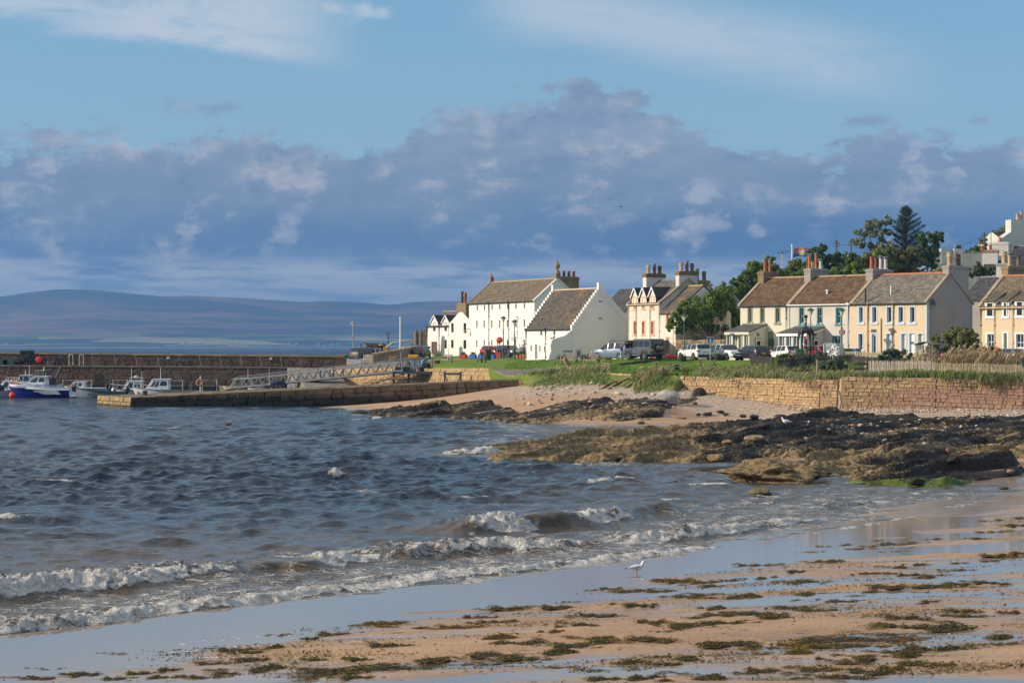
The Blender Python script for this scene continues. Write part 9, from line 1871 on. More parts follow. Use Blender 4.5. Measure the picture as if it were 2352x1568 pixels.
tree('ivy_bush','bright green bush on top of the white garden wall',6,276,[(1160,475,40),(1110,490,34),(1200,490,32),(1075,497,22)],(1150,560),1500,.15,L1_,14,.06,limbs=False);tree('ivy_bush','dark low bush on the white garden wall nearer the glossy tree',6,277,[(970,493,30),(940,496,22),(1000,497,22)],(970,560),700,.14,L2_,15,.06,limbs=False)
tree('white_flower_shrub','leafy shrub with white flowers behind the dark slate roof',6,232,[(1130,670,45),(1190,690,55),(1260,700,48),(1100,700,36),(1290,670,32),(1150,620,26)],(1190,790),2400,.13,leaf_mat('white_flowers',(.035,.070,.015),(.10,.14,.04),(.6,.6,.55)),16,.08)
tree('yellow_shrub','yellowish shrub behind the red ridge near the grey gable chimney',6,240,[(780,690,30),(740,700,28),(820,680,22)],(780,760),700,.12,L3_,17,.06)
tree('round_bush','round olive bush in front of the bare grey gable',6,186,[(900,1275,78),(1010,1270,88),(1090,1290,60),(955,1230,60),(1050,1225,55),(1130,1310,40),(960,1330,70)],(980,1400),6500,.105,L3_,18,.12,cat='bush');tree('round_bush','smaller olive bush at the left of the round one',6,184,[(770,1290,48),(820,1320,50),(740,1330,36)],(790,1400),2000,.10,L3_,19,.08,cat='bush')
for i,(cl_,lb)in enumerate((([(900,230,110),(800,310,80),(980,200,80),(760,370,50)],'rose bush with pink flowers next to the trellis arbour'),([(1180,220,90),(1270,230,80),(1100,260,70),(1340,270,60)],'middle rose bush with a few pink blooms'),([(1450,190,100),(1560,200,90),(1650,230,95),(1760,220,85),(1850,200,60),(1420,270,70),(1600,300,80)],'wide rose bush covered in orange hips'))):
 t=tree('rose_bush',lb,12,158,cl_,(cl_[0][0],400),2600+900*(i==2),.075,LR_,20+i,.05,cat='bush',group='roses behind the pale fence');g=np.random.default_rng(i);q=MB()
 for _ in range((10,6,26)[i]):c=cl_[g.integers(len(cl_))];p=ZP(12,c[0]+g.normal(0,.4)*c[2],c[1]-abs(g.normal(0,.45))*c[2],156.6+g.normal(0,.2))-t.location;q.ball(p,.07+.04*g.random(),6,4)
 q.part('blooms',mat('rose_pink',(.65,.12,.25),.6)if i<2 else mat('hip_orange',(.60,.15,.03),.5),t,kind='stuff')
for i,(k,d,cl_,base,n,m,lb)in enumerate(((6,172,[(330,1430,50),(400,1420,60),(470,1430,55),(550,1450,40),(290,1460,40)],(400,1500),2600,LB_,'grey green sea buckthorn left of the arbour'),(5,175,[(960,1440,60),(1030,1430,66),(1000,1490,60),(1080,1470,40)],(1010,1540),2600,L1_,'bright green bush at the end of the dark picket fence'),(11,157,[(900,1290,150),(1100,1300,170),(1250,1330,110),(800,1330,110),(1000,1400,140)],(1030,1480),5200,LB_,'broad dark green shrub right of the lone timber post'),(11,178,[(330,1090,90),(430,1110,90),(560,1110,90),(650,1080,60)],(450,1200),2200,LB_,'low shrub growing through the fence below the fountain'),(11,160,[(380,1440,100),(200,1460,90),(500,1450,80)],(330,1500),1800,leaf_mat('dead_scrub',(.10,.06,.035),(.20,.13,.07)),'brown dead scrub left of the lone timber post'))):
 tree('shrub',lb,k,d,cl_,base,n,.085,m,40+i,.05,cat='shrub')
t=tree('wall_foot_shrub','low dark green shrub at the foot of the buttress',10,216,[],(2190,690),10,.1,L2_,60)if False else None
for i,(k,x,y,w)in enumerate(((15,40,540,.55),(15,870,540,.5),(15,1030,545,.6),(15,1420,530,.7))):
 p=gl(k,x,y,200,219);t=thing('wall_foot_shrub',['dark low shrub at the foot of the buttress','dark low shrub right of the outdoor unit','low shrub halfway along the white gable','low shrub behind the silver off-roader'][i],'shrub',p,0,'low shrubs along the white gable');V,Fq,rn=leafball(None,260,(0,0,.25),w,.09,70+i,(1.3,.6,.55));link('foliage',mesh_np('foliage',V,Fq,L2_,False,{'rnd':rn}),t)
b=ZP(6,500,640,278);b.z=land_z(b.x,278);t=thing('conifer','tall dark conifer with wind-blown branches to the right','tree',b);g=np.random.default_rng(9);ztop=ZP(6,505,105,278).z-b.z;q=MB();q.tube([(0,0,-.3),(.1,0,ztop*.5),(.15,0,ztop)],[.34,.22,.04],8);q.part('trunk',M_BARKD,t,True);pp,nn=[],[];sc_=278/7964.4/2.24;q=MB()
for i in range(92):
 u=i/92;z=ztop*(.30+.69*u);an=i*2.399+g.normal(0,.3);right=math.cos(an);ln=(min(1,(1-u)*2.4)*.55+.45*(1-u))*(150+120*max(0,right)*(1-abs(u-.45)))*sc_*g.uniform(.7,1.12)+22*sc_;up_a=.30+.35*u;e=Vector((math.cos(an)*ln,math.sin(an)*ln*.8,ln*up_a));a=Vector((.1,0,z));q.tube([a,a+e*.5+Vector((0,0,-.05*ln)),a+e],[.06,.04,.015],4);m_=int(60+ln*60);s=g.random(m_)**.6;P_=np.array(a)[None,:]+np.array(e)[None,:]*s[:,None];P_[:,2]+=-.05*ln*4*s*(1-s);P_+=g.normal(size=(m_,3))*np.array([.26,.26,.13])*(1.15-s*.6)[:,None];pp.append(P_);nn.append(g.normal(size=(m_,3))*.5+[0,0,1])
q.part('limb',M_BARKD,t);p_=np.concatenate(pp);V,Fq,rn=leaves(p_,np.concatenate(nn),.17,g,.4);link('crown',mesh_np('crown',V,Fq,LC_,False,{'rnd':rn}),t)
# ---- long grass
def blades(P0,hgt,lean,seed,w=.018,heads=0.0,curve=.5):
 g=np.random.default_rng(seed);n=len(P0);h_=hgt*g.uniform(.45,1.15,n)*(1+.55*fbm(P0[:,0]*.5,P0[:,1]*.4,2,seed+300));a=g.uniform(0,6.283,n);ld=np.stack([np.cos(a)*.35+lean,np.sin(a)*.35,np.zeros(n)],1);wd=np.stack([np.cos(a+1.5),np.sin(a+1.5),np.zeros(n)],1)*w*g.uniform(.7,1.5,n)[:,None];up=np.array([0,0,1.])
 m1=P0+up*(h_*.55)[:,None]+ld*(h_*.22*curve*2)[:,None];tp=P0+up*(h_*.93)[:,None]+ld*(h_*.75*curve*2)[:,None];hd=np.where(g.random(n)<heads,2.6,.25)[:,None]
 V=np.stack([P0-wd,P0+wd,m1-wd*.9,m1+wd*.9,tp-wd*hd,tp+wd*hd],1).reshape(-1,3);i=np.arange(n)[:,None]*6;Fq=np.concatenate([i+[0,1,3,2],i+[2,3,5,4]],0);return V,Fq,np.repeat(g.random(n),6)
def grass(name,label,area,n,hgt,m,seed,lean=.35,heads=.0,zfun=None,w=.02,clump=.0,curve=.5):
 """area = [(px0, px1, d0, d1, share)]"""
 g=np.random.default_rng(seed);pts=[]
 for x0,x1,d0,d1,s in area:
  k=int(n*s);px_=g.uniform(x0,x1,k);dd=g.uniform(0,1,k);dd=(d0(px_)+(d1-0)*dd)if callable(d0)else d0+(d1-d0)*dd
  if clump:cx_=g.uniform(x0,x1,40);j=g.integers(40,size=k);px_=np.where(g.random(k)<clump,np.clip(cx_[j]+g.normal(0,(x1-x0)*.02,k),x0,x1),px_)
  pts.append(np.stack([(px_-CX)/F*dd,dd],1))
 xy=np.concatenate(pts);pq=CX+xy[:,0]/xy[:,1]*F;lo_,hi_=min(a[0]for a in area),max(a[1]for a in area);keep=fbm(xy[:,0]*.45,xy[:,1]*.35,3,seed+400)*1.3+g.normal(0,.25,len(xy))+1.2*np.minimum(sst(pq,lo_,lo_+45),sst(pq,hi_,hi_-45)if hi_<2300 else 1)>.62;xy=xy[keep];z=(zfun or LAND)(xy[:,0],xy[:,1]);V,Fq,rn=blades(np.c_[xy,z-.03],hgt,lean,seed,w,heads,curve);link(name,mesh_np(name,V,Fq,m,False,{'rnd':rn}),kind='stuff',label=label)
GR1=leaf_mat('marram',(.128,.158,.053),(.300,.300,.128),(.540,.435,.240),.2);GR2=leaf_mat('straw_grass',(.275,.200,.106),(.525,.400,.225),None,.2);GR3=leaf_mat('green_grass',(.096,.152,.038),(.224,.280,.080),(.416,.352,.160),.2);GRL=leaf_mat('lawn_blade',(.074,.155,.019),(.189,.317,.041),None,.2)
front=lambda px_:np.interp(px_,fx,fd)+.2
bankz=lambda x,y:np.minimum(LAND(x,y),np.maximum(beach(x,y-1.5),LAND(x,y)-1.2))
def bank_surf(x,y):
 px_=CX+x/y*F;t=np.clip((y-(np.interp(px_,fx,fd)-5.5))/6.0,0,1);return beach(x,y)*(1-t)+LAND(x,y)*t
grass('bank_grass','rough grey green grass on the bank above the shingle',[(1215,1400,lambda p:np.interp(p,fx,fd)-5,8,.62),(1450,1548,lambda p:np.interp(p,fx,fd)-3.5,4.5,.38)],15000,.38,GR3,1,.3,.05,bank_surf,.022,.55);grass('bank_straw','tall straw seed heads in the bank grass',[(1245,1400,lambda p:np.interp(p,fx,fd)-1,7,.7),(1460,1545,lambda p:np.interp(p,fx,fd)-1,3,.3)],2000,.55,GR2,2,.5,.5,bank_surf,.014,.75)
grass('wall_top_grass','long wind-combed grass along the top of the sea wall',[(1585,1800,front,13,.55),(1800,2010,front,6,.25),(1625,1780,front,17,.20)],17000,.48,GR1,3,.45,.12,None,.022,.35)
grass('fence_grass','green grass in front of the pale fence',[(2010,2150,front,3.2,.35),(2140,2360,front,2.6,.65)],10000,.55,GR3,4,.25,.05,None,.02,.45);grass('hanging_grass','tufts hanging over the red end of the sea wall',[(2225,2352,lambda p:np.interp(p,fx,fd)-.55,.9,1.)],3500,.62,GR1,5,-.1,.05,lambda x,y:LAND(x,y+.6)-.45*np.random.default_rng(1).random(len(x)),.02,.75,.9)
grass('seed_heads','tall straw coloured seed heads behind the pale fence',[(2165,2352,151.5,155.5,.75),(2050,2165,152,155,.1),(2230,2352,149.8,151,.15)],3400,1.75,GR2,6,.42,.65,None,.013,.35)
grass('quay_grass','tuft of long grass at the corner of the white house',[(Z(2,2140,0)[0],Z(2,2270,0)[0],296,304,1.)],1400,1.0,GR1,7,.2,.2,None,.035)
grass('fence_line_grass','grass growing along the dark picket fences',[(1700,2000,168,186,.6),(1990,2100,165,178,.4)],5000,.55,GR3,8,.3,.1,None,.022,.5)
grass('lawn_blades','short grass blades of the village green',[(1150,1290,lambda p:np.interp(p,fx,fd)+3,45,.22),(1290,1660,lambda p:np.interp(p,fx,fd)+.5,34,.78)],26000,.13,GRL,9,.1,0,None,.03)
for i,(x,y,h_)in enumerate(((835,220,.9),(860,215,.8),(975,232,.6),(1025,235,1.0),(1055,235,.9))):
 px_,_=Z(7,x,y);d=float(np.interp(px_,fx,fd))-1.2;X=(px_-CX)/F*d;z=float(bank_surf(np.array([X]),np.array([d]))[0]);t=thing('dock_plant',['rust red dock seed head, left of the two in the bank grass','rust red dock seed head, right of the two in the bank grass','leaning rust red dock stem by the sea wall end','upright rust red dock by the sea wall end','rust red dock nearest the sea wall end'][i],'plant',(X,d,z),0,'dock plants at the wall foot');g=np.random.default_rng(i);q=MB();ln=-.25 if i==2 else .02;q.tube([(0,0,0),(ln*h_,0,h_)],.02,5);q.part('stem',mat('dock_red',(.13,.035,.018),.9,var=.3),t);s=g.random(160);pp_=np.stack([ln*h_*s,s*0,h_*(.35+.65*s)],1)+g.normal(size=(160,3))*[.07,.07,.03];V,Fq,rn=leaves(pp_,g.normal(size=(160,3)),.045,g);link('seed_head',mesh_np('seed_head',V,Fq,leaf_mat('dock_leaf',(.07,.020,.012),(.17,.055,.03)),False,{'rnd':rn}),t)
# ================================================================== SHORE
def surf(X,Y):
 z=beach(X,Y);nr=sst(z,.12,.45)*sst(Y,90,74);z=z+sand_relief(X,Y)*nr
 for k in SHELF:
  x0,x1,d0,d1=rock_regions[k][:4];ok=(Y>d0)&(Y<d1)
  if ok.any():z=z.copy();z[ok]=np.maximum(z[ok],shelf_surface(k,X[ok],Y[ok])[0])
 return z
def gs(k,x,y,dmin=24,dmax=190):
 px_,py_=Z(k,x,y)if k else(x,y);ds=np.exp(np.linspace(math.log(dmin),math.log(dmax),700));X=(px_-CX)/F*ds;zr=H-(py_-HY)/F*ds;f=zr-np.maximum(surf(X,ds),-.05);i=np.where((f[:-1]>0)&(f[1:]<=0))[0];j=i[0]if len(i)else len(ds)-1;return Vector((X[j],ds[j],zr[j]))
def boulder(k,x,y,w,hgt,m,lb,seed,sub=4,rough=.4,dy=.8,sink=.22,nm='boulder'):
 p=gs(k,x,y);r_=w/{7:2.352,8:2.5289}[k]/7964.4*p.y/2;hz_=hgt/w;p.y+=r_*.5;p.z+=r_*hz_*(1-sink*2);return rock(nm,lb,p,r_,(1,dy,hz_),seed,m,0,sub,rough,'boulder','boulders on the shore')
boulder(7,885,408,255,165,M_RGREY,'huge pale boulder standing on the shingle',5,4,.35)
for i,(k,x,y,w,h_,m,lb)in enumerate(((7,1130,420,72,50,M_RTAN,'tan stone just right of the huge pale boulder'),(7,1320,950,185,100,M_RTAN,'rounded tan boulder on the front edge of the long rock shelf'),(7,1440,785,115,48,M_RTAN,'low orange tan stone in the middle of the long rock shelf'),(7,1785,630,125,55,M_RBLK,'dark rounded boulder between the sand strip and the rock shelf'),(7,1715,760,230,85,M_RTAN,'broad sloping tan rock right of the low orange stone'),(7,420,935,105,55,M_RTAN,'tan block at the waterline, right of a pair'),(7,290,950,100,52,M_RTAN,'tan block at the waterline, left of a pair'),
(7,1250,520,115,42,M_RBLK,'weedy stone lying on the sand strip, largest of its cluster'),(7,1372,495,80,34,M_RBLK,'weedy stone behind the cluster on the sand strip'),(7,1165,520,55,30,M_RBLK,'small weedy stone at the left of the cluster on the sand strip'),(7,1418,515,70,28,M_RBLK,'small weedy stone at the right of the cluster on the sand strip'),(7,1582,538,76,38,M_RBLK,'weedy stone alone in the middle of the sand strip'),(7,1688,545,98,46,M_RBLK,'weedy stone with a flat green patch before it'),(7,1000,552,110,34,M_RTAN,'flat tan stone on the sand below the pale boulder'),(7,620,598,100,34,M_RGRN,'low greenish stone at the left end of the sand strip'),(7,1935,540,125,40,M_RBLK,'wide weedy stone near the right end of the sand strip'),(7,2195,495,75,40,M_RTAN,'tan stone on the shingle below the sea wall'),
(7,1760,1275,240,100,mat('mossy_boulder',(.13,.105,.04),.85,var=.5,vscale=3,bump=1,bscale=8),'mossy boulder standing alone in the shallow water'),(8,165,1270,170,140,M_RTAN,'steep tan rock at the left end of the near shelf'),(8,1190,1408,180,90,M_RBLK,'black weed-hung boulder at the near water edge'),(8,2145,1293,90,50,mat('pink_boulder',(.30,.20,.13),.9,var=.25,bump=.6),'smooth pinkish boulder on the wet sand at the right'),(8,1560,1185,190,85,M_RBLK,'grey black block in the right part of the rocks'),(8,1505,1090,70,60,mat('red_boulder',(.22,.11,.075),.9,var=.25,bump=.6),'reddish upright stone behind the grey black block'),(8,1275,1010,70,40,M_RGREY,'pale pebble boulder among the cobbles'),(8,872,968,50,30,M_RGREY,'small pale stone at the left of the cobbles'),(8,1820,860,90,30,M_RTAN,'flat stone above the right hand cobbles'),
(8,120,1450,90,24,M_RGRN,'green weed-covered stone awash in front of the near shelf'),(8,1300,1452,165,22,M_RGRN,'long green stone awash off the near shelf'),(8,2075,1455,130,32,M_RGRN,'green stone at the far right water edge'),(8,600,1415,270,46,mat('bright_weed',(.13,.20,.02),.8,var=.5,vscale=5,bump=.9),'bright green slab at the front of the near shelf'),(8,310,1345,240,70,M_RTAN,'tan wedge of rock at the left front of the near shelf'))):
 boulder(k,x,y,w,h_,m,lb,100+i,3)
p=gs(7,1850,1150);rock('outcrop','big cracked tan outcrop at the left of the near rocks',p+Vector((0,1.2,.22)),2.2,(1,.6,.30),777,MROCK,0,5,1.5,'outcrop');p=gs(7,1420,1060);rock('outcrop','low weedy ridge behind the big tan outcrop',p+Vector((0,.4,.05)),1.9,(1,.4,.15),778,M_RBLK,0,4,.6,'outcrop')
for i,(k,x,y,w)in enumerate(((7,450,1140,90),(7,945,1150,55),(7,1090,1105,80),(7,275,980,70),(4,0,0,0))):
 if w:p=gs(k,x,y);p.z=.0;rock('awash_stone',['dark stone awash off the middle of the bay','small brown stone awash left of the tan outcrop','brown stone breaking the water before the tan outcrop','dark weed stone just off the long shelf'][i],p,w/2.352/7964.4*p.y/2,(1,.7,.35),400+i,M_RBLK,0,3,.4,'stone','stones awash in the bay')
def zz8(x,y):return((1300+x/2.138)/1.7415,(1440+y/2.138)/1.7415)
for i,(x,y,w,lb)in enumerate(((1155,880,100,'small weedy rock off the tip of the long shelf'),(300,460,200,'low black weedy rock off the end of the far shelf, left half'),(480,458,150,'low black weedy rock off the end of the far shelf, right half'),(752,772,34,'tiny dark rock in the foam off the long shelf'))):
 p=gs(0,*zz8(x,y));p.z=.02;r_=w/2.138/7964.4*p.y/2;rock('awash_rock',lb,p,r_,(1,.8,.30),420+i,M_RBLK,0,3,.5,'rock','rocks awash off the shelves')
ML_PEB=[]
def scatter_pebbles(name,label,area,n,r0,r1,seed,zf=None,keep=None,m=None):
 g=np.random.default_rng(seed);xs_,ds_=[],[]
 for x0,x1,d0,d1,s in area:k=int(n*s);xs_.append(g.uniform(x0,x1,k));ds_.append(g.uniform(d0,d1,k))
 px_,Y=np.concatenate(xs_),np.concatenate(ds_);X=(px_-CX)/F*Y
 if keep is not None:ok=keep(X,Y,g);X,Y=X[ok],Y[ok]
 Zq=(zf or surf)(X,Y);n=len(X);r_=r0*(r1/r0)**(g.random(n)**2.2);base=np.array([[1,0,0],[-1,0,0],[0,1,0],[0,-1,0],[0,0,1],[0,0,-.6],[.7,.7,.5],[-.7,.7,.5],[-.7,-.7,.5],[.7,-.7,.5]]);tri=np.array([[6,4,9],[6,7,4],[7,8,4],[8,9,4],[0,6,9],[2,7,6],[1,8,7],[3,9,8],[0,2,6],[2,1,7],[1,3,8],[3,0,9],[0,5,2],[2,5,1],[1,5,3],[3,5,0]])
 sc_=r_[:,None]*g.uniform(.6,1.3,(n,3))*[1,1,.65];a=g.uniform(0,6.28,n);c,s=np.cos(a),np.sin(a);B=base[None]*sc_[:,None,:]*(1+.15*g.normal(size=(n,10,1)));V=np.stack([B[...,0]*c[:,None]-B[...,1]*s[:,None]+X[:,None],B[...,0]*s[:,None]+B[...,1]*c[:,None]+Y[:,None],B[...,2]+(Zq+r_*.15)[:,None]],-1).reshape(-1,3);Fq=(np.arange(n)[:,None,None]*10+tri[None]).reshape(-1,3)
 link(name,mesh_np(name,V,Fq,m or M_PEB,False,{'rnd':np.repeat(g.random(n),10)}),kind='stuff',label=label)
def peb_fn(t,b):
 r=t.attr('rnd');nd=t.n('ShaderNodeValToRGB');nd.color_ramp.interpolation='CONSTANT'
 for i,c in enumerate([(.46,.34,.24),(.56,.45,.34),(.38,.25,.17),(.33,.28,.24),(.60,.53,.46),(.48,.30,.21),(.22,.17,.13)]):
  e=nd.color_ramp.elements[i]if i<2 else nd.color_ramp.elements.new(i/7);e.position=i/7;e.color=(*c,1)
 t.put(nd.inputs[0],r);t.put(b.inputs['Base Color'],E(t,nd.outputs[0]));b.inputs['Roughness'].default_value=.85
M_PEB=mat('pebble',None,fn=peb_fn)
def on_shingle(X,Y,g):
 z=beach(X,Y);sd=line_dist(X,Y,wall_front)[0];nz_=fbm(X*.3,Y*.3,4,55);return((z+nz_*.5>1.45)|(np.abs(sd)+nz_*6<6))&(sd<1.0)&(g.random(len(X))<.95)
scatter_pebbles('shingle','bank of mixed pebbles below the grass and the sea wall',[(1180,1700,148,188,.62),(1560,2352,140,166,.38)],30000,.050,.135,1,beach,on_shingle)
scatter_pebbles('cobbles','rounded cobbles lying among the rocks on the right',[(1850,2360,108,140,1)],1500,.05,.17,2,None,lambda X,Y,g:(fbm(X*.12+8,Y*.12,3,57)>.0)&(beach(X,Y)>.3));scatter_pebbles('ledge_stones','scattered stones on the far rock shelf',[(1180,1600,146,176,1)],420,.07,.26,3,None,lambda X,Y,g:beach(X,Y)>.3)
scatter_pebbles('worm_casts','small lumps of sand cast up by lugworms',[(1900,2352,34,52,.7),(1500,2352,28,40,.3)],650,.012,.035,4,None,None,mat('cast_sand',(.33,.19,.11),.8,var=.1))
for i,(xa,ya,xb,yb,lb)in enumerate(((212,277,388,200,'leftmost rusty bent rail on the shingle'),(282,277,508,172,'tallest rusty rail with a hooked end'),(428,276,612,192,'straight rusty rail right of the hooked one'),(508,272,608,226,'short rusty rail at the right of the four'))):
 a=gs(7,xa,ya);pb2=Z(7,xb,yb);d2=a.y+3.2;b=P(*pb2,d2);t=thing('rusty_rail',lb,'rail',a,0,'rusty rails on the shingle');v=b-a;q=MB();pts=[Vector((0,0,-.2)),v*.5+Vector((0,0,.03)),v*.96,v+Vector((.06,0,-.02))]+([v+Vector((.12,.1,-.22)),v*.86+Vector((.1,0,-.35))]if i==1 else[v+Vector((.07,0,-.18))]);q.tube(pts,.065,6);q.part('rail',M_RUST,t);q=MB();q.tube([v*.1+Vector((0,.25,-.1)),v*.7+Vector((0,.25,-.08))],.05,6);q.part('side_rail',M_RUST,t)
# ---- seaweed
KG=leaf_mat('golden_kelp',(.075,.042,.008),(.40,.23,.035),(.12,.11,.03),.15);KD=leaf_mat('dark_weed',(.040,.034,.011),(.20,.155,.045),(.42,.27,.06),.15);WK=leaf_mat('black_weed',(.010,.007,.004),(.055,.038,.018),None,.05)
M_WMASS=mat('weed_mass',(.032,.025,.012),.7,var=.5,vscale=9,bump=1,bscale=30)
def weed_proto(seed,m,n=620):
 g=np.random.default_rng(seed);import bmesh
 k=7;cx_=g.normal(0,.42,(k,2))*[1,.5];rad=g.uniform(.14,.36,k);pk=g.choice(k,n,p=rad/rad.sum());a=g.uniform(0,6.28,n);rr_=g.random(n)**.6;xy=cx_[pk]+np.stack([np.cos(a),np.sin(a)],1)*(rad[pk]*rr_)[:,None];z=np.maximum(.02,(1-rr_**1.5)*rad[pk]*.75*g.uniform(.3,1.1,n));P_=np.c_[xy,z];nr=np.c_[np.stack([np.cos(a),np.sin(a)],1)*.9,np.ones(n)*.5]+g.normal(size=(n,3))*.8;V,Fq,rn=leaves(P_,nr,.058,g,.42);V[:,2]=np.maximum(V[:,2],.003)
 return mesh_np('fronds',V,Fq,m,False,{'rnd':rn})
def mass_proto(seed):
 g=np.random.default_rng(seed);k=7;cx_=g.normal(0,.42,(k,2))*[1,.5];rad=g.uniform(.14,.36,k);q=MB()
 for i in range(k):q.ball((cx_[i,0],cx_[i,1],-.02),rad[i]*.92,12,6,sc=(1,1,.55))
 return q.mesh('mass',M_WMASS,True)
PG,PD,PM=[weed_proto(500+i,KG)for i in range(5)],[weed_proto(500+i,KD)for i in range(5)],[mass_proto(500+i)for i in range(5)]
K6="150,930,130 270,930,170 235,955,110 455,960,60 740,890,80 870,895,90 1040,840,230 1300,830,190 1400,800,90 1560,785,80 1630,715,120 1770,730,200 1960,732,190 2045,665,190 2250,680,190 1560,880,180 720,955,220 950,920,170 1450,940,150 1880,920,150 2270,835,150 2280,890,140 2060,960,200 900,1025,330 1050,1055,300 1400,1070,240 1600,1030,260 1850,1030,260 260,1070,210 560,1165,340 300,1220,600 60,1270,200 920,1130,280 1080,1150,220 1280,1115,330 920,1195,150 1120,1185,150 1700,1240,560 1780,1170,140 2080,1155,330 2290,1080,160 1600,1280,200 1780,1280,180 2200,1270,200 2010,1185,110 1270,985,110 2310,760,130 1800,815,150"
K5="760,1135,190 1010,1120,60 1830,1010,140 1950,1025,70 2100,1000,200 1450,1100,150 1570,1110,120 1700,1085,180 1310,1185,120 1600,1160,220 1640,1220,340 350,1230,200 540,1250,150 260,1275,130 50,1275,120 870,1245,140 1050,1220,90 720,1280,140 950,1280,170 1080,1270,150 1330,1275,280 1420,1245,130 1980,1160,110 2320,940,90 2250,1155,110 2150,1240,380"
K7="1140,395,160 975,440,140 1380,360,60 1500,385,220 1280,420,180 1500,437,100 610,525,240 960,500,100 1080,495,110 820,565,90 30,630,150 220,640,200 370,625,80 660,607,80 570,620,140 270,665,160 930,640,240 1285,580,100 1435,580,80 1620,590,150 1720,600,150 430,740,360 90,735,180 260,815,180 300,860,230 560,850,230 330,915,300 760,810,150 930,830,170 700,870,330 90,930,230 1430,670,200 1700,670,230 1300,710,200 1900,650,160 2100,640,160 900,720,200 1130,770,180 880,770,180 1280,740,170 1600,880,260 1720,770,100 1980,835,200 1950,870,180 2300,840,100 1800,950,540 1600,935,200 300,1060,340 460,1050,180 1250,1035,780 850,1055,150 1000,1085,180 1280,1075,400 1500,1110,250 1850,1090,430 2220,1010,300 2240,1055,130 100,1155,230 800,1115,280 960,1155,70 600,1235,220 200,1285,310 1300,1150,220 1600,1130,300 1160,1190,180 960,1230,250 1300,1240,240 1600,1185,200 1100,1280,300 1450,1215,140 2180,225,110 2330,205,50 2300,255,120 2180,300,170 2060,345,90 1780,350,90 2200,460,180 2320,440,100 2130,495,80 1930,560,130 1920,515,120 1500,540,130 1650,520,90"
g=np.random.default_rng(44)
for src,ox,oy,s in((K5,0,1900,1.568),(K6,1400,1900,1.568),(K7,2700,1950,1.6848)):
 for it in src.split():
  x,y,w=map(float,it.split(','));px_,py_=(ox+x/s)/1.7415,(oy+y/s)/1.7415
  if ox==1400 and px_>1552 and py_>1330 and s==1.568:
   if px_>1560:continue
  p=gs(0,px_,py_,22,90);wm=w/s/7964.4*p.y;gold=beach_z(p.x,p.y)<.34+.08*g.random();long_=w>260;i=int(g.integers(5))
  size_='long ribbon' if long_ else('broad heap' if w>170 else('small tuft' if w<100 else 'clump'));place='at the water edge' if gold else('in the nearest pools' if py_>1500 else('on the upper sand' if py_<1400 else 'between the runnels'));side_='far left' if px_<500 else 'left' if px_<1000 else('middle' if px_<1450 else 'right' if px_<1900 else 'far right')
  t=thing('seaweed_clump',f"{size_} of {'golden' if gold else 'dark'} seaweed {place}, {side_} of the beach",'seaweed',p,g.uniform(-.25,.25)+(math.pi if g.random()<.5 else 0),'seaweed clumps stranded on the beach');pr_=PG if gold or g.random()<.12 else PD;q_=[link('fronds',pr_[i],t),link('mass',PM[i],t)]
  q_[0].scale=(wm*.92,wm*(1.0 if not long_ else .62),min(.40,.18+.16*wm));q_[1].scale=(wm*.74,wm*(.8 if not long_ else .48),min(.30,.12+.13*wm))
  for _ in range(2 if wm<.9 else 3):u=g.uniform(.25,.55);e=link('fronds',pr_[int(g.integers(5))],t,(wm*g.choice([-1,1])*g.uniform(.5,1.0),wm*g.uniform(-.6,.6),-.01),g.uniform(-.4,.4));e.scale=(wm*u*1.3,wm*u,.16)
def ribbons(name,label,n,seed,x0,x1,y0,y1,m,size,keep=None,zoff=.004,flat=.15):
 g=np.random.default_rng(seed);px_,py_=g.uniform(x0,x1,n),g.uniform(y0,y1,n);z0=.6;d=(H-z0)*F/(py_-HY);X=(px_-CX)/F*d
 for _ in range(3):z0=surf(X,d);d=(H-z0)*F/(py_-HY);X=(px_-CX)/F*d
 z0=surf(X,d)
 if keep is not None:ok=keep(X,d,z0,g);X,d,z0=X[ok],d[ok],z0[ok]
 n=len(X);nr=np.c_[g.normal(size=(n,2))*flat,np.ones(n)];V,Fq,rn=leaves(np.c_[X,d,z0+zoff],nr,size,g,.4);link(name,mesh_np(name,V,Fq,m,False,{'rnd':rn}),kind='stuff',label=label)
ribbons('seaweed_scraps','scraps of seaweed scattered over the sand',56000,5,-20,2380,1240,1600,KD,.046,lambda X,Y,z,g:(z>.22)&(fbm(X*.32,Y*1.1,4,88)+g.normal(0,.14,len(X))>.24),.012,.5)
ribbons('rock_weed','black bladder weed hanging over the rock shelves',13000,6,1100,2380,900,1112,WK,.11,lambda X,Y,z,g:(z>beach(X,Y)+.12)&(fbm(X*.35,Y*.35,4,89)>.12)&((CX+X/Y*F>1620)|(Y>140)),.02,.7)
ribbons('foam_flecks','flecks of sea foam left on the wet sand',1500,8,380,1000,1440,1545,mat('foam_white',(.80,.77,.72),.8,var=.05),.05,lambda X,Y,z,g:(fbm(X*.5,Y*1.4,3,90)>.12)&(z<.5),.03,.1)
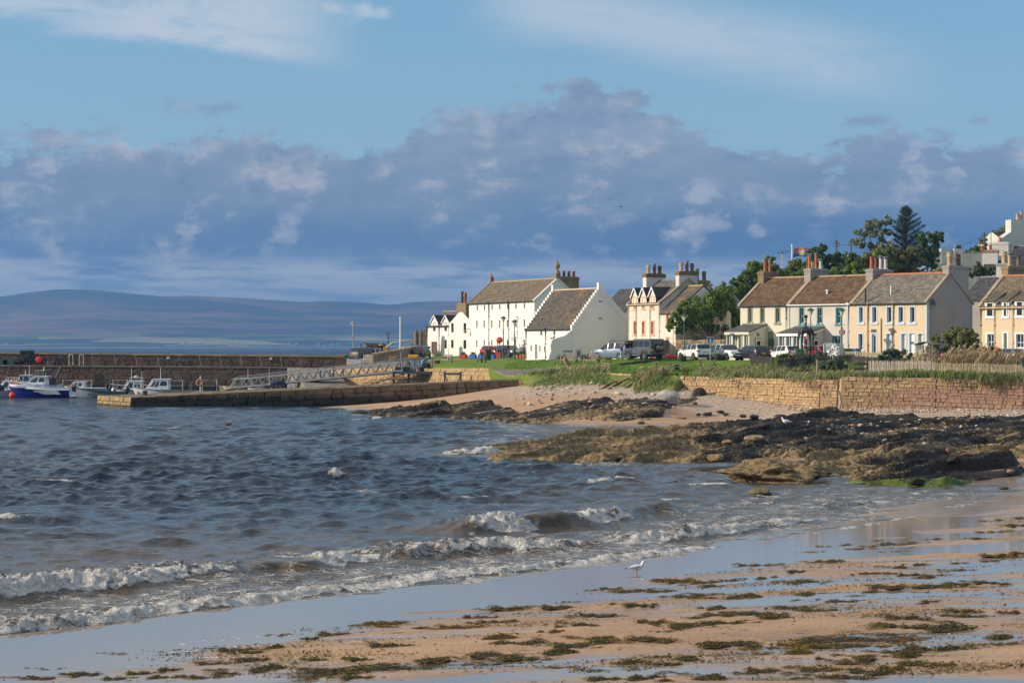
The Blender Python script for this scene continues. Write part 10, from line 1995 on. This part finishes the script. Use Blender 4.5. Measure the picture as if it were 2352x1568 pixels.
# ================================================================== BIRDS AND PEOPLE
def gull(p,rz,lb,s=1.0,head=None,wing=None):
 t=thing('gull',lb,'gull',p,rz,'gulls on the shore');W_=mat('gull_white',(.72,.71,.69),.7,var=.04);q=MB();q.tube([(-.20,0,.175),(-.12,0,.19),(-.03,0,.195),(.06,0,.20),(.115,0,.235),(.135,0,.285),(.155,0,.325),(.185,0,.335),(.205,0,.33)],[.012,.045,.072,.068,.045,.033,.036,.024,.006],10);q.part('body',head or W_,t,True)
 for sg in(1,-1):q=MB();q.tube([(-.24,sg*.02,.175),(-.12,sg*.055,.205),(0,sg*.066,.215),(.06,sg*.055,.22)],[.008,.028,.04,.012],8);q.part('wing',wing or mat('gull_grey',(.36,.38,.41),.7,var=.05),t,True)
 q=MB();q.tube([(-.32,0,.165),(-.2,0,.178)],[.006,.016],6);q.part('tail',M_BLACK,t);q=MB();q.tube([(.20,0,.332),(.245,0,.322)],[.009,.002],6);q.part('bill',mat('gull_bill',(.20,.05,.03),.5),t);q=MB();q.ball((.178,.022,.342),.006,6,4);q.ball((.178,-.022,.342),.006,6,4);q.part('eye',M_BLACK,t)
 for sg in(1,-1):q=MB();q.tube([(.0,sg*.025,.14),(-.005,sg*.025,.07),(.0,sg*.025,0)],.007,5);q.b2(-.005,.035,sg*.025-.015,sg*.025+.015,0,.006);q.part('leg',mat('gull_leg',(.45,.10,.06),.6),t)
 for c in[t]:c.scale=(s,s,s)
 return t
p=gs(0,(1400+1800/1.568)/1.7415,(1900+628/1.568)/1.7415,30,70);p.z=max(p.z,.02);gull(p,R(8),'white gull with grey wings standing at the water edge',1.0);gull(gs(7,1222,634),R(170),'brown speckled young gull on the sand by the rock shelf',1.55,mat('young_gull',(.34,.27,.21),.8,var=.3),mat('young_gull',None));gull(gs(7,1985,622),R(150),'white gull sitting on the dark rocks',1.5)
p=gs(0,526,977,100,160);t=thing('floating_gull','brownish gull floating on the bay','gull',(p.x,p.y,.02),R(10));q=MB();q.tube([(-.34,0,.10),(-.1,0,.10),(.12,0,.12),(.24,0,.22),(.32,0,.24)],[.02,.13,.12,.06,.01],9);q.part('body',mat('young_gull',None),t,True);q=MB();q.tube([(-.40,.03,.14),(-.1,.08,.17),(.05,.07,.17)],[.01,.05,.02],7);q.tube([(-.40,-.03,.14),(-.1,-.08,.17),(.05,-.07,.17)],[.01,.05,.02],7);q.part('wing',mat('young_gull',None),t,True)
for i,(x,y,d,s)in enumerate(((1425,475,240,.75),(1643,500,260,.55),(1928,163,200,.25),(1368,521,280,.3))):
 v=P(x,y,d);t=thing('flying_bird',['gull gliding with spread wings below the cloud','smaller bird flying right of the gliding gull','tiny bird high in the blue sky','tiny bird low over the storehouse'][i],'bird',v,.3*i);q=MB();q.tube([(-.25,0,0),(0,0,.02),(.22,0,.03),(.30,0,.02)],[.02,.07,.05,.01],8);q.part('body',mat('bird_dark',(.06,.06,.065),.8),t,True)
 for sg in(1,-1):q=MB();q.add([(.10,0,.03),(.16,sg*.35,.14),(-.05,sg*.75,.06),(-.02,sg*.35,.10),(-.08,0,.03),(.10,0,.045),(.16,sg*.35,.155),(-.05,sg*.75,.065),(-.02,sg*.35,.115),(-.08,0,.045)],[(0,1,3,4),(1,2,3),(5,9,8,6),(6,8,7),(0,5,6,1),(1,6,7,2),(2,7,8,3),(3,8,9,4)]);q.part('wing',mat('bird_dark',None),t)
 t.scale=(s,s,s)
def skinned(name,parent,verts,edges,radii,m,lvl=2):
 me=bpy.data.meshes.new(name);me.from_pydata(verts,edges,[]);me.materials.append(m);o=link(name,me,parent);md=o.modifiers.new('skin','SKIN');o.modifiers.new('sub','SUBSURF').levels=lvl;o.modifiers['sub'].render_levels=lvl
 for i,r in enumerate(radii):me.skin_vertices[0].data[i].radius=(r,r)if not isinstance(r,tuple)else r
 me.skin_vertices[0].data[0].use_root=True;return o
def person(p,rz,lb,hgt,jacket,trousers,hair,cap=None,bend=0.0):
 t=thing('person',lb,'person',p,rz);s=hgt/1.68;SK=mat('skin',(.50,.28,.19),.6,var=.05);f=lambda*v:tuple(c*s for c in v);b=bend
 V=[f(0,0,.92),f(.02+b*.3,0,1.15),f(.04+b*.7,0,1.36),f(.06+b,0,1.45),f(.09+b*1.1,0,1.56),f(0,.09,.88),f(.02,.10,.48),f(-.02,.10,.08),f(.08,.10,.03),f(0,-.09,.88),f(.03,-.10,.48),f(.02,-.10,.08),f(.12,-.10,.03),f(.04+b*.7,.18,1.36),f(.06+b*.6,.22,1.10),f(.16+b*.7,.20,.90),f(.04+b*.7,-.18,1.36),f(.08+b*.6,-.22,1.10),f(.20+b*.7,-.18,.92)]
 Ed=[(0,1),(1,2),(2,3),(3,4),(0,5),(5,6),(6,7),(7,8),(0,9),(9,10),(10,11),(11,12),(2,13),(13,14),(14,15),(2,16),(16,17),(17,18)];rd=[.13,.12,.13,.055,.095,.085,.06,.042,.04,.085,.06,.042,.04,.06,.045,.035,.06,.045,.035];skinned('body',t,V,Ed,[r*s for r in rd],SK)
 skinned('jacket',t,[V[0],V[1],V[2],f(.05+b*.85,0,1.42),V[13],V[14],tuple(np.array(V[14])*.25+np.array(V[15])*.75),V[16],V[17],tuple(np.array(V[17])*.25+np.array(V[18])*.75),f(0,0,.82)],[(0,1),(1,2),(2,3),(2,4),(4,5),(5,6),(2,7),(7,8),(8,9),(0,10)],[r*s for r in(.165,.15,.155,.075,.085,.065,.055,.085,.065,.055,.165)],jacket)
 skinned('trousers',t,[f(0,0,.90),V[5],V[6],f(-.01,.10,.14),V[9],V[10],f(.02,-.10,.14)],[(0,1),(1,2),(2,3),(0,4),(4,5),(5,6)],[r*s for r in(.13,.105,.08,.065,.105,.08,.065)],trousers)
 q=MB();c=V[4];q.ball((c[0]-.02*s,0,c[2]+.025*s),.112*s,10,7,sc=(1,.98,1.0));q.part('cap' if cap else 'hair',cap or hair,t,True);q=MB();q.ball((c[0]+.105*s,0,c[2]-.015*s),.02*s,6,4);q.part('nose',SK,t)
 for sg in(1,-1):q=MB();q.box((.07*s,sg*.10*s,.04*s),(.26*s,.09*s,.08*s));q.part('shoe',M_BLACK,t)
 for V_,sg in((V[15],1),(V[18],-1)):
  q=MB();h0=Vector(V_);
  for j,(dx,ln)in enumerate(((.02,.075),(.005,.085),(-.01,.08),(-.025,.065))):a_=h0+Vector((dx*s,0,-.03*s));q.tube([a_,a_+Vector((.01,0,-.5*ln))*s,a_+Vector((.025,0,-ln))*s],.009*s,5)
  q.tube([h0+Vector((.03,0,-.01))*s,h0+Vector((.06,0,-.05))*s],.010*s,5);q.part('fingers',SK,t)
 return t
p=on(13,825,202.5);hg=top_h(13,408,202.5,p.z);person(p,R(-35),'fair-haired woman in a purple jacket and pale blue trousers by the open tailgate',min(1.72,max(1.5,hg)),mat('purple_jacket',(.13,.10,.30),.8,var=.1),mat('pale_trousers',(.36,.50,.54),.8,var=.05),mat('fair_hair',(.42,.28,.14),.8,var=.15))
p=on(11,690,188.5);hg=top_h(11,858,188.5,p.z);person(p,R(-20),'person in a dark jacket and blue cap bending behind the picket fence',max(1.3,min(1.7,hg/.97)),mat('dark_jacket',(.02,.022,.026),.8),mat('dark_trousers',(.03,.03,.035),.8),None,mat('blue_cap',(.02,.09,.36),.7),.10)
